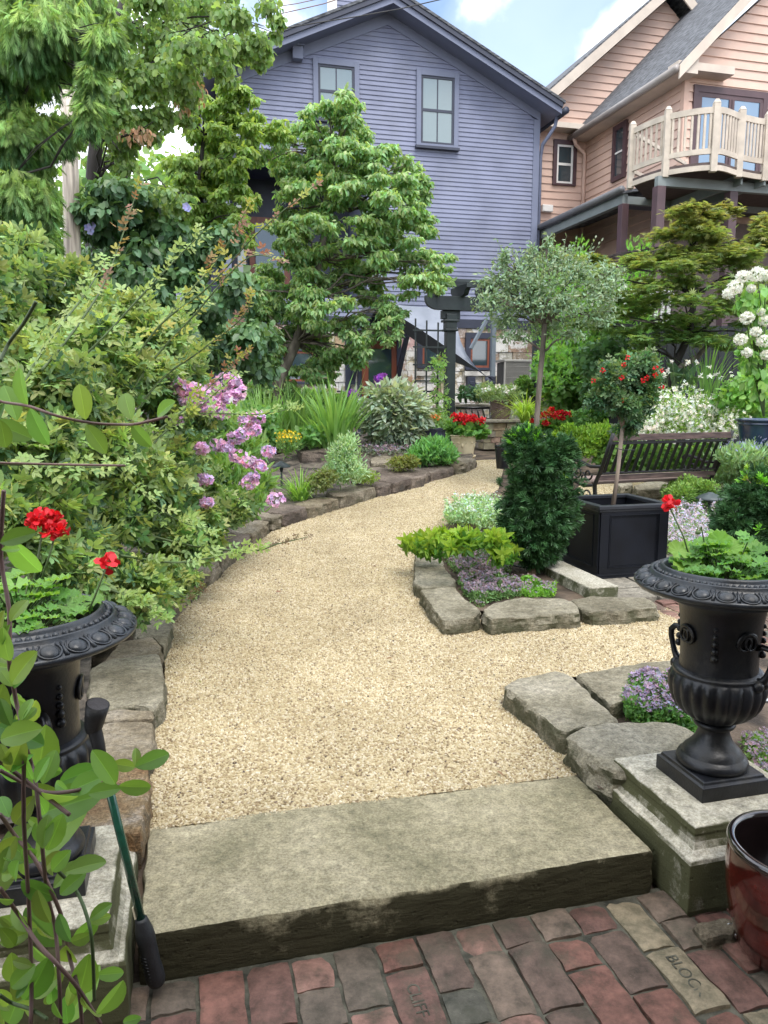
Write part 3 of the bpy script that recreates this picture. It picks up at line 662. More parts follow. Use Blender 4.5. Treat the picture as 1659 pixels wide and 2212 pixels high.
def brickmat():
    m, nt, b = mnew('brick'); L = nt.links.new; g = _n(nt, 'ShaderNodeNewGeometry')
    a = _n(nt, 'ShaderNodeAttribute', attribute_name='tint')
    n = _n(nt, 'ShaderNodeTexNoise'); n.inputs['Scale'].default_value = 16; n.inputs['Detail'].default_value = 8; n.inputs['Roughness'].default_value = .72; L(g.outputs['Position'], n.inputs['Vector'])
    r = _n(nt, 'ShaderNodeValToRGB'); r.color_ramp.elements[0].position = .32; r.color_ramp.elements[0].color = (.40,.43,.38,1); r.color_ramp.elements[1].position = .66; r.color_ramp.elements[1].color = (1.55,1.5,1.45,1); L(n.outputs['Fac'], r.inputs[0])
    mm = _n(nt, 'ShaderNodeMix', data_type='RGBA', blend_type='MULTIPLY'); mm.inputs[0].default_value = 1; L(a.outputs['Color'], mm.inputs[6]); L(r.outputs[0], mm.inputs[7])
    n3 = _n(nt, 'ShaderNodeTexNoise'); n3.inputs['Scale'].default_value = 5; n3.inputs['Detail'].default_value = 8; n3.inputs['Roughness'].default_value = .7; L(g.outputs['Position'], n3.inputs['Vector'])
    r3 = _n(nt, 'ShaderNodeValToRGB'); r3.color_ramp.elements[0].position = .5; r3.color_ramp.elements[1].position = .62; L(n3.outputs['Fac'], r3.inputs[0])
    ms = _n(nt, 'ShaderNodeMath', operation='MULTIPLY'); ms.inputs[1].default_value = .6; L(r3.outputs[0], ms.inputs[0])
    m3 = _n(nt, 'ShaderNodeMix', data_type='RGBA'); L(ms.outputs[0], m3.inputs[0]); L(mm.outputs[2], m3.inputs[6]); m3.inputs[7].default_value = (.060,.060,.038,1)
    vo = _n(nt, 'ShaderNodeTexVoronoi'); vo.inputs['Scale'].default_value = 55; L(g.outputs['Position'], vo.inputs['Vector'])
    r4 = _n(nt, 'ShaderNodeValToRGB'); r4.color_ramp.elements[0].position = .0; r4.color_ramp.elements[0].color = (1,1,1,1); r4.color_ramp.elements[1].position = .07; r4.color_ramp.elements[1].color = (0,0,0,1); L(vo.outputs['Distance'], r4.inputs[0])
    m4 = _n(nt, 'ShaderNodeMix', data_type='RGBA'); L(r4.outputs[0], m4.inputs[0]); L(m3.outputs[2], m4.inputs[6]); m4.inputs[7].default_value = (.25,.21,.17,1)
    L(m4.outputs[2], b.inputs['Base Color']); b.inputs['Roughness'].default_value = .72; b.inputs['Specular IOR Level'].default_value = .4
    n2 = _n(nt, 'ShaderNodeTexNoise'); n2.inputs['Scale'].default_value = 70; n2.inputs['Detail'].default_value = 8; n2.inputs['Roughness'].default_value = .7; L(g.outputs['Position'], n2.inputs['Vector'])
    bp = _n(nt, 'ShaderNodeBump'); bp.inputs['Strength'].default_value = .7; bp.inputs['Distance'].default_value = .006; L(n2.outputs['Fac'], bp.inputs['Height'])
    b2 = _n(nt, 'ShaderNodeBump'); b2.inputs['Strength'].default_value = .6; b2.inputs['Distance'].default_value = .012; L(n.outputs['Fac'], b2.inputs['Height']); L(bp.outputs[0], b2.inputs['Normal']); L(b2.outputs[0], b.inputs['Normal'])
    return m
m_brick = brickmat()
bp_ = bricks('brick_paving', -.9, 2.6, .4, 2.035, .125, .25, -.14, 5, m_brick)
m_mort = M('mortar', (.05,.05,.034), .95, .4, 12, 1, 70, col2=(.10,.095,.07))
mb = MB(); mb.poly([W(-1.6,-.6,-.153), W(3.2,-.6,-.153), W(3.2,2.06,-.153), W(-1.6,2.06,-.153)]); o = mb.build('paving_joints', m_mort); o['kind'] = 'structure'
bq_ = UVZ(GD(1425,1322)); bricks('brick_path', bq_[0], 4.6, 3.35, tv[1]-.02, .11, .21, .012, 8, m_brick, zf=T)
# worn letters pressed in two of the bricks
def letters(txt, u, v, rot, size, parent):
    cu = bpy.data.curves.new('lettering', 'FONT'); cu.body = txt; cu.size = size; cu.extrude = .0012; cu.align_x = 'CENTER'; cu.align_y = 'CENTER'
    o = bpy.data.objects.new('lettering', cu); COL.objects.link(o)
    dg = bpy.context.evaluated_depsgraph_get(); me = bpy.data.meshes.new_from_object(o.evaluated_get(dg)); bpy.data.objects.remove(o)
    me.materials.clear(); me.materials.append(m_mort)
    q = bpy.data.objects.new('lettering', me); COL.objects.link(q); q.parent = parent
    k = min((r for r in BR if r[4] == 'brick_paving' and r[2] > .2), key=lambda r: (r[0]-u)**2+(r[1]-v)**2)
    q.location = W(k[0], k[1], k[3]+.0005); q.rotation_euler = (0, 0, ANG+rot); return q
l1 = UVZ(PZ(887, 2135, -.135)); letters('CLIFF', l1[0], l1[1], math.radians(-90), .05, bp_)
l2 = UVZ(PZ(1425, 2095, -.135)); letters('BLOCK', l2[0], l2[1], math.radians(-90), .05, bp_)

# unseen wall and porch roof added behind the viewer to shade the near paving
m_back = M('shade_wall', (.2,.19,.17), .9, .2, 2, .2, 20)
mb = MB(); mb.box(-4, 5, -1.3, -1.0, -.2, 4.5, None); mb.box(-4, 5, -1.0, .25, 3.0, 3.15, None)
o = mb.build('porch_wall', m_back, uv=True); tag(o, 'plain wall and shallow roof added out of view behind the viewpoint for shade', 'wall')

# ================================================================== pedestals, urns, pots
m_conc = stonemat('cast_concrete', (.34,.32,.25), (.48,.455,.37), (.57,.54,.46), 2.2, .2, moss_shade=((.075,.076,.036), .32, .24), pits=True, lay=.4)
def sqloft(mb, levels, cu, cv, seg=14):
    vs = []; fs = []; n = seg*4
    for hs, z in levels:
        for s_ in range(4):
            for k in range(seg):
                t = -hs+2*hs*k/seg; a, b_ = [(t,-hs),(hs,t),(-t,hs),(-hs,-t)][s_]
                j = noise.noise(Vector((a*20+cu, b_*20+cv, z*15)))*.0035; ln = math.hypot(a, b_)
                vs.append((cu+a+a/ln*j, cv+b_+b_/ln*j, z))
    for i in range(len(levels)-1):
        for k in range(n): a = i*n+k; b_ = i*n+(k+1) % n; fs.append((a, b_, b_+n, a+n))
    fs.append(tuple((len(levels)-1)*n+k for k in range(n))); mb.add(vs, fs)
def pedestal(cu, cv, label):
    mb = MB(); sqloft(mb, [(.278,-.16),(.285,-.13),(.285,-.05),(.285,.03),(.280,.043),(.266,.046),(.252,.058),(.244,.08),(.242,.1),(.245,.106),(.243,.128),(.236,.133),(.12,.133)], cu, cv)
    o = mb.build('pedestal', m_conc, uv=True, loc=W(cu, cv, -.14)); tag(o, label, 'pedestal', 'concrete pedestals either side of the step')
    m = o.modifiers.new('b', 'BEVEL'); m.width = .004; m.segments = 2; return o
pedestal(1.77, 2.185, 'square concrete pedestal under the right-hand black urn, beside the red pot')
pedestal(-.485, 2.185, 'square concrete pedestal under the left-hand black urn, behind the vine')
m_urn = M('black_iron', (.005,.006,.008), .36, .3, 9, .10, 120, spec=.42, col2=(.009,.010,.013))
m_rim = M('black_iron_rim', (.010,.013,.017), .36, .3, 9, .10, 120, spec=.5, col2=(.022,.027,.034))
weather(m_urn, (.035,.032,.026), .52, .66, .55, 9, .8, .06); weather(m_rim, (.05,.047,.04), .53, .68, .5, 12, .8, .05)
m_potsoil = M('potting_soil', (.02,.014,.01), .95, .5, 30, 1, 80, col2=(.05,.036,.027))
def urn(cu, cv, label, z0=.132):
    wx, wy, _ = W(cu, cv); root = thing('urn', label, 'urn', (wx, wy, z0), 'black urns on the pedestals'); Z = z0
    mb = MB(); hs = .133
    lv = [(hs,0),(hs,.052),(hs-.006,.055),(hs-.010,.056),(hs-.012,.066),(hs-.018,.068),(.02,.068)]
    mb2 = MB()
    vs = []; fs = []
    for h_, z in lv:
        for a, b_ in ((-1,-1),(1,-1),(1,1),(-1,1)): vs.append(W(cu+a*h_, cv+b_*h_, Z+z))
    for i in range(len(lv)-1):
        for k in range(4): a = i*4+k; b_ = i*4+(k+1) % 4; fs.append((a, b_, b_+4, a+4))
    fs.append((0,1,2,3)); mb.add(vs, fs); mb.build('plinth', m_urn, root, bevel=.003)
    # foot and stem
    mb = MB(); mb.lathe([(r, Z+z-.13) for r, z in [(.02,.197),(.108,.197),(.118,.202),(.121,.214),(.115,.228),(.104,.236),(.101,.24),(.098,.25),(.085,.262),(.066,.285),(.055,.31),(.050,.33),(.052,.336),(.066,.340),(.071,.349),(.066,.357),(.056,.36)]], wx, wy, 48)
    mb.build('foot', m_urn, root, smooth=True)
    # gadrooned bowl
    def gad(i, t, r, z):
        f = abs(math.sin(t*11)); zz = z-Z; w = max(0, min(1, (zz-.24)/.03))*max(0, min(1, (.40-zz)/.015))
        return r*(1+w*(.07*f-.03)), z
    prof = [(.056,.358),(.072,.366),(.092,.376),(.112,.39),(.130,.41),(.144,.435),(.153,.462),(.157,.49),(.156,.515),(.150,.532),(.146,.536),(.149,.541),(.147,.548),(.138,.552),(.129,.555)]
    mb = MB(); mb.lathe([(r, Z+z-.13) for r, z in prof], wx, wy, 176, mod=gad); mb.build('bowl', m_urn, root, smooth=True)
    # body with relief scrolls
    mb = MB(); mb.lathe([(r, Z+z-.13) for r, z in [(.129,.555),(.127,.58),(.128,.63),(.131,.68),(.135,.73),(.140,.765),(.150,.79),(.172,.81),(.21,.824),(.25,.83)]], wx, wy, 64)
    for k in range(4):
        a0 = math.radians(45+90*k)+ANG
        for sgn in (-1, 1):
            pts = []
            for q in range(26):
                t = q/25; rr_ = .045*(1-t*.85); an = t*9; da = sgn*(.10+rr_*math.cos(an)*.9)/.135; zz = .67+rr_*math.sin(an)+.02*t
                r_ = .132+(zz-.6)*.04; pts.append((wx+(r_+.002)*math.cos(a0+da), wy+(r_+.002)*math.sin(a0+da), Z+zz-.13))
            mb.tube(pts, [.0065*(1-.5*i/25) for i in range(26)], 6)
        for q in range(5):
            zz = .62+.025*q; mb.sphere((wx+.134*math.cos(a0), wy+.134*math.sin(a0), Z+zz-.13), .013-.0012*q, 8, 6)
    mb.build('body', m_urn, root, smooth=True)
    # flaring rim with egg-and-dart, bead band and lip
    mb = MB(); mb.lathe([(r, Z+z-.13) for r, z in [(.24,.829),(.275,.834),(.290,.842),(.2945,.850),(.293,.856),(.286,.859),(.270,.866),(.25,.877),(.240,.884),(.240,.893),(.236,.897),(.231,.893),(.229,.886),(.222,.889),(.212,.897),(.209,.902),(.208,.909),(.203,.913),(.198,.911),(.195,.904),(.190,.86),(.185,.80)]], wx, wy, 96)
    NE = 24
    for k in range(NE):
        t = 2*math.pi*(k+.5)/NE; c, s_ = math.cos(t), math.sin(t)
        R_ = .266; z = Z+.868-.13; tilt = math.radians(-26)
        ct = Vector((wx+R_*c, wy+R_*s_, z)); er = Vector((c*math.cos(tilt), s_*math.cos(tilt), math.sin(tilt))); et = Vector((-s_, c, 0)); en = er.cross(et)*1
        if en.z < 0: en = -en
        vs = []; fs = []; n_, m_ = 14, 6
        for i in range(m_+1):
            ph = math.pi/2*i/m_
            for q in range(n_):
                a = 2*math.pi*q/n_; vs.append(ct+er*(.0235*math.cos(ph)*math.cos(a))+et*(.0235*math.cos(ph)*math.sin(a))+en*(.014*math.sin(ph)-.001))
        for i in range(m_):
            for q in range(n_): a = i*n_+q; b_ = i*n_+(q+1) % n_; fs.append((a, b_, b_+n_, a+n_))
        mb.add(vs, fs)
        pts = [ct+er*(.029*math.cos(a)-.002)+et*(.029*math.sin(a))+en*.003 for a in [math.radians(d) for d in range(-140, 141, 20)]]
        mb.tube(pts, .0028, 6)
        t2 = 2*math.pi*k/NE; c2, s2 = math.cos(t2), math.sin(t2)
        mb.tube([(wx+.245*c2, wy+.245*s2, Z+.884-.13), (wx+.265*c2, wy+.265*s2, Z+.874-.13), (wx+.287*c2, wy+.287*s2, Z+.86-.13)], [.002,.0035,.006], 6)
    for k in range(64):
        t = 2*math.pi*k/64; rr_ = .2195; el = (k % 3 == 0)
        mb.sphere((wx+rr_*math.cos(t), wy+rr_*math.sin(t), Z+.893-.13), .0095 if not el else .0085, 8, 6, sc=(1, 1, 1) if not el else (.7,.7,1))
    mb.build('rim', m_rim, root, smooth=True)
    for sg in (0, 1):
        az = math.radians(-52)+math.pi*sg; c, s_ = math.cos(az), math.sin(az)
        hp = [(.128,.655),(.15,.662),(.172,.66),(.185,.645),(.184,.62),(.176,.59),(.168,.565),(.157,.545),(.145,.54)]
        mb = MB(); mb.tube([(wx+r*c, wy+r*s_, Z+z-.13) for r, z in hp], [.012,.010,.0105,.011,.0105,.010,.011,.014,.016], 10)
        for e_ in (-1, 1): mb.sphere((wx+.150*c-e_*.018*s_, wy+.150*s_+e_*.018*c, Z+.53-.13), .02, 10, 8)
        mb.build('handle', m_urn, root, smooth=True)
    mb = MB(); mb.lathe([(.19, Z+.862-.13), (.1, Z+.868-.13), (.001, Z+.87-.13)], wx, wy, 32); mb.build('soil', m_potsoil, root, smooth=True)
    return root, (wx, wy, Z+.865-.13)
urnR, urnRc = urn(1.77, 2.19, 'black iron urn with egg-and-dart rim on the right-hand pedestal')
urnL, urnLc = urn(-.445, 2.20, 'black iron urn with egg-and-dart rim on the left-hand pedestal, partly behind the vine')

# red glazed pot
m_red = M('red_glaze', (.045,.005,.004), .12, .45, 7, .05, 60, coat=.8, col2=(.08,.009,.006))
m_redrim = M('dark_glaze', (.012,.008,.008), .12, .3, 8, .03, 60, coat=1)
rp_ = PZ(1770, 1830, .20); rx, ry = rp_.x-.055, rp_.y
root = thing('red_pot', 'shiny dark red glazed pot with black rim standing on the bricks beside the right pedestal', 'pot', (rx, ry, -.14))
mb = MB(); mb.lathe([(.02,-.14),(.135,-.14),(.15,-.12),(.178,-.03),(.192,.06),(.195,.13),(.190,.175),(.187,.185)], rx, ry, 64); mb.build('body', m_red, root, smooth=True)
mb = MB(); mb.lathe([(.187,.183),(.194,.190),(.196,.200),(.190,.208),(.178,.209),(.172,.202),(.170,.19),(.172,.10),(.168,0),(.15,-.08),(.01,-.08)], rx, ry, 64); mb.build('rim', m_redrim, root, smooth=True)

# little stone block and drain rings by the red pot
put_stone([tuple(PZ(x, y, -.11)[:2]) for x, y in [(1495,1994),(1560,1975),(1600,1990),(1590,2018),(1528,2028)]], .0, m_border_b, 'paving_stone', 'small pale wedge stone between the right pedestal and the red pot', 'stone', None, depth=.04, n=30, tfn=lambda x, y: -.115)
m_steel = M('steel', (.55,.55,.55), .3, .1, 8, 0, metal=1)
for (x, y), lb in (((1576,2001),'steel coil end nearest the stone beside the red pot'), ((1594,2022),'steel coil end nearest the camera beside the red pot')):
    p = PZ(x, y, -.12); mb = MB()
    pts = [(p.x+.010*(1-t/40)*math.cos(t*.6), p.y+.004*t/40, p.z+.010*(1-t/40)*math.sin(t*.6)) for t in range(36)]
    mb.tube(pts, .0022, 6); tag(mb.build('steel_coil', m_steel, loc=p, smooth=True), lb, 'metal coil')

# green handled tool leaning on the left pedestal
m_green = M('green_enamel', (.006,.060,.035), .22, .2, 30, .05, 80, coat=.5)
m_rub = M('black_rubber', (.010,.011,.013), .55, .3, 20, .2, 150)
pb = PZ(338, 2128, -.125); pg = PZ(305, 2030, .0)
# axis from the grip on the bricks up to the head resting on the urn
bot = PZ(341, 2132, -.115); top = PT(186, 1500, 1.90)
def along(t): return bot.lerp(top, t)
root = thing('garden_tool', 'green metal-shafted garden tool with black rubber grip leaning on the left pedestal', 'garden tool', tuple(bot))
mb = MB(); mb.tube([along(.235), along(.5), along(.82)], .0115, 16); mb.build('shaft', m_green, root, smooth=True)
mb = MB(); ts = [0,.012,.03,.06,.09,.12,.15,.18,.205,.235,.245]; rs = [.006,.021,.026,.0255,.023,.024,.024,.026,.024,.018,.016]
mb.tube([along(t) for t in ts], rs, 18)
ax = (top-bot).normalized(); sdv = ax.cross(Vector((0,1,0))).normalized(); fr = sdv.cross(ax)
for k in range(9):
    c = along(.035+.011*k)
    a_, b_ = (sdv*.10+fr*-1), (sdv*.9+fr*-.5)
    if (a_.y > 0): a_ = -a_
    mb.tube([c+a_.normalized()*.0255, c+b_.normalized()*.0255], .002, 5)
mb.build('grip', m_rub, root, smooth=True)
mb = MB(); mb.tube([along(.80), along(.83), along(.86), along(.895), along(.90)], [.0135,.0165,.0175,.018,.018], 16)
h0 = along(.90); h1 = h0+Vector((.018,-.01,.062)); mb.tube([h0-Vector((.006,0,.02)), h0, h0.lerp(h1,.5), h1], [.016,.024,.027,.030], 24)
mb.build('head', m_rub, root, smooth=True)
mb = MB(); mb.tube([h1, h1+(h1-h0).normalized()*.0015], [.0265,.0265], 24); mb.build('cap', M('grey_rubber', (.045,.042,.045), .6, .2, 30, .3, 200), root)
mb = MB(); c = along(.262); mb.bar(along(.25)+Vector((-.0108,-.006,0)), along(.29)+Vector((-.0108,-.006,0)), .004, .012); mb.build('label_strip', M('sticker', (.55,.5,.35), .5, .1), root)
# ================================================================== houses
m_blue = M('slate_blue_paint', (.165,.18,.26), .62, .09, 1.6, .15, 90, col2=(.18,.195,.28))
m_bluetrim = M('slate_blue_trim', (.15,.168,.24), .55, .06, 2, .05, 60)
m_bluedark = M('navy_trim', (.028,.033,.055), .5, .15, 3, .05, 60)
m_peach = M('peach_siding', (.60,.415,.33), .7, .06, 1.5, .15, 70, col2=(.63,.44,.35))
m_cream = M('cream_trim', (.55,.47,.39), .6, .08, 3, .08, 60)
m_maroon = M('plum_trim', (.075,.04,.045), .5, .15, 4, .05, 60)
weather(m_blue, (.21,.222,.275), .5, .7, .5, 1.1, .7); weather(m_peach, (.50,.38,.32), .5, .7, .5, 1.3, .75)
m_shingle = M('shingles', (.055,.058,.065), .9, .35, 3, .6, 14, col2=(.11,.115,.125), stretch=(2,2,9))
m_glassd = glassmat('window_glass', (.03,.05,.06))
m_glassc = glassmat('curtained_glass', (.13,.185,.195), .15)
m_white = M('white_paint', (.72,.70,.66), .5, .06, 4, .05, 60)
m_redwood = M('mahogany', (.20,.055,.028), .45, .25, 8, .15, 60, stretch=(1,1,.2))
m_arbor = M('dark_teal_paint', (.020,.028,.030), .5, .2, 5, .1, 70)
m_intr = M('dark_interior', (.012,.014,.018), .9, .2, 2, 0)
m_tealtrim = M('grey_teal_trim', (.20,.225,.22), .6, .1, 3, .06, 50)

def upx(px, py, v): return UVZ(PV(px, py, v))
def lineu(a, b_):      # u as a function of z along the line a-b (points u,v,z)
    return lambda z: a[0]+(b_[0]-a[0])*(z-a[2])/(b_[2]-a[2])
def clap(mb, v, z0, z1, e, lap, fl, fr, side=False, holes=()):
    z = z0
    while z < z1-.01:
        zt = min(z+e, z1); segs = [(fl(z), fr(z), fl(zt), fr(zt))]
        for (h0, h1, hz0, hz1) in holes:
            if zt > hz0+.001 and z < hz1-.001:
                ns = []
                for a, b_, c, d in segs:
                    if h0 > a and h1 < b_: ns += [(a, h0, a, h0), (h1, b_, h1, d)]
                    else: ns.append((a, b_, c, d))
                segs = ns
        for a, b_, c, d in segs:
            if b_-a < .02 and d-c < .02: z_ = 0; continue
            if d < c: c = d = (c+d)/2
            P = [(a, v-lap, z), (b_, v-lap, z), (d, v-.003, zt), (c, v-.003, zt), (a, v, z), (b_, v, z)]
            if side: P = [(p[1], p[0], p[2]) for p in P]
            mb.add(P, [(0,1,2,3), (4,5,1,0), (4,0,3), (5,2,1)])
        z = zt
def window(root, px, v, cas=.11, mat=m_bluetrim, fmat=m_bluedark, glass=m_glassc, cols=2, rows=2, proud=.075, sill=True, sash=True):
    x0, y0, x1, y1 = px; a = upx(x0, y0, v); b_ = upx(x1, y1, v); c = upx(x0, y1, v); d = upx(x1, y0, v)
    u0 = (a[0]+c[0])/2; u1 = (b_[0]+d[0])/2; zt = (a[2]+d[2])/2; zb = (b_[2]+c[2])/2
    mb = MB(); q = v-proud
    mb.box(u0, u0+cas, q, v+.03, zb, zt); mb.box(u1-cas, u1, q, v+.03, zb, zt); mb.box(u0+cas, u1-cas, q, v+.03, zt-cas*1.1, zt); mb.box(u0+cas, u1-cas, q, v+.03, zb, zb+cas*.5)
    w = mb.build('window', mat, root, uv=True, bevel=.004)
    i0, i1, j0, j1 = u0+cas, u1-cas, zb+cas*.5, zt-cas*1.1; f = .05; mb = MB(); q2 = v-proud+.022; e = v+.02
    mb.box(i0, i0+f, q2, e, j0, j1); mb.box(i1-f, i1, q2, e, j0, j1); mb.box(i0+f, i1-f, q2, e, j1-f, j1); mb.box(i0+f, i1-f, q2, e, j0, j0+f)
    if rows > 1 and sash: zm = (j0+j1)/2; mb.box(i0+f, i1-f, q2+.004, e, zm-.03, zm+.03)
    for k in range(1, cols): um = i0+(i1-i0)*k/cols; mb.box(um-.013, um+.013, q2+.01, e-.002, j0+f, j1-f)
    mb.build('frame', fmat, w, uv=True)
    mb = MB(); mb.box(i0+.01, i1-.01, v-.034, v-.026, j0+.01, j1-.01); mb.build('pane', glass, w, uv=True)
    if sill: mb = MB(); mb.box(u0-.02, u1+.02, q-.05, v+.01, zb-.06, zb-.004); mb.build('sill', fmat, w, uv=True)
    return (u0, u1, zb, zt)

VH = 18.1
ap = upx(837,55,VH); rc = upx(1166,262,VH); lc = upx(475,200,VH); band = upx(1000,690,VH); z_b = band[2]
root = thing('blue_house', 'slate blue clapboard gabled house with stone ground floor at the end of the garden', 'house', W(4.8, VH, PATIO))
fl_ = lineu(upx(510,180,VH), ap); fr_ = lineu(rc, ap)
ul, ur = lc[0], rc[0]
zl = upx(510,180,VH)[2]
hole = (ul+.04, upx(792,640,VH)[0], upx(600,640,VH)[2], upx(600,338,VH)[2])
mb = MB(); clap(mb, VH, z_b, ap[2], .102, .022, lambda z: max(ul, fl_(z)) if z > zl-.3 else ul, lambda z: min(ur-.16, fr_(z)), holes=[hole]); mb.build('siding', m_blue, root, uv=True, fix=False)
# backing mass of the house
mb = MB(); 
prof = [(ul, z_b), (ur, z_b), (ur, rc[2]+.15), (ap[0], ap[2]+.4), (ul, zl+.35)]
h0, h1, hz0, hz1 = hole
mb.prism([(ul, VH+.03, z_b), (h0, VH+.03, z_b), (h0, VH+.03, zl+.2), (ul, VH+.03, zl+.1)], (0, 8, 0))
mb.prism([(h0+.001, VH+.03, hz1), (h1, VH+.03, hz1), (h1, VH+.03, zl+1.3), (h0+.001, VH+.03, zl+.2)], (0, 8, 0))
mb.prism([(h1, VH+.03, z_b), (ur-.01, VH+.03, z_b), (ur-.01, VH+.03, rc[2]+.1), (ap[0], VH+.03, ap[2]+.3), (h1+.001, VH+.03, zl+1.3)], (0, 8, 0))
mb.box(h0, h1, VH+.03, VH+8, z_b-.1, hz0)
mb.build('wall', m_blue, root, uv=True)
# upstairs porch recess
mb = MB(); mb.box(h0-.01, h1+.01, VH+1.9, VH+1.95, hz0, hz1); mb.box(h0, h1, VH+.05, VH+1.9, hz1-.02, hz1-.01); mb.build('porch_back', m_bluedark, root, uv=True)
mb = MB(); mb.box(h0-.05, h1+.1, VH-.12, VH+.05, hz1+.02, hz1+.10); mb.box(h0-.05, h1+.1, VH-.06, VH+.05, hz1-.14, hz1+.02); mb.build('porch_beam', m_bluedark, root, uv=True)
cu = upx(520,480,VH)[0]; mb = MB(); mb.box(cu-.09, cu+.09, VH-.03, VH+.15, hz0, hz1-.30); mb.box(cu-.12, cu+.12, VH-.06, VH+.18, hz1-.32, hz1-.16); mb.box(cu-.11, cu+.11, VH-.05, VH+.17, hz1-1.0, hz1-.94); mb.build('porch_column', m_tealtrim, root, uv=True, bevel=.005)
dw = upx(585,640,VH+1.8)[0]; mb = MB(); mb.box(dw-.5, dw+.5, VH+1.84, VH+1.9, hz0, hz0+2.1); mb.build('porch_door', m_redwood, root, uv=True)
mb = MB(); mb.box(dw-.35, dw+.35, VH+1.82, VH+1.84, hz0+.5, hz0+1.95); mb.build('porch_pane', m_glassd, root, uv=True)
# corner board, frieze boards, frieze band
mb = MB(); mb.box(ul-.02, ul+.14, VH-.035, VH+.1, z_b, zl+.1); mb.build('corner_board', m_bluetrim, root, uv=True)
mb = MB(); mb.box(ur-.16, ur, VH-.035, VH+.1, z_b, rc[2]+.02); mb.build('corner_board', m_bluetrim, root, uv=True); mb = MB(); mb.box(ur-.02, ur+.005, VH+.1, VH+8, z_b, rc[2]); mb.build('side_wall', m_bluetrim, root, uv=True)
FB = .36
def rakeboard(mb, p, q, w, v0, v1, s_=0):   # board along p->q (u,z), extending w upward (perpendicular)
    d = Vector((q[0]-p[0], q[1]-p[1])).normalized(); n_ = Vector((-d.y, d.x))
    if n_.y < 0: n_ = -n_
    pts = [(p[0], p[1]), (q[0], q[1]), (q[0]+n_.x*w, q[1]+n_.y*w), (p[0]+n_.x*w, p[1]+n_.y*w)]
    mb.prism([(a, v0, b_) for a, b_ in pts], (0, v1-v0, 0))
A_ = (ap[0], ap[2]); sl = (rc[2]-ap[2])/(rc[0]-ap[0]); sL = (zl-ap[2])/(upx(510,180,VH)[0]-ap[0])
def rz(u, dz=0): return ap[2]+(sl*(u-ap[0]) if u > ap[0] else sL*(u-ap[0]))+dz
mb = MB(); th = .40
mb.prism([(ap[0], VH-.035, rz(ap[0])), (ur, VH-.035, rz(ur)), (ur, VH-.035, rz(ur, th)), (ap[0], VH-.035, rz(ap[0], th))], (0, .08, 0))
mb.prism([(ul, VH-.035, rz(ul)), (ap[0], VH-.035, rz(ap[0])), (ap[0], VH-.035, rz(ap[0], th)), (ul, VH-.035, rz(ul, th))], (0, .08, 0)); mb.build('frieze', m_bluetrim, root, uv=True)
mb = MB(); mb.box(ul, ur+.02, VH-.06, VH+.05, upx(1000,709,VH)[2], z_b); mb.build('frieze_band', m_bluedark, root, uv=True)
# roof: soffit, fascia, shingles
V0 = VH-.55; aF = upx(850,6,V0); rF = upx(1214,246,V0); lF = upx(440,163,V0)
def roofz(u, o=0): return aF[2]+((rF[2]-aF[2])/(rF[0]-aF[0])*(u-aF[0]) if u > aF[0] else (lF[2]-aF[2])/(lF[0]-aF[0])*(u-aF[0]))+o
def chev(mb, v0, v1, o0, o1, ua=lF[0], ub=rF[0]):
    for a, b_ in ((ua, aF[0]), (aF[0], ub)):
        mb.prism([(a, v0, roofz(a, o0)), (b_, v0, roofz(b_, o0)), (b_, v0, roofz(b_, o1)), (a, v0, roofz(a, o1))], (0, v1-v0, 0))
mb = MB(); chev(mb, V0, V0+.03, 0, .19); mb.build('fascia', m_bluetrim, root, uv=True)
mb = MB(); chev(mb, V0-.05, V0, .13, .24); mb.build('crown_moulding', m_bluedark, root, uv=True)
mb = MB(); chev(mb, V0+.03, VH+8, .02, .05); mb.build('soffit', m_bluetrim, root, uv=True)
mb = MB(); chev(mb, V0-.07, VH+8, .24, .30, lF[0]-.05, rF[0]+.05); mb.build('roof', m_shingle, root, uv=True)
mb = MB(); mb.tube([(rF[0]+.09, V0-.03, rF[2]+.08), (rF[0]+.09, VH+8, rF[2]+.08)], .085, 10); gt = mb.build('gutter', m_bluedark, root, uv=True, smooth=True)
mb = MB(); mb.tube([(rF[0]+.02, VH-.25, rF[2]+.02), (rF[0]-.02, VH-.25, rF[2]-.18), (ur+.16, VH-.2, rF[2]-.38), (ur+.07, VH-.05, rF[2]-.55), (ur+.07, VH+.05, rF[2]-.8), (ur+.07, VH+.05, PATIO)], .045, 8); mb.build('downspout', m_bluetrim, gt, uv=True, smooth=True)
window(root, (676,131,775,262), VH); window(root, (898,155,989,319), VH)
mb = MB(); a = upx(629,106,VH); b_ = upx(652,136,VH); mb.box(a[0], b_[0], VH-.22, VH, b_[2], a[2]); mb.box(a[0]-.03, b_[0]+.03, VH-.26, VH, a[2], a[2]+.03); mb.build('vent_box', m_bluetrim, root, uv=True, bevel=.01)
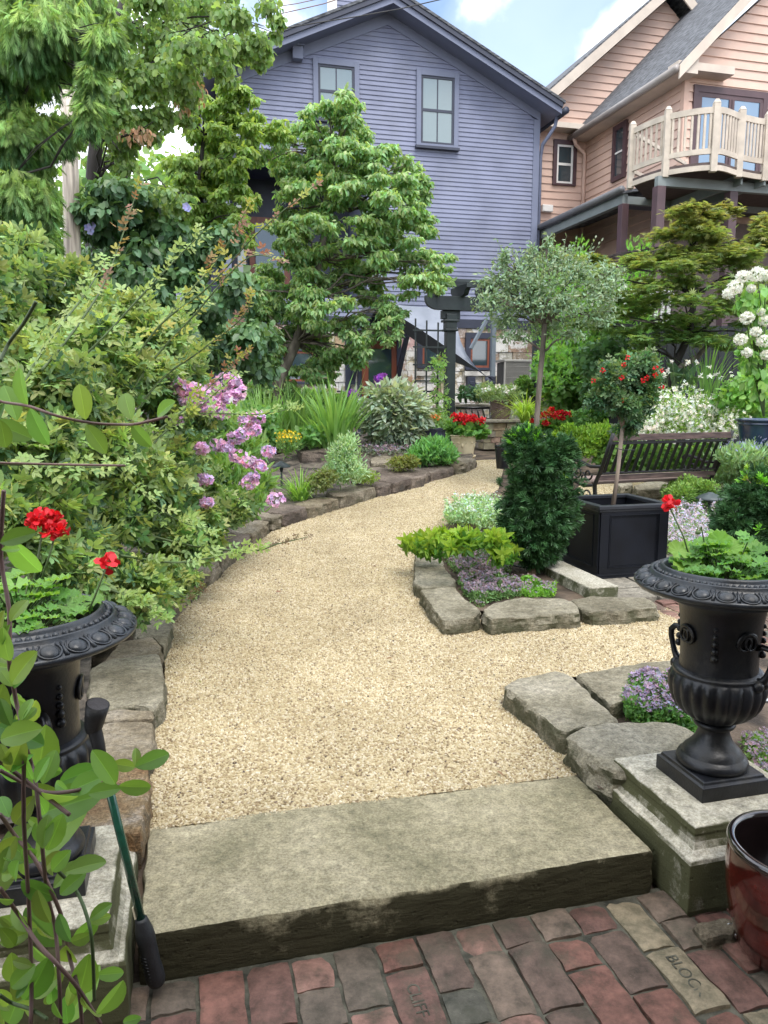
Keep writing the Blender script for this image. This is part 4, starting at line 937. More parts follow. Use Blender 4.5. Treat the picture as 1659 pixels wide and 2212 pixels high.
# ground floor: whitewashed stone blocks
def blockmat(name, wash):
    m, nt, b = mnew(name); L = nt.links.new; g = _n(nt, 'ShaderNodeNewGeometry'); a = _n(nt, 'ShaderNodeAttribute', attribute_name='tint')
    n = _n(nt, 'ShaderNodeTexNoise'); n.inputs['Scale'].default_value = 9; n.inputs['Detail'].default_value = 8; n.inputs['Roughness'].default_value = .65; L(g.outputs['Position'], n.inputs['Vector'])
    r = _n(nt, 'ShaderNodeValToRGB'); r.color_ramp.elements[0].position = .3; r.color_ramp.elements[0].color = (.5,.45,.4,1); r.color_ramp.elements[1].position = .7; r.color_ramp.elements[1].color = (1.2,1.15,1.05,1); L(n.outputs['Fac'], r.inputs[0])
    mm = _n(nt, 'ShaderNodeMix', data_type='RGBA', blend_type='MULTIPLY'); mm.inputs[0].default_value = 1; L(a.outputs['Color'], mm.inputs[6]); L(r.outputs[0], mm.inputs[7])
    n2 = _n(nt, 'ShaderNodeTexNoise'); n2.inputs['Scale'].default_value = 2.6; n2.inputs['Detail'].default_value = 10; n2.inputs['Roughness'].default_value = .75; L(g.outputs['Position'], n2.inputs['Vector'])
    r2 = _n(nt, 'ShaderNodeValToRGB'); r2.color_ramp.elements[0].position = wash; r2.color_ramp.elements[1].position = wash+.06; L(n2.outputs['Fac'], r2.inputs[0])
    m3 = _n(nt, 'ShaderNodeMix', data_type='RGBA'); L(r2.outputs[0], m3.inputs[0]); L(mm.outputs[2], m3.inputs[6]); m3.inputs[7].default_value = (.68,.66,.62,1); L(m3.outputs[2], b.inputs['Base Color'])
    b.inputs['Roughness'].default_value = .9
    bp = _n(nt, 'ShaderNodeBump'); bp.inputs['Strength'].default_value = .6; bp.inputs['Distance'].default_value = .03; L(n.outputs['Fac'], bp.inputs['Height']); L(bp.outputs[0], b.inputs['Normal']); return m
m_block = blockmat('whitewashed_stone', .47); m_block2 = blockmat('rubble_stone', .64)
def blocks(mb, u0, u1, v, z0, z1, bw, bh, seed, pal, depth=.12, side=False, gap=.012, holes=()):
    rd = random.Random(seed); z = z0
    while z < z1-.03:
        h = min(bh*rd.uniform(.75, 1.3), z1-z); u = u0
        if z1-z-h < .05: h = z1-z
        while u < u1-.02:
            w = min(bw*rd.uniform(.6, 1.5), u1-u); o = rd.uniform(-.015, .02); c = tuple(x*rd.uniform(.85, 1.15) for x in rd.choice(pal))
            a, b_ = u+gap/2, u+w-gap/2; q0, q1 = v-o-.02, v+depth; zb, zt = z+gap/2, z+h-gap/2
            if side: mb.box(q0, q1, a, b_, zb, zt, c)
            else: mb.box(a, b_, q0, q1, zb, zt, c)
            u += w
        z += h
zg = upx(1000,709,VH)[2]; pal = [(.42,.36,.27),(.36,.30,.21),(.48,.43,.35),(.33,.28,.21)]
mb = MB(); mb.box(ul, ur, VH+.06, VH+.3, PATIO-.1, zg, (.4,.37,.32)); blocks(mb, ul, ur, VH, PATIO-.05, zg-.002, .42, .26, 4, pal, depth=.06); mb.build('stone_wall', m_block, root, uv=True, fix=False)
# entrance door
def rect(x0, y0, x1, y1, v): a = upx(x0, y0, v); b_ = upx(x1, y1, v); return a[0], b_[0], b_[2], a[2]
u0, u1, zb, zt = rect(780, 737, 858, 906, VH); zb = PATIO
mb = MB(); f = .16
mb.box(u0-.1, u0, VH-.06, VH+.05, zb, zt+.02); mb.box(u1, u1+.08, VH-.06, VH+.05, zb, zt+.02); mb.box(u0-.1, u1+.08, VH-.07, VH+.05, zt+.02, zt+.1); mb.build('door_casing', m_bluedark, root, uv=True)
mb = MB(); mb.box(u0, u0+f, VH-.08, VH, zb, zt); mb.box(u1-f, u1, VH-.08, VH, zb, zt); mb.box(u0+f, u1-f, VH-.08, VH, zt-.17, zt); mb.box(u0+f, u1-f, VH-.08, VH, PATIO+.95, PATIO+1.1); mb.box(u0+f, u1-f, VH-.08, VH, zb, zb+.3)
dr = mb.build('door', m_redwood, root, uv=True, bevel=.006)
mb = MB(); mb.box(u0+f, u1-f, VH-.06, VH-.052, zb+.3, zt-.17); mb.build('pane', m_glassd, dr, uv=True)
mb = MB(); mb.sphere((u0+.07, VH-.1, PATIO+1.08), .035); mb.build('handle', m_bluedark, dr, uv=True, smooth=True)
# small gabled hood on brackets over the door
pk = upx(820,640,VH-.9); hl = upx(768,722,VH-.9); hr = upx(893,714,VH-.9)
mb = MB()
for a, b_ in (((hl[0],hl[2]),(pk[0],pk[2])), ((pk[0],pk[2]),(hr[0],hr[2]))):
    mb.prism([(a[0], VH-.9, a[1]), (b_[0], VH-.9, b_[1]), (b_[0], VH-.9, b_[1]+.12), (a[0], VH-.9, a[1]+.12)], (0, .9, 0))
hd = mb.build('door_hood', m_shingle, root, uv=True)
mb = MB()
for s_, e_ in ((-1, hl), (1, hr)):
    x = e_[0]-s_*.12; mb.box(x-.05, x+.05, VH-.1, VH-.02, e_[2]-1.1, e_[2]); mb.box(x-.05, x+.05, VH-.85, VH-.1, e_[2]-.14, e_[2]-.02); mb.bar((x, VH-.8, e_[2]-.1), (x, VH-.08, e_[2]-.95), .09, .12)
mb.bar((hl[0]+.06, VH-.93, hl[2]+.03), (pk[0], VH-.93, pk[2]+.03), .04, .15); mb.bar((hr[0]-.06, VH-.93, hr[2]+.03), (pk[0], VH-.93, pk[2]+.03), .04, .15)
mb.build('bracket', m_bluedark, hd, uv=True)
lp = upx(827,722,VH-.6)
mb = MB(); mb.tube([(lp[0], VH-.6, lp[2]+.35), (lp[0], VH-.6, lp[2]+.12)], .008, 6); mb.lathe([(.02, lp[2]+.14), (.09, lp[2]+.08), (.07, lp[2]+.075), (.055, lp[2]-.16), (.06, lp[2]-.18), (.0, lp[2]-.18)], lp[0], VH-.6, 4); tag(mb.build('lantern', m_bluedark, None, uv=True, loc=W(lp[0], VH-.6, lp[2])), 'dark hanging lantern under the small gabled door hood', 'lamp')
# ground floor windows and pilasters
window(root, (900,722,962,796), VH-.03, cas=.13, mat=m_bluedark, fmat=m_redwood, glass=m_glassd, cols=1, rows=1, sill=False)
window(root, (1004,719,1066,800), VH-.03, cas=.13, mat=m_bluedark, fmat=m_redwood, glass=m_glassd, cols=1, rows=1, sill=False)
window(root, (600,745,690,830), VH-.03, cas=.13, mat=m_bluedark, fmat=m_redwood, glass=m_glassd, cols=1, rows=1, sill=False)
mb = MB()
for x0, x1 in ((744,757),(688,696)): a, b_, _, _ = rect(x0, 700, x1, 900, VH); mb = MB(); mb.box(a, b_, VH-.1, VH, PATIO, zg); mb.build('pilaster', m_bluedark, root, uv=True)
m_sill = M('sill_stone', (.5,.48,.44), .8, .3, 6, .5, 30)
for x0, x1 in ((898,962),(1002,1070)): a, b_, z0_, z1_ = rect(x0, 802, x1, 812, VH); mb = MB(); mb.box(a, b_, VH-.09, VH, z0_, z1_); mb.build('stone_sill', m_sill, root, uv=True)
mb = MB(); a, b_, z0_, z1_ = rect(1006, 814, 1022, 840, VH); mb.box(a, b_, VH-.16, VH-.02, z0_, z1_); mb.box(a+.05, b_-.05, VH-.175, VH-.16, z0_+.1, z0_+.18); tag(mb.build('meter_box', m_bluedark, None, uv=True, loc=W(a, VH, z0_), bevel=.008), 'dark electricity meter box on the stone wall below the second window', 'meter box')
mb = MB(); a, b_, z0_, z1_ = rect(1025, 828, 1036, 846, VH); mb.box(a, b_, VH-.12, VH-.02, z0_, z1_); mb.box(a-.01, b_+.01, VH-.13, VH-.02, z1_, z1_+.02); tag(mb.build('meter_box', M('grey_box', (.42,.45,.44), .5, .05), None, uv=True, loc=W(a, VH, z0_), bevel=.008), 'pale grey utility box on the stone wall right of the dark meter box', 'meter box')
# chimney and roof stubs
# white upper tower of the next building behind the roof (top edge of the photo)
mb = MB(); a, b_, z0_, z1_ = rect(722, 30, 765, -40, VH+5); 
rt = thing('roof_tower', 'narrow lilac-sided dormer wall with white corner board above the blue roof', 'dormer', W(a, VH+5, z0_))
clap(mb, VH+5, z0_-1.5, z0_+2.5, .12, .02, lambda z: a+.07, lambda z: b_+1.2); mb.build('siding', m_blue, rt, uv=True, fix=False)
mb = MB(); mb.box(a-.01, a+.07, VH+4.95, VH+6, z0_-1.5, z0_+2.5); mb.build('corner_board', m_white, rt, uv=True)
# low side wing of the blue house left (behind the trees)
mb = MB(); wl = upx(412,60,VH+1); wr = upx(480,330,VH+1); q0 = W(wl[0], VH+1)
rt = thing('side_wing', 'dark side wing with a low roof left of the blue gable, behind the branches', 'house wing', W(wl[0], VH+1, PATIO))
mb.box(wl[0]+.2, ul+.4, VH+1.2, VH+7, PATIO, wl[2]-.9); mb.build('wall', m_bluedark, rt, uv=True)
mb = MB(); mb.prism([(wl[0]-.2, VH+.6, wl[2]-.55), (ul+1.2, VH+.6, wl[2]-.75), (ul+1.2, VH+.6, wl[2]-.4), (wl[0]-.2, VH+.6, wl[2]-.2)], (0, 6, 0)); mb.build('roof', m_shingle, rt, uv=True)

# ---- peach house
VN, VF = 15.0, 19.1; UW = upx(1481,165,VN)[0]
root = thing('peach_house', 'peach clapboard house with steep gables, plum window trim and a curved balcony', 'house', W(UW, VN, PATIO))
EX = .182
rk0 = upx(1479,147,VN); rk1 = upx(1655,-10,VN); UR = UW+7
flN = lineu(rk0, rk1); zD = upx(1481,385,VN)[2]
mb = MB(); clap(mb, VN, zD-.3, rk1[2]+1.2, EX, .028, lambda z: max(UW+.09, flN(z)) if z > rk0[2] else UW+.09, lambda z: UR); mb.build('siding', m_peach, root, uv=True, fix=False)
mb = MB(); clap(mb, UW, zD-.8, rk0[2]+.02, EX, .028, lambda z: VN+.09, lambda z: VF, side=True); mb.build('side_siding', m_peach, root, uv=True, fix=False)
mb = MB(); mb.box(UW+.04, UR, VN+.03, VF+4, PATIO, rk0[2]-.05); mb.prism([(UW+.1, VN+.03, rk0[2]-.05), (UR, VN+.03, rk0[2]-.05), (UR, VN+.03, rk1[2]+3), (flN(rk1[2]+3), VN+.03, rk1[2]+3)], (0, 1, 0))
mb.build('wall', m_peach, root, uv=True)
mb = MB(); mb.box(UW-.028, UW+.09, VN-.03, VN+.10, zD-.8, rk0[2]); mb.build('corner_board', M('peach_trim', (.60,.40,.31), .6, .05), root, uv=True)
# near roof: eaves line runs back along the side wall
e0 = UVZ(PU(1470,147,UW-.42)); ez = e0[2]; rr0 = upx(1479,152,VN-.35); rr1 = upx(1620,0,VN-.35); slp = (rr1[2]-rr0[2])/(rr1[0]-rr0[0]); k_ = 6
def nz_(u): return ez+slp*(u-(UW-.42))
mb = MB(); Ua, Ub = UW-.42, UW+4.2
mb.prism([(Ua, VN-.40, nz_(Ua)), (Ub, VN-.40, nz_(Ub)), (Ub, VN-.40, nz_(Ub)+.10), (Ua, VN-.40, nz_(Ua)+.10)], (0, 12, 0)); mb.build('roof', m_shingle, root, uv=True)
mb = MB(); mb.prism([(Ua-.02, VN-.44, nz_(Ua)-.2), (Ub, VN-.44, nz_(Ub)-.2), (Ub, VN-.44, nz_(Ub)+.06), (Ua-.02, VN-.44, nz_(Ua)+.06)], (0, .04, 0)); mb.build('rake_board', m_cream, root, uv=True)
mb = MB(); mb.prism([(Ua, VN-.38, nz_(Ua)-.05), (UW+.02, VN-.38, nz_(Ua)-.05), (UW+.02, VN-.38, nz_(UW)-.02), (Ua, VN-.38, nz_(Ua)-.01)], (0, VF-VN+.38, 0)); mb.box(UW-.42, UW+.9, VN-.36, VN-.0, rk0[2]-.17, rk0[2]-.02); mb.prism([(UW-.42, VN-.36, rk0[2]-.02), (UW+.9, VN-.36, rk0[2]-.02), (UW+.75, VN-.05, rk0[2]+.10), (UW-.2, VN-.05, rk0[2]+.10)], (0, .04, .0)); mb.build('eave_return', m_cream, root, uv=True)
mb = MB(); mb.tube([(Ua-.07, VN-.42, ez+.0), (Ua-.07, VF+.3, ez+.0)], .075, 10); gt = mb.build('gutter', M('gutter_taupe', (.30,.27,.25), .4, .1, 4, .02), root, uv=True, smooth=True)
mb = MB(); mb.tube([(Ua-.05, VF-.25, ez-.05), (Ua+.02, VF-.22, ez-.2), (UW-.1, VF-.12, ez-.35), (UW-.07, VF-.08, ez-.6), (UW-.07, VF-.08, zD-.8)], .05, 8); mb.build('downspout', m_peach, gt, uv=True, smooth=True)
# far gable with its roof
g0 = upx(1197,215,VF); g1 = upx(1437,3,VF); g2 = upx(1492,47,VF)
flG = lineu(g0, g1); zE = upx(1220,277,VF)[2]; zP = upx(1170,480,VF)[2]
mb = MB(); clap(mb, VF, zP-.5, g1[2], EX, .028, lambda z: max(flG(z), g0[0]-2.2), lambda z: UW+.05 if z < rk0[2] else min(UW+3.5, 2*g1[0]-flG(z))); mb.build('gable_siding', m_peach, root, uv=True, fix=False)
mb = MB(); mb.prism([(g0[0]-2.0, VF+.03, zP-.5), (UW+3, VF+.03, zP-.5), (UW+3, VF+.03, g0[2]), (g1[0], VF+.03, g1[2]-.03), (flG(zE)-.0, VF+.03, zE)], (0, 6, 0)); mb.build('gable_wall', m_peach, root, uv=True)
sg = (g1[2]-g0[2])/(g1[0]-g0[0]); pkz = g1[2]+.28; pku = g1[0]
def gz(u, o=0): return pkz-sg*abs(u-pku)+o
ua, ub = pku-4.4, pku+3.5
for nm, v0_, v1_, o0, o1, mt in (('gable_roof', VF-.45, VF+8, 0, .10, m_shingle), ('gable_rake', VF-.49, VF-.45, -.24, .05, m_cream)):
    mb = MB()
    for a, b_ in ((ua, pku), (pku, ub)): mb.prism([(a, v0_, gz(a, o0)), (b_, v0_, gz(b_, o0)), (b_, v0_, gz(b_, o1)), (a, v0_, gz(a, o1))], (0, v1_-v0_, 0))
    mb.build(nm, mt, root, uv=True)
mb = MB(); mb.box(ur-1, UW, VF-.4, VF, zE-.12, zE+.0); mb.prism([(ur-1, VF-.4, zE), (UW, VF-.4, zE), (UW, VF, zE+.15), (ur-1, VF, zE+.15)], (0,.03,0)); mb.build('eave_return', m_cream, root, uv=True)
window(root, (1193,304,1243,402), VF, cas=.1, mat=m_maroon, fmat=m_white, glass=m_glassd, cols=1, rows=2, sill=False)
# side wall window
s0 = UVZ(PU(1360,253,UW)); s1 = UVZ(PU(1325,398,UW)); va, vb = s0[1], s1[1]; zt_ = s0[2]-.05; zb_ = UVZ(PU(1325,396,UW))[2]
mb = MB(); q = UW-.085
for a in (va, vb-.12): mb.box(q, UW+.02, a, a+.12, zb_, zt_)
mb.box(q, UW+.02, va+.12, vb-.12, zt_-.12, zt_); mb.box(q, UW+.02, va+.12, vb-.12, zb_, zb_+.1); w = mb.build('window', m_maroon, root, uv=True)
mb = MB(); mb.box(q+.02, UW+.01, va+.12, vb-.12, (zt_+zb_)/2-.02, (zt_+zb_)/2+.02); mb.build('frame', m_white, w, uv=True)
mb = MB(); mb.box(UW-.045, UW-.035, va+.12, vb-.12, zb_+.1, zt_-.12); mb.build('pane', m_glassd, w, uv=True)
# sliding door
a, b_, z0_, z1_ = rect(1497, 184, 1650, 300, VN)
P3 = PT(1539.5, 350, 14.0); DZ = P3.z
mb = MB(); mb.box(a, a+.12, VN-.06, VN+.02, DZ, z1_); mb.box(b_-.12, b_, VN-.06, VN+.02, DZ, z1_); mb.box(a+.12, b_-.12, VN-.06, VN+.02, z1_-.13, z1_); mb.box(a+.12, b_-.12, VN-.045, VN+.02, z1_-.22, z1_-.13)
dr = mb.build('sliding_door', m_maroon, root, uv=True); md_ = (a+b_)/2
mb = MB(); 
for x in (a+.12, md_-.05, md_+.0, b_-.2): mb.box(x, x+.08, VN-.055, VN+.01, DZ, z1_-.22)
mb.build('frame', m_maroon, dr, uv=True)
m_skyglass = glassmat('reflecting_glass', (.10,.19,.30), .04)
mb = MB(); mb.box(a+.12, b_-.12, VN-.036, VN-.031, DZ, z1_-.2); mb.build('pane', m_skyglass, dr, uv=True)
# balcony: posts stand where their feet meet the deck height
zb0 = PT(1539.5, 372, 14.0).z; zt0 = PT(1545.5, 215, 14.0).z
posts = []
for x, yb in ((1361,408),(1436,384),(1539.5,372),(1594,384),(1650,392),(1700,383)):
    lo, hi = 10., 20.
    for _ in range(40):
        m_ = (lo+hi)/2
        if PT(x, yb, m_).z > zb0: hi = m_
        else: lo = m_
    posts.append(PT(x, yb, lo))
def cr(P, t):
    n = len(P)-1; i = min(int(t), n-1); f = t-i; p0 = P[max(i-1, 0)]; p1 = P[i]; p2_ = P[i+1]; p3 = P[min(i+2, n)]
    return .5*((2*p1)+(-p0+p2_)*f+(2*p0-5*p1+4*p2_-p3)*f*f+(-p0+3*p1-3*p2_+p3)*f**3)
mb = MB()
m_rail = M('balcony_tan', (.50,.43,.35), .65, .12, 6, .15, 40)
for p in posts:
    mb2 = MB(); h_ = .055; z0 = zb0; z1 = zt0-.06
    mb2.box(p.x-h_, p.x+h_, p.y-h_, p.y+h_, z0, z1); mb2.add([(p.x-h_, p.y-h_, z1+.004), (p.x+h_, p.y-h_, z1+.004), (p.x+h_, p.y+h_, z1+.004), (p.x-h_, p.y+h_, z1+.004), (p.x-h_*.5, p.y-h_*.5, z1+.07), (p.x+h_*.5, p.y-h_*.5, z1+.07), (p.x+h_*.5, p.y+h_*.5, z1+.07), (p.x-h_*.5, p.y+h_*.5, z1+.07)], [(0,1,5,4),(1,2,6,5),(2,3,7,6),(3,0,4,7),(4,5,6,7)])
    mb2.build('balcony_post', m_rail, root, bevel=.008)
tr = zt0-.22; brl = DZ+.13
n_ = 60; path = [cr(posts, t*(len(posts)-1)/n_) for t in range(n_+1)]
def ribbon(mb, path, z0, z1, th):
    vs = []
    for i, p in enumerate(path):
        d = (path[min(i+1, len(path)-1)]-path[max(i-1, 0)]); d.z = 0; d.normalize(); nr = Vector((-d.y, d.x, 0))*th/2
        for s_, z in ((-1, z0), (1, z0), (1, z1), (-1, z1)): q_ = p+nr*s_; vs.append((q_.x, q_.y, z))
    fs = []
    for i in range(len(path)-1):
        for k in range(4): a = i*4+k; b2 = i*4+(k+1) % 4; fs.append((a, b2, b2+4, a+4))
    mb.add(vs, fs)
mb = MB(); ribbon(mb, path, tr, tr+.10, .05); ribbon(mb, path, brl, brl+.09, .04); mb.build('balcony_rail', m_rail, root)
mb = MB()
for i in range(5):
    for k in range(1, 8):
        p = cr(posts, i+k/8); mb.box(p.x-.018, p.x+.018, p.y-.018, p.y+.018, brl+.09, tr)
mb.build('baluster', m_rail, root)
mb = MB(); ribbon(mb, path, zb0+.03, DZ-.05, .04); mb.build('deck_fascia', m_rail, root)
# straight side rail back to the wall and its far run
mb = MB(); endp = Vector((*W(UW+.1, VN-.05), 0)); 
for z0, z1 in ((tr, tr+.07), (brl, brl+.07)):
    mb.bar((posts[0].x, posts[0].y, (z0+z1)/2), (endp.x, endp.y, (z0+z1)/2), .04, z1-z0)
mb.build('side_rail', m_rail, root)
deck = [(p.x, p.y) for p in path]+[W(UW+6.5, VN)[:2], W(UW-.6, VN)[:2]]
mb = MB(); mb.prism([(x, y, DZ-.05) for x, y in deck], (0, 0, .05)); mb.build('deck', M('deck_boards', (.085,.06,.055), .8, .2, 8, .2), root)
mb = MB()
for k in range(12):
    u = UW-.5+k*.45; p0 = W(u, VN); best = None
    for q_ in path:
        uu, vv = UV(q_.x, q_.y)
        if abs(uu-u) < .12 and (best is None or vv < best): best = vv
    if best: mb.box(u-.02, u+.02, best+.1, VN, DZ-.24, DZ-.051)
mb.build('joist', m_tealtrim, root, uv=True)
# beam and porch posts
bz0, bz1 = UVZ(PT(1437,402,14.35))[2], UVZ(PT(1437,381,14.35))[2]; p = UVZ(PT(1430,400,14.35)); bv = p[1]
mb = MB(); mb.box(p[0]-.1, UR, bv-.03, bv+.08, bz0, bz1); mb.build('porch_beam', m_tealtrim, root, uv=True)
mb = MB(); c_ = UVZ(PU(1349,440,8.75)); gz0 = UVZ(PU(1349,440,c_[0]))[2]; gz1 = UVZ(PU(1349,408,c_[0]))[2]
mb.box(c_[0]-.05, c_[0]+.07, c_[1], VF+.5, gz0, gz1-.1); mb.box(c_[0], UR, c_[1], c_[1]+.1, gz0, gz1-.14); mb.build('eave_beam', m_tealtrim, root, uv=True)
mb = MB(); mb.tube([(c_[0]-.13, c_[1]-.1, gz1-.04), (c_[0]-.13, VF+.5, gz1-.04)], .07, 10); mb.build('porch_gutter', M('gutter_grey', (.12,.12,.125), .4, .1, 4, .02), root, uv=True, smooth=True)
mb = MB(); mb.prism([(c_[0]-.12, c_[1]-.05, gz1-.07), (UW+.1, c_[1]-.05, gz1+.35), (UW+.1, c_[1]-.05, gz1+.25), (c_[0]-.12, c_[1]-.05, gz1-.12)], (0, VF-c_[1]+.6, 0)); mb.build('porch_roof', m_shingle, root, uv=True)
mb = MB(); mb.box(c_[0], UR, c_[1]+.1, VN, gz0+.02, gz0+.06); mb.build('porch_ceiling', m_bluedark, root, uv=True)
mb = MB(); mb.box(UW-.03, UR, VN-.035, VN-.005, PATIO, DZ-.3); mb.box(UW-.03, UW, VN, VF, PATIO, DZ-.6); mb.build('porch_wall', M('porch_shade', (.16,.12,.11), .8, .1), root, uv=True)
for x, y0, vv in ((1344,442,None),(1428,400,bv),(1584,412,bv)):
    q_ = c_ if vv is None else UVZ(PV(x, y0, vv)); w_ = .085
    mb = MB(); mb.box(q_[0]-w_+(.02 if vv is None else 0), q_[0]+w_, q_[1]-w_+.05, q_[1]+w_+.05, PATIO, (gz0 if vv is None else bz0)); mb.build('porch_post', m_maroon, root, uv=True, bevel=.01)
mb = MB(); a, b_, z0_, z1_ = rect(1175, 444, 1190, 456, VF); mb.box(a-.1, b_, VF-.14, VF, z0_-.05, z1_); tag(mb.build('wall_vent', m_white, None, uv=True, loc=W(a, VF, z0_), bevel=.02), 'small white vent hood on the peach siding beside the blue corner', 'vent')

# ================================================================== arbor with trellis wings
A0 = UVZ(GD(969,961)); VA = A0[1]; uaL = upx(969,960,VA)[0]; uaR = upx(1157,930,VA)[0]; zA0, zA1 = upx(1000,672,VA)[2], upx(1000,642,VA)[2]
zb_ = PATIO
root = thing('arbor', 'dark grey-green timber arbor with scrolled beam ends over the end of the path', 'arbor', W((uaL+uaR)/2, VA, zb_))
w_ = .085
for u in (uaL, uaR):
    for vv in (VA,):
        mb = MB(); mb.box(u-w_, u+w_, vv-w_, vv+w_, zb_, zA0-.36); mb.box(u-w_-.03, u+w_+.03, vv-w_-.03, vv+w_+.03, zb_, zb_+.2); mb.build('post', m_arbor, root, uv=True, bevel=.008)
        mb = MB(); mb.box(u-.12, u+.12, vv-.12, vv+.12, zA0-.36, zA0-.32); mb.box(u-.10, u+.10, vv-.10, vv+.10, zA0-.32, zA0-.06); mb.box(u-.17, u+.17, vv-.06, vv+.06, zA0-.15, zA0); mb.box(u-.14, u+.14, vv-.12, vv+.12, zA0-.2, zA0-.16); mb.build('capital', m_arbor, root, uv=True, bevel=.01)
ub0 = upx(915,655,VA)[0]; ub1 = uaR+(uaL-ub0)
for vv in (VA-.09,):
    h = zA1-zA0; pts = [(ub0, zA1)]+[(ub0+.25-.25*math.cos(t*math.pi/2/6)*1.0, zA1-.06-(h-.06)*math.sin(t*math.pi/2/6)) for t in range(7)]
    pts += [(2*(uaL+uaR)/2-a, b_) for a, b_ in reversed(pts)]
    mb = MB(); mb.prism([(a, vv-.03, b_) for a, b_ in pts], (0, .09, 0)); mb.build('beam', m_arbor, root, uv=True, bevel=.004)
nr = 6
for k in range(nr):
    u = upx(941,630,VA)[0]+(uaR+.35-upx(941,630,VA)[0])*k/(nr-1); z0, z1 = zA1+.002, zA1+.19
    pts = [(VA-.42, z1), (VA-.42, z1-.07), (VA-.34, z1-.10), (VA-.30, z0+.04), (VA-.24, z0), (VA+.24, z0), (VA+.34, z0+.04), (VA+.42, z1-.07), (VA+.42, z1)]
    mb = MB(); mb.prism([(u-.045, a, b_) for a, b_ in pts], (.09, 0, 0)); mb.build('rafter', m_arbor, root, uv=True, bevel=.003)
mb = MB()
for k in range(4): vv = VA-.33+k*.22; mb.box(ub0+.02, ub1-.02, vv-.025, vv+.025, zA1+.212, zA1+.262)
mb.build('batten', m_arbor, root, uv=True)
def trellis(xs, ys, x0, x1, ybot, name):
    mb = MB(); vt = VA; ztop = upx(900, ys[0]-26, vt)[2]
    for i, x in enumerate(xs): u = upx(x, 800, vt)[0]; mb.box(u-.012, u+.012, vt-.012, vt+.012, PATIO, ztop-.03*i)
    ua_, ub_ = sorted((upx(x0, 800, vt)[0], upx(x1, 800, vt)[0]))
    for y in ys: z = upx((x0+x1)/2, y, vt)[2]; mb.box(ua_, ub_, vt-.035, vt-.016, z-.015, z+.015)
    return mb.build('trellis', m_arbor, root, uv=True)
trellis((897,921,945.5), (714,750,788,823,858,892), 891, 962, 925, 'l')
trellis((1192,1215,1239), (715,751,789,823,858,892), 1165, 1250, 925, 'r')
# post of the shade sail and the sail
m_sail = M('sail_cloth', (.20,.222,.265), .75, .06, 3, .15, 200, col2=(.23,.25,.295)); m_sailhem = M('sail_hem', (.025,.03,.035), .7, .1)
YS = 16.5
root = thing('shade_sail', 'pale grey triangular shade sail slung low behind the arbor post', 'shade sail', tuple(PT(1048,811,YS)))
Apt = PT(806,650,17.2); Bpt = PT(1048,811,16.0); Cpt = PT(985,664,17.4); n_ = 14
def edge(p, q_, t, sag): m_ = p.lerp(q_, t); return m_+sag*4*t*(1-t)
vs = []; hem = []
cen = (Apt+Bpt+Cpt)/3
for i in range(n_+1):
    t = i/n_; low = edge(Apt, Bpt, t, Vector((0,0,.06))); up_ = edge(Apt, Cpt, min(1, t*1.6), Vector((0,0,-.05))) if t < .625 else edge(Cpt, Bpt, (t-.625)/.375, Vector((-.16,0,-.12)))
    for j in range(7): s_ = j/6; q_ = low.lerp(up_, s_); q_.z -= .10*math.sin(math.pi*s_)*math.sin(math.pi*t); q_.y += .12*math.sin(math.pi*s_*1.0)*t; vs.append(q_)
fs = [(i*7+j, (i+1)*7+j, (i+1)*7+j+1, i*7+j+1) for i in range(n_) for j in range(6)]
mb = MB(); mb.add(vs, fs); c = mb.build('cloth', m_sail, root, smooth=True)
mb = MB(); vs = []
for i in range(n_+1): t = i/n_; low = edge(Apt, Bpt, t, Vector((0,0,.06))); vs += [low, low+Vector((0, .55*math.sin(math.pi*min(t*1.1,1)), -.26*math.sin(math.pi*min(1,t+.04))))]
mb.add(vs, [(2*i, 2*i+2, 2*i+3, 2*i+1) for i in range(n_)]); mb.build('underside', m_sailhem, root, smooth=True)
pp = UVZ(PT(1065,760,16.6)); mb = MB(); zt_ = PT(1065,640,16.6).z
mb.box(pp[0]-.045, pp[0]+.045, pp[1]-.045, pp[1]+.045, PATIO, zt_); mb.bar(UVZ(PT(1050,693,16.5)), UVZ(PT(1017,753,16.3)), .06, .06)
m_greypost = M('grey_post', (.16,.19,.22), .5, .08); tag(mb.build('sail_post', m_greypost, None, uv=True, loc=W(pp[0], pp[1], PATIO)), 'slim grey-blue post carrying the low corner of the shade sail', 'post')
mb = MB(); a = PT(1049,812,16.0); mb.tube([Bpt, a+Vector((.02,0,-.03))], .012, 6); mb.tube([PT(1050,815,16), PT(1056,827,16), PT(1066,829,16.2), PT(1066,818,16.4), PT(1056,814,16.1)], [.03,.075,.05,.06,.03], 8); tag(mb.build('pulley', m_bluedark, smooth=True, loc=a), 'black winch and rope at the low tip of the shade sail', 'winch')
# air conditioner
a0 = UVZ(PT(1118,838,17.0)); u0, u1, z0, z1 = rect(1090, 776, 1147, 850, a0[1])
root = thing('air_conditioner', 'beige louvred air conditioning unit against the stone wall', 'air conditioner', W((u0+u1)/2, a0[1], z0))
m_ac = M('ac_beige', (.34,.33,.30), .5, .06); mb = MB(); d_ = .5
mb.box(u0, u1, a0[1], a0[1]+d_, z0, z0+.05); mb.box(u0-.01, u1+.01, a0[1]-.01, a0[1]+d_, z1-.05, z1)
for x in (u0, u1-.04): mb.box(x, x+.04, a0[1]+.0, a0[1]+.04, z0+.05, z1-.05)
mb.build('case', m_ac, root, uv=True, bevel=.01)
mb = MB(); k = u0+.05
while k < u1-.05: mb.box(k, k+.007, a0[1]+.004, a0[1]+.02, z0+.05, z1-.05); k += .02
z = z0+.1
while z < z1-.1: mb.box(u0+.04, u1-.04, a0[1]+.002, a0[1]+.006, z, z+.006); z += .12
mb.build('grille', m_ac, root, uv=True)
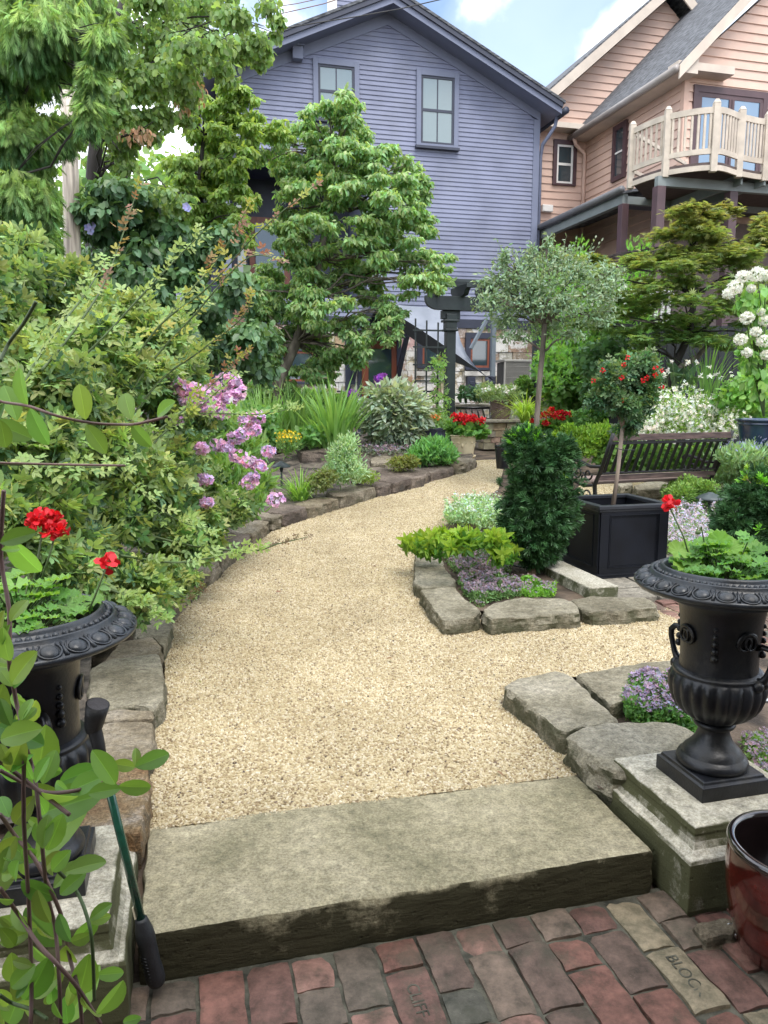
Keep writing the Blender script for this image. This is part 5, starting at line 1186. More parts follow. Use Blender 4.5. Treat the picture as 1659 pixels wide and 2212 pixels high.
mb = MB(); mb.box(u0+.03, u1-.03, a0[1]+.06, a0[1]+d_-.02, z0+.05, z1-.06); mb.build('coil', M('coil', (.05,.05,.05), .6, .2), root, uv=True)

# stone seat walls round the patio
def wallbox(name, label, u0, u1, v0, v1, z0, z1, bw, bh, seed, mat=m_block2, cap=True, pal=pal):
    rt = thing(name, label, 'stone wall', W((u0+u1)/2, v0, z0)); mb = MB(); mb.box(u0+.05, u1-.05, v0+.05, v1-.05, z0, z1, (.2,.17,.13))
    blocks(mb, u0, u1, v0+.03, z0, z1, bw, bh, seed, pal, depth=.05); blocks(mb, v0+.06, v1, u0+.03, z0, z1, bw, bh, seed+1, pal, depth=.05, side=True)
    mb.build('masonry', mat, rt, uv=True, fix=False)
    if cap: mb = MB(); mb.box(u0-.04, u1+.04, v0-.04, v1+.02, z1+.003, z1+.055); mb.build('coping', m_flag, rt, uv=True, bevel=.012)
    return rt
p0 = UVZ(GD(1048,972)); zc = UVZ(PT(1050,914,PV(1048,972,p0[1]).y))[2]
wallbox('seat_wall', 'dry-stone seat wall with a flat coping between the arbor posts', p0[0], p0[0]+1.6, p0[1]+.05, p0[1]+.55, PATIO, zc, .22, .11, 9, pal=[(.30,.27,.20),(.36,.31,.23),(.25,.22,.17),(.40,.36,.28)])
p1 = UVZ(PT(983,905,15.2)); zc1 = PT(1000,880,15.2).z
wallbox('planter_wall', 'pale stone planter wall with white coping along the back of the patio', p1[0], p1[0]+2.6, p1[1], p1[1]+.6, PATIO, zc1, .25, .13, 12, mat=m_block)

# ================================================================== dark fence on the right, pickets, wires, utility pole
m_fence = M('dark_green_fence', (.008,.012,.013), .7, .3, 5, .2, 40, stretch=(4,4,.4))
f0 = UVZ(PT(1345,800,12.6)); f1z = PT(1500,690,11.9).z
root = thing('board_fence', 'tall near-black board fence behind the maple and hydrangea', 'fence', W(f0[0], f0[1], PATIO))
u = f0[0]-.2; mb = MB(); rd = random.Random(3)
while u < f0[0]+6: mb.box(u, u+.135, f0[1]+rd.uniform(-.006,.006), f0[1]+.02, PATIO-.1, f1z+rd.uniform(-.004,.004)); u += .142
mb.build('board', m_fence, root, uv=True)
mb = MB()
for k in range(4): u = f0[0]+.2+k*1.8; mb.box(u, u+.09, f0[1]+.022, f0[1]+.11, PATIO-.1, f1z+.06)
mb.build('post', m_fence, root, uv=True)
m_picket = M('white_picket', (.55,.54,.52), .6, .1); root = thing('picket_fence', 'white picket railing glimpsed through the maple leaves below the porch', 'fence', tuple(PT(1290,690,13.6)))
mb = MB(); q0 = UVZ(PT(1275,690,13.6)); zt_ = PT(1290,612,13.6).z; k = q0[0]
while k < q0[0]+1.6: mb.box(k, k+.07, q0[1], q0[1]+.02, zt_-.95, zt_+(.02 if int(k*8) % 2 else 0)); k += .125
mb.build('picket', m_picket, root, uv=True); mb = MB(); mb.box(q0[0]-.05, q0[0]+1.65, q0[1]+.022, q0[1]+.06, zt_-.2, zt_-.12); mb.box(q0[0]-.05, q0[0]+1.65, q0[1]+.022, q0[1]+.06, zt_-.85, zt_-.77); mb.build('rail', m_picket, root, uv=True)
m_wire = M('wire', (.02,.02,.02), .6, .1, 8, 0); m_wirer = M('rusty_wire', (.18,.09,.07), .6, .1, 8, 0)
def wire(pts, r, label, mt=m_wire):
    P = [PT(*p) for p in pts]; mb = MB(); mb.tube(P, r, 6); tag(mb.build('wire', mt, loc=P[0]), label, 'wire', None)
wire([(560,40,14.5),(640,22,14.8),(700,8,15),(760,-12,15.2)], .008, 'upper reddish overhead wire crossing the sky left of the blue gable', m_wirer)
wire([(560,20,14.5),(640,8,14.8),(700,-5,15)], .007, 'topmost thin overhead wire crossing the sky left of the blue gable', m_wirer)
wire([(590,66,15),(680,50,15.2),(770,36,15.6),(860,20,16),(960,-3,16.5)], .010, 'twisted service cable running in front of the blue gable peak')
wire([(380,112,13),(480,80,14),(560,52,14.4)], .012, 'dark cable vanishing into the leaves left of the blue roof')
m_pole = M('weathered_pole', (.30,.26,.22), .85, .3, 4, .6, 22, col2=(.42,.37,.31), stretch=(6,6,.5))
pb_ = PT(158,820,7.6); pt_ = PT(143,190,7.4); mb = MB()
mb.tube([Vector((pb_.x, 7.5, -.1)).lerp(Vector((pt_.x-.02, 7.5, pt_.z)), t) for t in (0,.25,.5,.75,1)], [.088,.083,.078,.074,.07], 20)
tag(mb.build('utility_pole', m_pole, loc=(pb_.x, 7.5, 0), smooth=True), 'weathered grey wooden utility pole rising through the left foliage', 'utility pole')
# ================================================================== plants
Z1 = np.array([[0,0,1.]])
def styl(N, kind, r=.45):
    n = len(N)
    if kind == 'droop': D = .45*N-Z1+r*rn(n)*.7; U = N+.3*Z1+.45*rn(n)
    elif kind == 'hang': D = .35*N-Z1*.9+r*rn(n)*.5; U = N+.5*rn(n)
    elif kind == 'flat': D = N*np.array([[1,1,.15]])+r*rn(n)*np.array([[1,1,.3]]); U = Z1+.22*rn(n)
    elif kind == 'up': D = N*.55+Z1*.8+r*rn(n); U = Z1*.4+N+.4*rn(n)
    elif kind == 'shrub': D = N*.35+rn(n)*.8+Z1*.15; U = N*.75+Z1*.45+.5*rn(n)
    elif kind == 'tier': D = N*np.array([[.75,.75,.2]])-Z1*.7+.42*rn(n); U = N*.7+Z1*.6+.6*rn(n)
    elif kind == 'out': D = N+r*rn(n)*.6; U = Z1+.5*rn(n)
    else: D = N*.6+r*rn(n)*1.3; U = Z1*.8+N*.6+.7*rn(n)
    return D, U
LF = tl(.5); LFW = tl(.68, .05, .15); LFN = tl(.26, .03, .15); LF2 = tl2(.5, .05, .3); LFR = tl2(.55, .05, .12)
def mk_rose5():
    p = []; lf = tl(.47, .05, .08)
    p.append((lf, (.64,0,0), 0, 0, .42, 0))
    for x, s_ in ((.58,.38),(.22,.36)):
        for sg in (-1, 1): p.append((lf, (x,0,0), sg*1.1, .08, s_, 0))
    V, F = comb(p); o = len(V); V = np.vstack([V, [(0,-.008,0),(0,.008,0),(.64,.005,0),(.64,-.005,0)]]); F = list(F)+[(o,o+3,o+2,o+1)]
    return V, F
ROSE5 = mk_rose5()
def mk_maple():
    lf = tl(.2, .02, .12); return comb([(lf, (0,0,0), a, -.1, s_, 0) for a, s_ in ((0,1),(.55,.92),(-.55,.92),(1.15,.7),(-1.15,.7),(1.8,.42),(-1.8,.42))])
MAPLE = mk_maple()
def mk_star(nn=22, w=.10, spread=1.15):
    rd = random.Random(5); p = []
    for k in range(nn):
        az = rd.uniform(0, 6.28); el = rd.uniform(.1, spread)
        d = Vector((math.cos(el), math.sin(el)*math.cos(az), math.sin(el)*math.sin(az)))
        # needle as thin quad along d
        s_ = d.cross(Vector((rd.uniform(-1,1), rd.uniform(-1,1), rd.uniform(-1,1)))).normalized()*w/2; b0 = Vector((rd.uniform(-.35,.1),0,0)); L_ = rd.uniform(.75,1)
        p.append([b0-s_*.7, b0+s_*.7, b0+d*L_*.8+s_, b0+d*L_, b0+d*L_*.8-s_])
    V = [tuple(v) for q in p for v in q]; F = [tuple(range(i*5, i*5+5)) for i in range(len(p))]
    return np.array(V, float), F
STAR = mk_star(); STARF = mk_star(14, .09, 1.3)
def mk_spray():
    lf = tl(.10, .01, .1); p = [(lf, (0,0,0), 0, 0, 1, 0)]
    for x, s_ in ((.1,.36),(.3,.42),(.5,.36),(.7,.26)):
        for sg in (-1,1): p.append((lf, (x,0,-.05*x), sg*.42, .0, s_, 0))
    return comb(p)
SPRAY = mk_spray()
def mk_whorl(nl=6, w=.42, pit=.5): 
    lf = tl2(w, .05, .35); return comb([(lf, (0,0,0), 2*math.pi*k/nl, pit if k % 2 else pit*.4, 1 if k % 2 else .8, 0) for k in range(nl)])
WHORL = mk_whorl(); 
def mk_pinn():      # dangling dogwood twig: opposite pairs drooping
    lf = tl(.45, .06, .15); p = [(lf, (.75,0,-.1), 0, -.5, .55, 0)]
    for x in (.2, .5, .75):
        for sg in (-1, 1): p.append((lf, (x,0,-.06), sg*.8, -.75, .5, 0))
    return comb(p)
PINN = mk_pinn()
def mk_gleaf(n=26, deep=.06, ruf=.20):     # scalloped round geranium leaf
    V = [(0,0,0)]; F = []
    for ring, rr in ((1,.45),(2,.8),(3,1.0)):
        for k in range(n):
            a = math.pi*(-.92)+2*math.pi*.92*k/(n-1); r = rr*.5*(1+(deep*(1 if k % 3 else -1.0) if ring == 3 else 0))
            V.append((.38+r*math.cos(a), r*math.sin(a)*1.1, .10*rr*rr+ruf*.5*math.sin(k*2.1)*rr*rr*(1 if ring > 1 else 0)))
    for k in range(n-1): F.append((0, 1+k, 2+k))
    for q in range(2):
        for k in range(n-1): a = 1+q*n+k; F.append((a, a+n, a+n+1, a+1))
    V[0] = (.38,0,-.03); return np.array(V, float), F
GLEAF = mk_gleaf()
PETAL = (np.array([(0,0,0),(.55,.38,.10),(.95,.2,.05),(.95,-.2,.05),(.55,-.38,.10)], float), [(0,4,3,2,1)])
def mk_flor(n=5, w=.8):
    v, f = tl(w, .03, -.15); return comb([((v*np.array([1,1,1]), f), (0,0,0), 2*math.pi*k/n, .25, 1, 0) for k in range(n)])
FLOR = mk_flor(); FLOR4 = mk_flor(4, .55)
m_bark = M('bark_grey', (.085,.07,.055), .9, .35, 10, .7, 40, col2=(.16,.135,.11), stretch=(1,1,.25))
m_barkd = M('bark_dark', (.035,.03,.028), .9, .3, 10, .6, 40, stretch=(1,1,.25))
m_stem = M('green_stem', (.07,.11,.035), .6, .2, 8, 0); m_stemr = M('red_stem', (.13,.07,.06), .6, .3, 5, 0, col2=(.2,.12,.1))
G = dict(
 dog=leafmat('dogwood_leaf', (0.214,0.348,0.168), .42, 0.38), kou=leafmat('kousa_leaf', (0.219,0.354,0.127), .45, 0.41), lin=leafmat('linden_leaf', (0.225,0.338,0.140), .45, 0.45),
 ced=leafmat('cedar_leaf', (0.206,0.341,0.120), .6, 0.27), dark=leafmat('vine_leaf', (0.096,0.186,0.092), .4, 0.27), rose=leafmat('rose_leaf', (0.260,0.364,0.160), .42, 0.38),
 near=leafmat('honeysuckle_leaf', (0.221,0.357,0.094), .45, 0.45), yew=leafmat('yew_needle', (0.046,0.113,0.039), .45, 0.10), mapl=leafmat('maple_leaf', (0.220,0.263,0.108), .5, 0.45),
 grey=leafmat('grey_leaf', (0.261,0.340,0.238), .6, 0.27), silv=leafmat('silver_leaf', (0.307,0.361,0.274), .55, 0.27), blade=leafmat('blade_leaf', (0.205,0.348,0.126), .45, 0.41), lime=leafmat('lime_leaf', (0.26,0.40,0.055), .5, 0.45),
 ger=leafmat('geranium_leaf', (0.165,0.320,0.084), .55, 0.41), box=leafmat('box_leaf', (0.116,0.226,0.082), .45, 0.27), hyd=leafmat('hydrangea_leaf', (0.248,0.421,0.144), .45, 0.41), sage=leafmat('sage_leaf', (0.373,0.533,0.311), .6, 0.34),
 red=leafmat('red_petal', (.62,.012,.022), .5, .2, tcol=(.8,.02,.02)), pink=leafmat('pink_petal', (.84,.58,.80), .6, .35, tcol=(.88,.65,.85)), purp=leafmat('violet_petal', (.42,.10,.55), .6, .3, tcol=(.5,.15,.6)), mauv=leafmat('mauve_petal', (.27,.215,.27), .7, .2), white=leafmat('white_petal', (.86,.86,.76), .6, .35, tcol=(.86,.86,.76)),
 yel=leafmat('yellow_petal', (.75,.55,.04), .6, .2), oran=leafmat('orange_petal', (.75,.18,.04), .6, .2), peri=leafmat('periwinkle_petal', (.36,.36,.66), .6, .2))
def plant(name, label, cat, base, blobs, n, size, tm, mat, style='rand', shell=.7, rough=.22, tint=None, jit=.25, hue=.06, r=.45, part='leaves', trunk=None, group=None, bark=None, sv=.3, topbias=0, light=None, fs=2.2, root=None, cut=None):
    rt = root or thing(name, label, cat, tuple(base), group)
    P, N, k = blobpts(blobs, n, shell, rough, fs, topbias)
    if cut is not None: q = cut(P); P, N, k = P[q], N[q], k[q]
    D, U = styl(N, style, r); n = len(P)
    S = size*(1+RNG.uniform(-sv, sv, n))
    t = np.ones((n, 3)) if tint is None else (tint(P, N, k) if callable(tint) else np.tile(np.array(tint, float), (n, 1)))
    cloud(part, mat, rt, P, D, U, S, tm, t, jit=jit, hue=hue)
    if trunk:
        mb = MB(); tb = [Vector(p) for p in trunk[0]]; r0, r1 = trunk[1], trunk[2]
        m_ = len(tb); mb.tube(tb, [r0+(r1-r0)*i/(m_-1) for i in range(m_)], 10); mb.build('trunk', bark or m_bark, rt, smooth=True)
        mb = MB(); random.seed(len(blobs)*7+int(n))
        for b in (blobs if len(blobs) < 60 else blobs[::5]):
            c = Vector(b[0]); # leave the trunk at the nearest reasonable height
            best = min(tb[max(1, m_//3):], key=lambda q: (q-c).length+(max(0, q.z-c.z)*1.5))
            pts = limb(mb, best, c, r1*.62, r1*.16, sag=.07, n=6, wob=.05)
            for q in range(4):
                e = c+Vector((random.uniform(-1,1)*b[1], random.uniform(-1,1)*b[2], random.uniform(-.6,1)*b[3]))*.8
                limb(mb, pts[random.choice((3,4,5))], e, r1*.2, r1*.06, sag=.05, n=3)
        mb.build('branches', bark or m_bark, rt, smooth=True)
    return rt
def B(l, Y, dy=None): return [pblob(x, y, Y+(i*37 % 7-3)*(dy if dy is not None else .12), rx, ry) for i, (x, y, rx, ry) in enumerate(l)]
def sub_(Bl, k, sc, spread, flat=1.0):     # break each mass into smaller tufts
    out = []; rd = random.Random(len(Bl)*13+k)
    for c, rx, ry, rz_ in Bl:
        for i in range(k):
            a = rd.uniform(0, 6.283); e = rd.uniform(-1, 1); q = math.sqrt(1-e*e)*rd.uniform(.6,1)
            s_ = sc*rd.uniform(.75,1.25); out.append(((c[0]+rx*q*math.cos(a)*spread, c[1]+ry*q*math.sin(a)*spread, c[2]+rz_*e*spread), rx*s_, ry*s_, rz_*s_*flat if flat < 1 else rz_*s_))
    return out
LFD = tl2(.44, .05, .35)
def gpt(px, Y): p = PT(px, 1000, Y); return (p.x, p.y, T(p.x, p.y))
def toplight(lo, hi):     # light from above put into the tint: tuft tops paler, undersides darker
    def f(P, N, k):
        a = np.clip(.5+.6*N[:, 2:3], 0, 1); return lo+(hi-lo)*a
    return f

# ---- trees at the back and left
far = [((-9,30,6.5),4,3,4.5),((-14,28,5),4,3,5),((-5.5,34,4.5),3,3,3.2),((-19,30,7),5,3,6)]
for i, (b, lab) in enumerate(zip(far, ['broad hazy green tree far behind the left garden','tall green tree at the far left behind the cedar','small rounded tree seen low through the gap of sky','tallest distant tree at the left edge'])):
    plant('background_tree', lab, 'tree', (b[0][0], b[0][1], PATIO), [((b[0][0]+random.uniform(-.5,.5)*b[1], b[0][1], b[0][2]+random.uniform(-.5,.5)*b[3]), b[1]*.55, b[2]*.55, b[3]*.5) for _ in range(7)], 5000, .38, LFW, G['kou'], 'rand', rough=.3,
          trunk=([(b[0][0], b[0][1], PATIO), (b[0][0]+.2, b[0][1], b[0][2])], .3, .12), group='trees beyond the garden')
# dogwood in the middle
dog = [(735,235,34,22),(695,262,46,28),(748,285,36,28),(672,310,52,30),(720,335,46,28),(598,345,52,15),(652,352,60,24),(745,350,55,28),(838,348,42,20),(880,380,38,18),(908,412,26,24),(820,392,62,28),
 (700,400,85,34),(640,428,42,34),(780,445,80,32),(862,450,52,24),(900,492,36,24),(842,505,62,28),(740,500,82,36),(672,512,56,40),(790,555,80,28),(872,552,62,28),(930,568,42,22),(955,595,22,16),(685,580,60,36),(905,610,50,20),
 (655,640,66,44),(596,690,60,50),(702,668,60,32),(560,640,42,44),(722,735,60,34),(648,760,60,40),(775,728,30,34),(558,740,48,54),(588,812,48,36),(842,700,20,34),(850,655,36,22),(800,625,42,20),(615,590,46,40),(620,520,36,40),(770,770,24,16),(690,800,40,22)]
YD = 12.4; tb = gpt(604, YD)
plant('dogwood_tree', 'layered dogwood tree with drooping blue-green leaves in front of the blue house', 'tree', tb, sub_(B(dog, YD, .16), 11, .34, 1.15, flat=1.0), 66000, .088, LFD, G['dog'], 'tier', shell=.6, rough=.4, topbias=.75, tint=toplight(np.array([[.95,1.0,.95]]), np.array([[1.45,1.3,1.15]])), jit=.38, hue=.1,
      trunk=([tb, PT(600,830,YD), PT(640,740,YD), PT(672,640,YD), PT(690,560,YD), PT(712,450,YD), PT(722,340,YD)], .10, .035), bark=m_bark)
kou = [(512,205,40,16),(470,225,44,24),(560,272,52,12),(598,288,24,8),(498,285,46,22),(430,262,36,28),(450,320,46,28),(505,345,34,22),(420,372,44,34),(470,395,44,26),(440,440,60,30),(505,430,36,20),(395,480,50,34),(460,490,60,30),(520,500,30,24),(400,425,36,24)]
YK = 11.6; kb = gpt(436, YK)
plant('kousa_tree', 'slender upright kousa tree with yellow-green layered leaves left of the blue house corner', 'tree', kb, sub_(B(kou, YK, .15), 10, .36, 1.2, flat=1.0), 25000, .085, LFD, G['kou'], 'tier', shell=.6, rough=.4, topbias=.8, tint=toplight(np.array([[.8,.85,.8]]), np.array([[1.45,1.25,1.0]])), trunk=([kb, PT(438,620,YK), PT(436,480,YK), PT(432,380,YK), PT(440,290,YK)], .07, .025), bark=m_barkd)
# linden-like canopy hanging in from the top left
lin = [(180,130,60,60),(345,150,60,40),(395,235,24,24),(160,260,40,40),(255,190,50,50),(330,262,30,14),(215,60,60,60),(245,250,40,30),(300,30,90,50),(390,30,80,46),(470,40,70,40),(545,38,50,34),(585,75,26,30),(500,95,60,30),(420,110,70,34),(330,105,80,40),(265,140,60,46),(300,190,70,36),(380,170,50,26),(450,165,46,22),(545,120,32,18),(240,230,50,40),(300,265,46,20),(235,320,44,36),(258,380,50,30),(232,430,50,36),(330,240,40,16),(300,440,60,26),(360,430,50,22),(270,300,26,30)]
YL = 9.0; lb = gpt(215, YL)
plant('linden_tree', 'broad-leaved tree whose rounded leaves hang in from the top left across the sky', 'tree', lb, sub_(B(lin, YL, .35), 6, .5, 1.1), 24000, .066, LFW, G['lin'], 'droop', shell=.35, rough=.4, r=.8, tint=(1.0,1.0,1.0), jit=.4, trunk=([lb, PT(205,700,YL), PT(200,400,YL), PT(215,200,YL), PT(250,60,YL), PT(280,-60,YL)], .12, .022), bark=m_barkd)
twx = thing('bare_branch', 'thin dead branch with curled brown leaves hanging beside the bright gap of sky', 'branch', tuple(PT(240,300,8.4)))
mb = MB(); pts = [PT(x, y, 8.4) for x, y in ((155,293),(200,302),(240,302),(280,290),(310,280),(330,292))]; mb.tube(pts, [.025,.02,.016,.012,.008,.004], 6)
for a, b_ in (((240,302),(262,330)),((280,290),(300,310)),((300,283),(332,262))): mb.tube([PT(*a, 8.4), PT(*b_, 8.3)], [.008,.003], 5)
mb.build('branch', m_barkd, twx, smooth=True)
plant('', '', '', (0,0,0), [pblob(300,290,8.4,34,16), pblob(395,200,8.6,14,40), pblob(430,200,8.6,12,24)], 150, .07, LF, leafmat('dry_leaf', (0.497,0.323,0.224), .7, 0.27), 'hang', root=twx)
# cedar, dense hanging sprays
ced = [(20,30,100,80),(110,40,90,80),(190,40,50,70),(60,130,110,80),(150,130,70,80),(20,220,90,80),(105,225,80,70),(180,200,36,50),(30,320,80,70),(70,340,44,60),(20,420,80,60),(60,440,46,60),(80,520,34,40),(30,510,70,60),(225,110,30,40),(-60,120,90,150),(-60,350,90,150)]
YC = 5.6; cb_ = gpt(-60, YC)
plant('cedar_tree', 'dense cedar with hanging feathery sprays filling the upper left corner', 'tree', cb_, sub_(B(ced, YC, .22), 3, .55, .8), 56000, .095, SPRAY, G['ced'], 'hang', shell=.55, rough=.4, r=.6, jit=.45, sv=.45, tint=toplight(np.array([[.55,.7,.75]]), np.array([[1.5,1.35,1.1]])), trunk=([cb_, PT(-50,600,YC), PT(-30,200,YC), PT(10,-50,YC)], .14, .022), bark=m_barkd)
# dark vine thicket with morning glories
vin = [(225,480,60,46),(300,470,80,50),(380,520,70,54),(260,570,90,60),(350,600,90,66),(440,640,80,66),(490,560,60,50),(510,700,70,80),(300,690,110,80),(420,760,110,70),(200,650,70,80),(530,800,50,60),(330,540,60,40),(470,690,60,60),(250,430,60,30)]
YV = 8.2; vb = gpt(330, YV)
rt = plant('morning_glory_vine', 'dark green leafy thicket with a few violet morning glories behind the rose canes', 'vine', vb, sub_(B(vin, YV, .2), 4, .5, .9), 17000, .085, LFW, G['dark'], 'droop', shell=.7, rough=.3, r=.8, jit=.35, tint=toplight(np.array([[.75,.8,.85]]), np.array([[1.4,1.3,1.1]])))
for x, y in ((190,492),(200,488),(196,500),(402,446),(406,450),(388,640)):
    c = PT(x, y, YV-.75); P = np.tile(np.array(c), (5, 1)); a = np.arange(5)*2*math.pi/5
    cloud('flower', G['peri'], rt, P, np.stack([np.cos(a), -.3+0*a, np.sin(a)], 1), np.tile([[0,-1,.1]], (5, 1)), .04, tl(.9, .0, 0), jit=.1)

# ---- big arching rose shrub, left foreground
ros = [(40,640,70,60,4.6),(120,620,70,50,4.9),(60,740,90,70,4.2),(170,700,80,60,4.8),(250,680,60,50,5.2),(90,860,100,80,3.9),(210,800,90,70,4.5),(320,760,60,60,5.2),(60,980,90,80,3.6),(180,940,90,70,4.1),(300,880,80,70,4.9),(390,760,50,60,5.6),
 (130,1060,100,70,3.7),(260,1010,90,70,4.3),(370,960,60,60,5.0),(60,1120,70,70,3.3),(200,1130,90,60,3.9),(330,1100,80,60,4.6),(420,1060,50,50,5.2),(130,1210,80,60,3.5),(250,1220,80,50,3.9),(360,1190,70,46,4.5),(440,1140,50,36,5.1),(300,1280,60,36,3.9),(380,1250,40,26,4.3),(20,560,60,50,4.7),(420,860,40,50,5.6),(480,1100,40,26,5.7),(-40,800,80,200,3.9)]
RB = [pblob(x, y, Y, rx, ry) for x, y, rx, ry, Y in ros]
rb = gpt(150, 4.2)
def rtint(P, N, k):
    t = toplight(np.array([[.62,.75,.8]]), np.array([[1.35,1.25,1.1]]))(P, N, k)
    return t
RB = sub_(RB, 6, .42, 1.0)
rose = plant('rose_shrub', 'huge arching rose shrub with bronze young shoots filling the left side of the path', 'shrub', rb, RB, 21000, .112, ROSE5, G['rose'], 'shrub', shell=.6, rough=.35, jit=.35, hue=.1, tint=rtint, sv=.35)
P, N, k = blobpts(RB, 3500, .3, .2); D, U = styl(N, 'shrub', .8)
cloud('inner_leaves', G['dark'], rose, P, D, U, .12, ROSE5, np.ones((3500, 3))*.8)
canes = [([(120,1180,4.0),(230,900,4.3),(330,720,4.4),(450,620,4.3),(560,500,4.2),(688,395,4.1)],'b'),([(150,1100,4.1),(300,820,4.4),(420,680,4.5),(530,560,4.4),(600,560,4.4)],'b'),([(180,1060,4.2),(330,840,4.5),(430,760,4.6),(520,690,4.6),(545,640,4.6)],'b'),
 ([(60,1150,3.6),(120,860,3.7),(250,700,3.8),(380,560,3.9),(440,500,3.9)],'g'),([(200,1150,4.0),(330,960,4.4),(430,880,4.6),(520,800,4.7)],'g'),([(20,900,3.2),(90,760,3.3),(180,640,3.6),(230,560,3.8)],'g'),([(90,800,3.6),(170,700,3.8),(235,590,4),(300,400,4.2)],'b'),
 ([(300,1150,4.3),(420,1180,4.3),(545,1190,4.3),(600,1175,4.3),(665,1160,4.3)],'d'),([(250,1230,3.8),(330,1250,3.8),(400,1290,3.9),(438,1272,3.9)],'d'),([(260,1200,3.8),(380,1215,4),(480,1200,4.2),(530,1190,4.2)],'g'),([(230,1270,3.6),(300,1300,3.6),(350,1330,3.6)],'g'),([(350,900,4.6),(450,893,4.6),(560,895,4.6),(640,880,4.6)],'g'),
 ([(0,1000,3.0),(140,1010,3.4),(275,1006,3.6)],'g'),([(110,900,3.7),(240,1000,3.9),(360,1110,4.1),(460,1150,4.3)],'g'),([(250,1000,4.3),(380,900,4.5),(470,820,4.7),(530,760,4.8)],'b'),([(300,760,4.8),(400,640,4.9),(470,560,5),(540,440,5)],'b')]
mb = MB(); LP, LD, LU, LT, LS = [], [], [], [], []
for pts, kd in canes:
    P3_ = [PT(*p) for p in pts]; n_ = 26
    pl = [cr(P3_, t*(len(P3_)-1)/n_) for t in range(n_+1)]
    mb.tube(pl, [.008*(1-.75*i/n_) for i in range(n_+1)], 6)
    for i in range(4, n_+1):
        for sg in (-1, 1):
            if random.random() < .22: continue
            d = (pl[min(i+1, n_)]-pl[i-1]).normalized(); s_ = Vector((random.uniform(-1,1), random.uniform(-1,1), random.uniform(-.4,.9))); 
            LP.append(tuple(pl[i])); LD.append(tuple(d*.5+s_*.8)); LU.append((random.uniform(-.4,.4), random.uniform(-.9,-.1), random.uniform(.2,1)))
            f = i/n_; LS.append(random.uniform(.085,.125)*(1-.35*f))
            if kd == 'd' and f > .62: LS[-1] *= .62; LT.append((.55,.30,.45))
            elif kd == 'b' and f > .55: LT.append(random.choice([(1.25,.42,.7),(1.1,.5,.6),(1.25,.88,.42),(1.2,.9,.42),(1.3,.95,.5),(.95,.36,.6)]))
            elif kd == 'b' and f > .35: LT.append(random.choice([(1.4,1.0,.45),(1.3,1.1,.5),(1.1,1.05,.8)]))
            else: LT.append((1.15,1.15,.95))
mb.build('canes', m_stem, rose, smooth=True)
cloud('young_leaves', G['rose'], rose, LP, LD, LU, np.array(LS), ROSE5, np.array(LT), jit=.15)

# ---- left bed: phlox, iris, sages
ph_fol = [(400,870,60,50,6.6),(470,920,60,50,6.7),(520,975,46,44,6.9),(480,1030,56,46,6.4),(535,1085,40,40,6.3),(420,960,50,50,6.3),(560,1040,30,30,6.8),(450,1100,40,30,6.0),(350,830,50,40,6.6)]
pb_ = gpt(480, 6.6)
phl = plant('phlox', 'tall pink-mauve phlox clump crowding the edging stones left of the path', 'flowers', pb_, [pblob(x, y, Y, rx, ry) for x, y, rx, ry, Y in ph_fol], 5200, .095, LFN, G['blade'], 'up', shell=.4, rough=.3, r=.6, tint=toplight(np.array([[.75,.8,.9]]), np.array([[1.3,1.25,1]])))
heads = [(352,812,15),(372,828,17),(395,838,17),(418,842,17),(440,858,18),(462,842,17),(482,826,18),(503,822,16),(515,846,17),(498,858,16),(470,872,15),(448,882,14),(425,870,14),(405,862,14),(480,893,13),(385,905,11),(535,908,16),(556,902,14),(548,926,16),(528,938,15),(508,946,14),(470,960,14),(488,966,14),(436,970,13),(515,985,16),(538,997,14),(560,1006,14),(580,975,13),(537,1042,16),(548,1030,12),(447,1034,12),(426,1037,12),(447,1086,11),(510,1078,9),(501,1106,8),(596,1078,17),(400,1030,8),(212,825,10),(232,830,9)]
for x, y, r_ in heads:
    Y = (4.9 if x < 460 else 5.4) if y < 915 else (5.0 if x < 460 else 6.0); c = PT(x, y, Y); R_ = r_*Y/1659; n_ = 42; d = unit(rn(n_)); d[:, 1] = -np.abs(d[:, 1])*.9-.0; d = unit(d)
    cloud('flower_head', G['pink'], phl, np.array(c)+d*R_*np.array([[1.15,.9,.85]])*RNG.uniform(.75,1.05,(n_, 1)), unit(rn(n_)+.3*d), d+.25*rn(n_), .022, FLOR, jit=.28, hue=.1)
def blades(root, base, n, L_, spread, w, mat, tint=(1,1,1), droop=.5, jit=.25, part='leaves', rbase=.06, seg=6):
    V = []; F = []; C = []
    for i in range(n):
        a = random.uniform(0, 6.283); le = L_*random.uniform(.6, 1.05); out = spread*random.uniform(.25, 1)*le; b0 = Vector(base)+Vector((math.cos(a), math.sin(a), 0))*rbase*random.random()
        a += random.uniform(-.5,.5); dr = droop*random.uniform(.3,1.3); dirv = Vector((math.cos(a), math.sin(a), 0)); sd = Vector((-math.sin(a), math.cos(a), 0)); o = len(V)
        h_ = math.sqrt(max(le*le-out*out, .02))
        for s_ in range(seg+1):
            t = s_/seg; p = b0+dirv*out*(t**1.6)+Vector((0,0,h_*(t-dr*.5*t**3))); ww = w*(1-t**2.5)*.5+.0004
            V += [p-sd*ww, p+sd*ww]
        for s_ in range(seg): F.append((o+2*s_, o+2*s_+1, o+2*s_+3, o+2*s_+2))
        k_ = 1+random.uniform(-jit, jit); C += [tuple(c*k_ for c in tint)]*seg
    mb = MB(); mb.v = V; mb.f = F; mb.c = C; return mb.build(part, mat, root, fix=False, smooth=True)
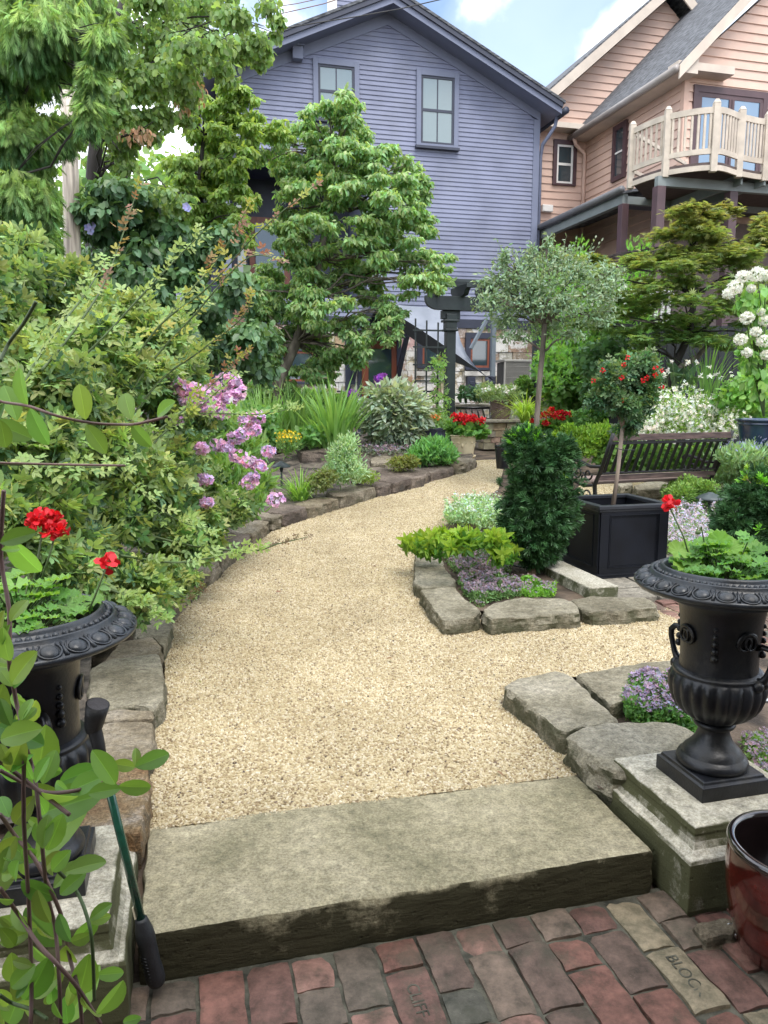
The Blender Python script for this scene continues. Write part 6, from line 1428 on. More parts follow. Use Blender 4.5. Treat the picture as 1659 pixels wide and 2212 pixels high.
def bladeplant(name, label, cat, px, Y, n, L_, spread, w, mat, tint=(1,1,1), droop=.5, rbase=.06, z=None, group=None):
    b_ = gpt(px, Y); b_ = (b_[0], b_[1], b_[2] if z is None else z); rt = thing(name, label, cat, b_, group); blades(rt, b_, n, L_, spread, w, mat, tint, droop, rbase=rbase); return rt
bladeplant('iris', 'large iris clump with sword-shaped leaves in front of the stone wall', 'plant', 722, 11.0, 150, 1.45, .55, .055, G['blade'], (1.1,1.15,1.0), .45, .22)
bladeplant('iris', 'second iris clump behind the yellow flowers, left of the large one', 'plant', 640, 12.2, 110, 1.35, .45, .055, G['blade'], (1.2,1.2,1.2), .35, .3)
bladeplant('iris', 'pale iris leaves at the foot of the dogwood', 'plant', 575, 11.8, 80, 1.3, .45, .055, G['blade'], (1.3,1.3,1.3), .35, .3)
bladeplant('daylily', 'arching daylily clump beside the near left path light', 'plant', 648, 8.5, 130, .62, .85, .018, G['blade'], (1.15,1.2,.8), 1.0, .08)
def yb(l, Y): return [pblob(x, y, Y, rx, ry) for x, y, rx, ry in l]
c_ = PT(622,950,8.9)
rt = plant('coreopsis', 'small clump of yellow coreopsis above the daylily', 'flowers', gpt(622,8.9), yb([(622,962,24,22)], 8.9), 700, .05, LFN, G['blade'], 'up', shell=.3)
P, N, k = blobpts(yb([(622,944,26,16)], 8.9), 130, .6); cloud('flowers', G['yel'], rt, P, styl(N,'rand')[0], N, .016, FLOR, jit=.2)
plant('sage', 'feathery pale grey-green sage behind the edging stones', 'plant', gpt(745,8.7), yb([(740,985,34,34),(758,1015,34,34),(726,1020,30,28),(752,960,22,20)], 8.7), 3000, .055, LFN, G['sage'], 'up', shell=.4, r=.6, rough=.3)
plant('low_shrub', 'small olive-green mounded shrub left of the sage', 'shrub', gpt(695,8.5), yb([(690,1042,30,20),(705,1028,24,16)], 8.5), 1400, .035, LF, G['mapl'], 'rand', shell=.5)
plant('low_shrub', 'small yellowish mounded shrub right of the sage', 'shrub', gpt(800,9.1), yb([(792,1030,26,14),(775,1022,20,14)], 9.0), 900, .03, LF, G['mapl'], 'rand', tint=(1.1,1.3,.8), shell=.5)
plant('low_shrub', 'brownish heather-like mound in front of the feathery green clump', 'shrub', gpt(868,9.9), yb([(862,1000,26,14),(885,998,20,14)], 9.8), 1300, .035, LF, G['mapl'], 'rand', tint=(1.0,.95,.7), shell=.5)
plant('feathery_herb', 'feathery bright green threadleaf clump beside the yellow pot', 'plant', gpt(940,10.3), yb([(930,978,34,24),(958,985,32,20),(908,984,24,20),(940,966,28,18)], 10.3), 3400, .085, LFN, G['blade'], 'up', shell=.35, tint=(.95,1.2,1.1), r=.5)
plant('peony', 'silvery green peony-like shrub with pale pointed leaves in front of the door', 'shrub', gpt(850,11.5), yb([(850,900,48,46),(820,870,34,34),(880,880,36,40),(905,895,24,26),(800,905,22,22),(850,860,34,28),(870,935,40,26),(830,940,34,26)], 11.5), 2300, .13, tl(.38,.05,.25), G['silv'], 'out', shell=.7, r=.6, tint=toplight(np.array([[.8,.9,.9]]), np.array([[1.45,1.45,1.5]])), jit=.3)
for (x, y, r_), lab in zip([(823,818,11),(826,835,10),(763,851,8)], ['upper magenta phlox ball in front of the door','lower magenta phlox ball in front of the door','small magenta phlox flower left of the door']):
    c = PT(x, y, 12.2); n_ = 40; d = unit(rn(n_)); rt = thing('magenta_phlox', lab, 'flower', (c.x, c.y, c.z-.3)); mb = MB(); mb.tube([(c.x, c.y, T(c.x, c.y)), c], .005, 5); mb.build('stem', m_stem, rt)
    cloud('flower_head', G['purp'], rt, np.array(c)+d*r_*12.2/1659*np.array([[1.2,1,.8]]), unit(rn(n_)), d, .045, FLOR, jit=.3, hue=.1)
def patch(name, label, cat, pl, h, nleaf, nfl, lm, fm, ls=.022, fsz=.012, tint=(1,1,1), rise=.05, zf=.05, pl_h=.05):
    poly = pz(pl, pl_h); xs = [p[0] for p in poly]; ys = [p[1] for p in poly]; pts = []
    while len(pts) < max(nleaf, nfl):
        x, y = random.uniform(min(xs), max(xs)), random.uniform(min(ys), max(ys))
        if inpoly(x, y, poly): pts.append((x, y))
    cx, cy = sum(xs)/len(xs), sum(ys)/len(ys); rt = thing(name, label, cat, (cx, cy, T(cx, cy)+zf))
    def hh(x, y): return T(x, y)+zf+rise*(.6+.9*noise.noise(Vector((x*9, y*9, 2)))+.5*noise.noise(Vector((x*25, y*25, 5))))
    A = np.array([(x, y, hh(x, y)*1.0-random.random()*rise*.8) for x, y in pts[:nleaf]]); n_ = nleaf
    cloud('leaves', lm, rt, A, Z1*.7+rn(n_)*.7, Z1*.5+rn(n_)*.6, ls*(1+RNG.uniform(-.3,.3,n_)), LF, np.tile(np.array(tint, float), (n_, 1)), jit=.35)
    if nfl:
        A = []
        for x, y in pts:
            if noise.noise(Vector((x*7+3, y*7, 8))) > -.12 or random.random() < .25: A.append((x, y, hh(x, y)+.006+random.random()*.012))
        A = np.array(A[:nfl]); n_ = len(A)
        cloud('flowers', fm, rt, A, rn(n_)*np.array([[1,1,.3]]), Z1+rn(n_)*.5+np.array([[0,-.5,0]]), fsz*(1+RNG.uniform(-.3,.3,n_)), FLOR4, jit=.35, hue=.12)
    return rt
patch('creeping_thyme', 'purple flowering groundcover between the silvery shrub and the sage', 'groundcover', [(774,980),(800,968),(850,972),(900,980),(870,992),(800,994)], .1, 1500, 900, G['grey'], G['mauv'], .03, .022, rise=.10, zf=.1)
patch('creeping_thyme', 'larger mauve-flowering thyme cushion at the back of the yew bed', 'groundcover', c6([(252,150),(290,105),(420,95),(520,120),(548,180),(545,235),(440,250),(330,240),(280,200)]), .1, 8500, 3300, G['grey'], G['mauv'], .018, .010, rise=.08, zf=.06, tint=(.8,1.0,.6))
patch('creeping_thyme', 'mauve thyme cushion spilling behind the long front edging stones', 'groundcover', c6([(318,260),(420,222),(560,260),(592,300),(590,330),(500,335),(430,360),(400,362),(340,310)]), .1, 7000, 2700, G['grey'], G['mauv'], .018, .010, rise=.08, zf=.06, tint=(.75,1.0,.55))
patch('creeping_herb', 'fresh green tuft of groundcover right of the thyme in the yew bed', 'groundcover', c6([(590,270),(660,262),(740,290),(735,322),(640,328),(590,325)]), .1, 3500, 300, G['blade'], G['mauv'], .022, .010, rise=.07, zf=.05, tint=(1.2,1.35,.8))
patch('creeping_thyme', 'violet thyme clump beside the black urn among large slabs', 'groundcover', c6([(1032,800),(1060,720),(1130,680),(1240,690),(1300,760),(1360,840),(1350,905),(1230,850),(1050,850)]), .1, 9000, 1700, G['blade'], leafmat('violet_thyme_petal', (.30,.235,.35), .7, .2), .022, .011, rise=.11, zf=.04, tint=(.75,.95,.8))
patch('creeping_thyme', 'low thyme patch on the soil at the right edge behind the pedestal', 'groundcover', [(1600,1600),(1659,1580),(1760,1620),(1760,1720),(1659,1700)], .1, 3000, 800, G['blade'], G['mauv'], .018, .009, rise=.04, zf=.03)
patch('alyssum', 'pale lilac alyssum drift between the planter box and the right yew', 'groundcover', [(1432,1190),(1430,1150),(1440,1125),(1500,1115),(1560,1130),(1580,1170),(1540,1200),(1480,1205)], .1, 5200, 5200, G['grey'], leafmat('lilac_petal', (.52,.46,.60), .7, .2), .022, .011, rise=.14, zf=.08, tint=(.9,1.1,.6))
patch('sweet_alyssum', 'bluish white flowering clump behind the lime green plants', 'groundcover', [(955,1140),(965,1118),(1000,1100),(1040,1095),(1085,1105),(1085,1140),(1020,1150)], .1, 4200, 900, G['sage'], leafmat('bluewhite_petal', (.55,.60,.62), .7, .2), .034, .010, rise=.15, zf=.10)
lim = c6([(130,80),(170,60),(215,70),(250,45),(300,60),(340,40),(390,60),(440,55),(480,60),(520,90),(545,120),(500,130),(180,100),(360,80),(300,90),(230,95)])
B_ = [pblob(x, y+8, 5.9-.3*(i % 3), 20, 15) for i, (x, y) in enumerate(lim)]
plant('lime_spurge', 'lime green leafy plants spilling over the edging stones at the tip of the yew bed', 'plant', GD(1000,1185), B_, 380, .068, WHORL, G['lime'], 'up', shell=.6, r=.35, tint=toplight(np.array([[.40,.62,.9]]), np.array([[1.15,1.1,1]])), jit=.2)

# ---- yews
def yew(name, label, rows, Y, base, n, seedb=0):
    rd = random.Random(seedb); Bl = []
    for cx, y, hw in rows:
        c = PT(cx, y, Y); R_ = hw*Y/1659; k = max(5, int(13*hw/85))
        for i in range(k):
            a = 6.283*(i+rd.random())/k; q = (R_-.07)*rd.uniform(.72, 1.16); s_ = rd.uniform(.075, .12); Bl.append(((c.x+q*math.cos(a), c.y+q*math.sin(a), c.z+rd.uniform(-.03,.03)), s_, s_, s_*1.25))
        for i in range(4): a = rd.uniform(0, 6.283); q = R_*.4; Bl.append(((c.x+q*math.cos(a), c.y+q*math.sin(a), c.z), .14, .14, .12))
    rt = thing(name, label, 'shrub', tuple(base), 'clipped yews'); P, N, k = blobpts(Bl, n, .8, .15)
    n_ = len(P); zt = max(b_[0][2] for b_ in Bl); new = (P[:, 2] > zt-.02) & (RNG.random(n_) < .22) | (RNG.random(n_) < .004); t = np.ones((n_, 3))*np.array([[.95,1,1]]); t[new] = (9.5,5.8,1.3)
    cloud('foliage', G['yew'], rt, P, N+.25*rn(n_), rn(n_), .058*(1+RNG.uniform(-.25,.25,n_)), STAR, t, jit=.45)
    c = PT(rows[len(rows)//2][0], rows[-1][1], Y); c0 = PT(rows[0][0], rows[0][1], Y)
    mb = MB(); b_ = Vector(base); mb.tube([b_-Vector((0,0,.03)), b_+Vector((.0,0,.06)), Vector((c.x, c.y, c.z+.05)), Vector((c0.x, c0.y, c0.z-.2))], [.050,.036,.034,.02], 12)
    for q in range(14): a = q*2.4; zz = c.z+q*.05; mb.tube([(c.x, c.y, zz-.05), (c.x+.18*math.cos(a), c.y+.18*math.sin(a), zz+.08)], [.010,.004], 5)
    mb.build('trunk', M('yew_bark', (.13,.075,.05), .9, .35, 12, .8, 40, col2=(.22,.14,.10), stretch=(1,1,.3)), rt, smooth=True); return rt
yb_ = GD(1147,1258)
yew('yew', 'dark column-shaped clipped yew with pale new tips in front of the black planter', [(1140,962,34),(1196,980,36),(1166,1000,64),(1172,1040,72),(1166,1080,74),(1158,1120,76),(1156,1150,68),(1158,1172,48),(1154,1188,24)], yb_.y+.05, yb_, 4200, 2)
yb2 = gpt(1625, 5.6); yew('yew', 'dark yew at the right edge above the right-hand urn', [(1660,1052,50),(1640,1080,74),(1632,1115,82),(1632,1150,80),(1640,1190,76),(1645,1225,60)], 5.7, yb2, 3000, 5)

# ---- black planter box with standard rose
FLp = UVZ(GD(1291,1256)); fr_c = UVZ(PV(1434,1256,FLp[1])); u0, u1 = FLp[0], fr_c[0]; v0, v1 = FLp[1], FLp[1]+(fr_c[0]-FLp[0]); zb = FLp[2]; zt = upx(1291,1093,v0)[2]
m_plant = M('black_planter', (.0035,.0045,.008), .5, .25, 4, .08, 60, spec=.28, col2=(.005,.0065,.011)); root = thing('planter_box', 'large square black planter box with recessed panels and moulded base', 'planter', W((u0+u1)/2, (v0+v1)/2, zb))
mb = MB(); rim = .035; th = .03
mb.box(u0, u1, v0, v0+.02, zb+.06, zt-.03); mb.box(u0, u1, v1-.02, v1, zb+.06, zt-.03); mb.box(u0, u0+.02, v0+.02, v1-.02, zb+.06, zt-.03); mb.box(u1-.02, u1, v0+.02, v1-.02, zb+.06, zt-.03)
mb.build('body', m_plant, root, uv=True)
for nm, fx in (('front', 1), ('side', 0), ('side', 2)):
    mb = MB(); a0, a1 = (u0, u1) if fx == 1 else (v0, v1); q = {1: v0, 0: u0, 2: u1}[fx]; sg = -1 if fx < 2 else 1; m_ = .075; z0, z1 = zb+.10, zt-.075
    def bb(a, b_, c, d, o0, o1):
        lo, hi = sorted((q+sg*o0, q+sg*o1))
        if fx == 1: mb.box(a, b_, lo, hi, c, d)
        else: mb.box(lo, hi, a, b_, c, d)
    o1 = .012
    bb(a0, a1, zb+.06, z0, .001, o1); bb(a0, a1, z1, zt-.03, .001, o1); bb(a0, a0+m_, z0, z1, .001, o1); bb(a1-m_, a1, z0, z1, .001, o1)
    for s_, o2 in ((0, .017), (.008, .008), (.018, .004)):
        bb(a0+m_+s_, a1-m_-s_, z0+s_, z0+s_+.006, .001, o2); bb(a0+m_+s_, a1-m_-s_, z1-s_-.006, z1-s_, .001, o2); bb(a0+m_+s_, a0+m_+s_+.006, z0+s_+.006, z1-s_-.006, .001, o2); bb(a1-m_-s_-.006, a1-m_-s_, z0+s_+.006, z1-s_-.006, .001, o2)
    mb.build('panel', m_plant, root, uv=True, bevel=.002)
mb = MB(); 
for e, z0, z1 in ((.030, zb, zb+.035), (.022, zb+.035, zb+.055), (.014, zb+.055, zb+.06)): mb.box(u0-e, u1+e, v0-e, v1+e, z0, z1)
mb.build('base_moulding', m_plant, root, uv=True, bevel=.004)
mb = MB(); e = .03; zz = zt-.03
for a, b_, c, d in ((u0-e, u1+e, v0-e, v0+.03), (u0-e, u1+e, v1-.03, v1+e), (u0-e, u0+.03, v0+.03, v1-.03), (u1-.03, u1+e, v0+.03, v1-.03)): mb.box(a, b_, c, d, zz, zt)
mb.box(u0-.018, u1+.018, v0-.018, v0-.0001, zz-.02, zz-.0005); mb.box(u0-.018, u0-.0001, v0, v1, zz-.02, zz-.0005); mb.build('rim', M('planter_rim', (.022,.025,.032), .4, .2, 4, .03), root, uv=True, bevel=.005)
mb = MB(); mb.box(u0+.02, u1-.02, v0+.02, v1-.02, zt-.16, zt-.10); mb.build('soil', m_potsoil, root, uv=True)
cu, cv = (u0+u1)/2-.02, (v0+v1)/2; YR = W(cu, cv)[1]; tb_ = (W(cu, cv)[0], YR, zt-.10)
rsb = yb([(1325,820,36,26),(1368,800,34,28),(1335,868,44,32),(1375,860,36,28),(1345,915,36,20),(1400,790,24,20),(1300,845,20,18),(1395,835,22,22)], YR)
rt = plant('standard_rose', 'small standard rose tree with red blooms growing in the black planter box', 'rose tree', tb_, sub_(rsb, 5, .45, .95), 2700, .072, ROSE5, G['dark'], 'shrub', shell=.5, r=.6, rough=.4, jit=.4, hue=.14, tint=toplight(np.array([[.6,.7,.7]]), np.array([[1.35,1.2,1.0]])))
mb = MB(); tp = PT(1344,925,YR); st = [Vector(tb_), Vector(tb_).lerp(tp, .4)+Vector((.008,0,0)), tp]; mb.tube(st, [.018,.015,.014], 10); mb.tube([Vector(tb_)+Vector((.02,.01,0)), tp+Vector((.02,.01,.05))], [.009,.007], 8)
for b_ in rsb: limb(mb, tp, b_[0], .008, .002, sag=.08)
for x, y in ((1405,760),(1395,750),(1425,775)): limb(mb, PT(1375,830,YR), PT(x, y, YR), .004, .0015)
mb.build('trunk', M('rose_bark', (.17,.13,.10), .85, .3, 9, .5, 50, col2=(.28,.22,.17), stretch=(1,1,.2)), rt, smooth=True)
mb = MB(); mb.tube([PT(1330,968,YR-.03), PT(1345,972,YR-.05), PT(1372,972,YR)], .004, 6); mb.build('tie', m_rub, rt)
for x, y in ((1430,799),(1416,794),(1398,816),(1389,822),(1416,810),(1429,836),(1343,816),(1343,866),(1348,788),(1302,800),(1355,772),(1281,822)):
    c = PT(x, y, YR-.16); n_ = 14; d = unit(rn(n_)); cloud('bloom', G['red'], rt, np.array(c)+d*.008, d, unit(rn(n_)), .017, LFW, jit=.35)

# ---- bench seen from behind
Lf = PT(1289,1000,7.95); Rf = PT(1540,1000,8.5); Lf.z = T(Lf.x, Lf.y); Rf.z = Lf.z; ax = Vector((Rf.x-Lf.x, Rf.y-Lf.y, 0)); BL = ax.length; ax.normalize(); fw = Vector((-ax.y, ax.x, 0))
if fw.y < 0: fw = -fw
zs = (Lf.z+Rf.z)/2; hB = PT(1313,934,Lf.y).z-Lf.z; SZ = hB/.85
root = thing('garden_bench', 'black cast-iron garden bench with wooden seat slats seen from behind', 'bench', (Lf.x, Lf.y, Lf.z))
def bp(s_, f, z): p = Lf+ax*s_+fw*f; return Vector((p.x, p.y, Lf.z*(1-s_/BL)+Rf.z*s_/BL+z))
print('BENCH', BL, hB, Lf, Rf)
m_iron = M('bench_iron', (.006,.006,.007), .4, .2, 20, .2, 100); m_slat = M('bench_wood', (.05,.028,.024), .5, .25, 6, .3, 60, col2=(.09,.055,.047), stretch=(1,1,6)); m_seat = M('bench_seat_wood', (.30,.22,.195), .55, .2, 6, .3, 60)
lean = .25
def bk(z): return -lean*(z-.36)/(hB-.36) if z > .36 else 0
for s_ in (0, BL):
    mb = MB()
    mb.tube([bp(s_, -.04, 0), bp(s_, .0, .2), bp(s_, .02, .36), bp(s_, bk(.5), .5), bp(s_, bk(.66), .66), bp(s_, bk(hB), hB)], [.020,.022,.024,.022,.020,.022], 8)
    mb.tube([bp(s_, bk(.52), .56), bp(s_, .10, .545), bp(s_, .28, .585), bp(s_, .42, .60), bp(s_, .47, .57), bp(s_, .45, .53)], [.016,.018,.018,.018,.015,.01], 8)
    mb.tube([bp(s_, .40, .59), bp(s_, .46, .50), bp(s_, .42, .42), bp(s_, .44, .2), bp(s_, .48, 0)], [.014,.016,.018,.018,.022], 8)
    mb.tube([bp(s_, 0, .36), bp(s_, .2, .33), bp(s_, .43, .37)], .016, 8)
    def scroll(cx, cz, r, a0, turns, sgn=1, rad=.010):
        pts = []
        for q in range(24): t = q/23; rr_ = r*(1-.75*t); an = a0+sgn*turns*6.283*t; pts.append(bp(s_, cx+rr_*math.cos(an), cz+rr_*math.sin(an)))
        mb.tube(pts, rad, 6)
    for a in ((.14,.46,.07,3.1,1.1,1),(.32,.47,.075,0,1.1,-1),(.23,.42,.05,1.5,1.0,1),(.14,.22,.08,0,1.2,1),(.32,.22,.08,3.1,1.2,-1),(.23,.11,.055,1.5,1.1,1),(.12,.08,.05,3,1,-1),(.35,.08,.05,0,1,1)): scroll(*a)
    mb.build('end_frame', m_iron, root, smooth=True)
def slat(z0, z1, f0, f1, th, mat, nm, a=.0, b_=None):
    mb = MB(); mb.bar(bp(a, (f0+f1)/2, (z0+z1)/2), bp(b_ or BL, (f0+f1)/2, (z0+z1)/2), abs(f1-f0)+th, abs(z1-z0), c=None); mb.build(nm, mat, root, bevel=.004)
slat(hB-.075, hB-.01, bk(hB-.04), bk(hB-.04), .028, m_slat, 'top_rail')
slat(hB-.115, hB-.085, bk(hB-.1), bk(hB-.1), .012, m_iron, 'back_bar', .02, BL-.02)
slat(.475, .50, bk(.49), bk(.49), .02, m_iron, 'back_bar', .02, BL-.02)
slat(.41, .462, bk(.43)-.005, bk(.43)-.005, .026, m_slat, 'lower_rail')
ns = 17
for k in range(ns):
    s_ = .05+(BL-.10)*k/(ns-1); mb = MB(); mb.bar(bp(s_, bk(.50), .495), bp(s_, bk(hB-.1), hB-.10), .036, .012, up=fw); mb.build('back_slat', m_iron, root)
for k in range(6): f = .04+k*.072; slat(.365+.004*k, .387+.004*k, f-.028, f+.028, 0, m_seat if k else m_slat, 'seat_slat')

# ---- path lights
def plight(px, yc, wpx, base, label):
    b_ = GD(*base); Y = b_.y; c = PT(px, yc, Y); r_ = wpx/2*Y/1659; rt = thing('path_light', label, 'path light', tuple(b_), 'mushroom path lights')
    m_ = bpy.data.materials.get('path_light_paint') or M('path_light_paint', (.045,.06,.062), .45, .15, 8, .05)
    mb = MB(); mb.tube([b_-Vector((0,0,.05)), (b_.x, b_.y, c.z-.02)], [.014,.012], 10); mb.tube([(b_.x, b_.y, c.z-.08), (b_.x, b_.y, c.z-.02)], [.018,.026], 12); mb.build('stake', m_, rt, smooth=True)
    mb = MB(); mb.lathe([(r_*1.0, c.z-.028), (r_*1.02, c.z-.022), (r_*.85, c.z-.004), (r_*.55, c.z+.018), (r_*.3, c.z+.03), (r_*.2, c.z+.04), (.001, c.z+.045)], b_.x, b_.y, 28); mb.lathe([(r_*1.0, c.z-.028), (.01, c.z-.01)], b_.x, b_.y, 28); mb.build('cap', m_, rt, smooth=True)
plight(1532, 1072, 60, (1530,1134), 'mushroom path light beside the boxwood at the right')
plight(611, 1004, 40, (609,1068), 'nearer left mushroom path light above the pink phlox ball')
plight(765, 938, 31, (766,982), 'farther left mushroom path light beside the iris leaves')

# ---- geraniums in the urns
def geranium(root, c, spread, n, size, hts=(.03,.14), tint=(1,1,1)):
    P = []; D = []; U = []; mb = MB(); c = Vector(c)
    for i in range(n):
        a = random.uniform(0, 6.283); r_ = spread*math.sqrt(random.random()); h_ = random.uniform(*hts)*(1.15-r_/spread*.5)
        p = c+Vector((r_*math.cos(a), r_*math.sin(a), h_)); P.append(tuple(p)); d = Vector((math.cos(a), math.sin(a), random.uniform(-.3,.3))); D.append(tuple(d)); U.append((random.uniform(-.35,.35)+.3*math.cos(a), random.uniform(-.5,.2)+.3*math.sin(a), 1))
        mb.tube([c+Vector((r_*.35*math.cos(a), r_*.35*math.sin(a), -.03)), p+Vector((d.x,d.y,0))*size*.38], .0022, 5)
    cloud('leaves', G['ger'], root, P, D, U, np.array([size*random.uniform(.65,1.2) for _ in range(n)]), GLEAF, np.tile(np.array(tint, float), (n, 1)), jit=.22, smooth=True)
    mb.build('stems', m_stem, root, smooth=True)
def ghead(root, c, r_, n, base=None, ps=.02):
    c = Vector(c); d = unit(rn(n)); d[:, 2] = np.where(d[:, 2] < -.3, -d[:, 2], d[:, 2]); P = np.array(c)+d*r_*RNG.uniform(.55,1,(n, 1))*np.array([[1.1,1.1,.8]])
    cloud('flower_head', G['red'], root, P, unit(rn(n)+.4*d), d+.5*rn(n), ps, PETAL, jit=.4, hue=.05)
    if base is not None: mb = MB(); mb.tube([base, (Vector(base)+c)/2+Vector((.006,0,.01)), c], .0028, 6); mb.build('flower_stem', m_stem, root, smooth=True)
rt = thing('geranium', 'potted geranium with ruffled lime green leaves in the left-hand urn', 'geranium', urnLc); geranium(rt, urnLc, .17, 95, .052, (.01,.09)); c0 = Vector(urnLc)
geranium(rt, (urnLc[0]-.02, urnLc[1]+.02, urnLc[2]+.06), .09, 28, .055, (.03,.10), (1.1,1.1,1))
YU = urnLc[1]
ghead(rt, PT(95,1128,YU+.1), .038, 170, PT(55,1330,YU+.05), .022); ghead(rt, PT(120,1150,YU+.08), .026, 80, PT(90,1250,YU+.05), .022)
for x, y, r_, nn_ in ((231,1222,.018,16),): ghead(rt, PT(x, y, YU-.02), r_, nn_, PT(170,1370,YU), .030)
rt = thing('geranium', 'potted geranium with scalloped leaves and one red bloom in the right-hand urn', 'geranium', urnRc); geranium(rt, urnRc, .15, 95, .058, (.01,.10), (.7,.82,.85)); geranium(rt, urnRc, .11, 30, .062, (.08,.15), (.95,1,.9)); YU = urnRc[1]
P = [PT(x, y, YU-.02+.05*(i % 3)) for i, (x, y) in enumerate([(1470,1205),(1450,1222),(1500,1200),(1545,1185),(1515,1190),(1590,1172),(1560,1182),(1610,1215),(1580,1210),(1640,1225),(1520,1230),(1560,1235),(1490,1222)])]
cloud('leaves', G['ger'], rt, [tuple(p) for p in P], [(random.uniform(-.6,.6), random.uniform(-.3,.3), random.uniform(-.1,.3)) for _ in P], [(random.uniform(-.3,.3), -.55, .9) for _ in P], .072, GLEAF, (1.35,1.3,1.0), smooth=True, jit=.1)
mb = MB()
for p in P: mb.tube([Vector(urnRc)+Vector((random.uniform(-.05,.05), 0, 0)), p], .0025, 5)
mb.build('stems', m_stem, rt, smooth=True)
ghead(rt, PT(1445,1092,YU), .024, 34, PT(1500,1240,YU), .024)
for x, y in ((1508,1150),(1645,1215)): p = PT(x, y, YU); mb = MB(); mb.tube([PT(x+20, y+60, YU), p+Vector((.01,0,.02)), p], .0025, 5); mb.sphere(p, .010, 8, 6, (1,1,.8)); mb.build('bud', m_stem, rt, smooth=True)
mb = MB(); p = PT(1610,1268,YU-.13); mb.tube([p, p+Vector((0,0,.012))], [.0125,.0125], 14); tag(mb.build('bottle_top', M('red_plastic', (.45,.02,.02), .4, .05), loc=p, smooth=True), 'small red plastic top on the soil of the right urn', 'bottle top')

# ---- potted plants near the arbor
m_terra = M('cream_pot', (.60,.49,.30), .6, .12, 5, .2, 50, col2=(.66,.56,.38)); m_brown = M('brown_pot', (.13,.085,.07), .6, .2, 5, .2, 50); m_wpot = M('pale_pot', (.42,.40,.38), .6, .1, 5, .1)
def pot(px, yt, yb_, wt, wb, Y, name, label, mat, group=None, z0=None, saucer=False, deco=True):
    t = PT(px, yt, Y); b_ = PT(px, yb_, Y); s_ = Y/1659; rt_, rb_ = wt/2*s_, wb/2*s_; h_ = t.z-b_.z; rt = thing(name, label, 'pot', (t.x, t.y, b_.z), group)
    mb = MB(); mb.lathe([(.01, b_.z), (rb_, b_.z), (rb_*1.03, b_.z+.02*h_), (rb_+(rt_-rb_)*.6, b_.z+h_*.55), (rt_*.93, b_.z+h_*.80), (rt_*.94, b_.z+h_*.82), (rt_*.99, b_.z+h_*.84), (rt_*.94, b_.z+h_*.87), (rt_*.95, b_.z+h_*.92), (rt_*1.03, b_.z+h_*.95), (rt_*1.04, b_.z+h_), (rt_*.93, b_.z+h_), (rt_*.9, b_.z+h_*.9), (.01, b_.z+h_*.88)], t.x, t.y, 40)
    if deco:
        for q in range(5): a = q*1.257-1.75; rr_ = rb_+(rt_-rb_)*.55; mb.sphere((t.x+rr_*math.cos(a), t.y+rr_*math.sin(a), b_.z+h_*.5), rt_*.18, 8, 6, (.5,.5,1)); mb.sphere((t.x+rr_*math.cos(a+.35), t.y+rr_*math.sin(a+.35), b_.z+h_*.62), rt_*.12, 8, 6, (1,1,.5)); mb.sphere((t.x+rr_*math.cos(a-.35), t.y+rr_*math.sin(a-.35), b_.z+h_*.62), rt_*.12, 8, 6, (1,1,.5))
    mb.build('body', mat, rt, smooth=True)
    if saucer: mb = MB(); mb.lathe([(.01, b_.z-.055), (rb_*1.1, b_.z-.055), (rb_*1.28, b_.z-.02), (rb_*1.32, b_.z+.0), (rb_*1.2, b_.z+.0), (.01, b_.z-.01)], t.x, t.y, 40); mb.build('saucer', mat, rt, smooth=True)
    return rt, (t.x, t.y, t.z)
def z2(l): return [(829.5+x*.26, 597+y*.26) for x, y in l]
YG = GD(1002,990).y
_, ct = pot(1001, 939, 983, 57, 42, YG, 'flower_pot', 'cream terracotta pot with rosette reliefs on a saucer at the end of the left curve', m_terra, saucer=True)
rt = plant('geranium', 'rounded geranium with a dense cluster of red heads in the cream pot', 'geranium', ct, yb([(1010,927,38,14),(990,925,24,12),(1035,930,16,12)], YG), 420, .075, GLEAF, G['ger'], 'out', shell=.6, r=.7, tint=(.8,.9,.9))
for x, y in z2([(585,1162),(625,1160),(660,1165),(705,1178),(745,1170),(640,1195),(690,1200),(660,1225),(710,1225),(605,1200),(770,1205),(795,1215),(815,1192),(740,1200)]): ghead(rt, PT(x, y, YG-.12), .043, 55, None, .034)
Y2 = 12.6
_, ct = pot(1199, 937, 980, 26, 20, Y2, 'flower_pot', 'slim cream pedestal pot behind the yew holding red geraniums', m_terra, deco=False)
rt = plant('geranium', 'second red geranium, right of the standard tree trunk', 'geranium', ct, yb([(1197,925,34,15),(1175,925,16,12),(1215,918,18,12)], Y2), 380, .085, GLEAF, G['ger'], 'out', shell=.6, r=.7, tint=(1,1.05,1))
for x, y in z2([(1340,1150),(1395,1118),(1378,1150),(1410,1168),(1462,1140),(1490,1140),(1525,1152),(1470,1185),(1345,1228),(1325,1172),(1228,1212)]): ghead(rt, PT(x, y, Y2-.15), .052, 55, None, .042)
Yb = PV(1080,905,p0[1]+.3).y; _, ct = pot(1082, 864, 909, 48, 36, Yb, 'stoneware_pot', 'large brown stoneware pot standing on the stone seat wall', m_brown)
rt = plant('rose_bush', 'low rose bush with cream white blooms in the brown pot', 'rose bush', ct, yb([(1080,850,36,14),(1055,845,30,14),(1105,852,20,12)], Yb), 500, .10, ROSE5, G['rose'], 'rand', shell=.5)
for x, y in z2([(830,945),(880,925),(945,915),(1000,935),(1015,950),(1075,925)]): c = PT(x, y, Yb-.2); n_ = 14; d = unit(rn(n_)); cloud('bloom', G['white'], rt, np.array(c)+d*.015, d, rn(n_), .045, LFW, jit=.1)
plant('trailing_plant', 'small leafy plant trailing over the white coping left of the brown pot', 'plant', PT(1010,868,15.3), yb([(1005,850,16,12),(1030,852,18,11)], 15.3), 260, .11, LF, G['dark'], 'rand', shell=.4)
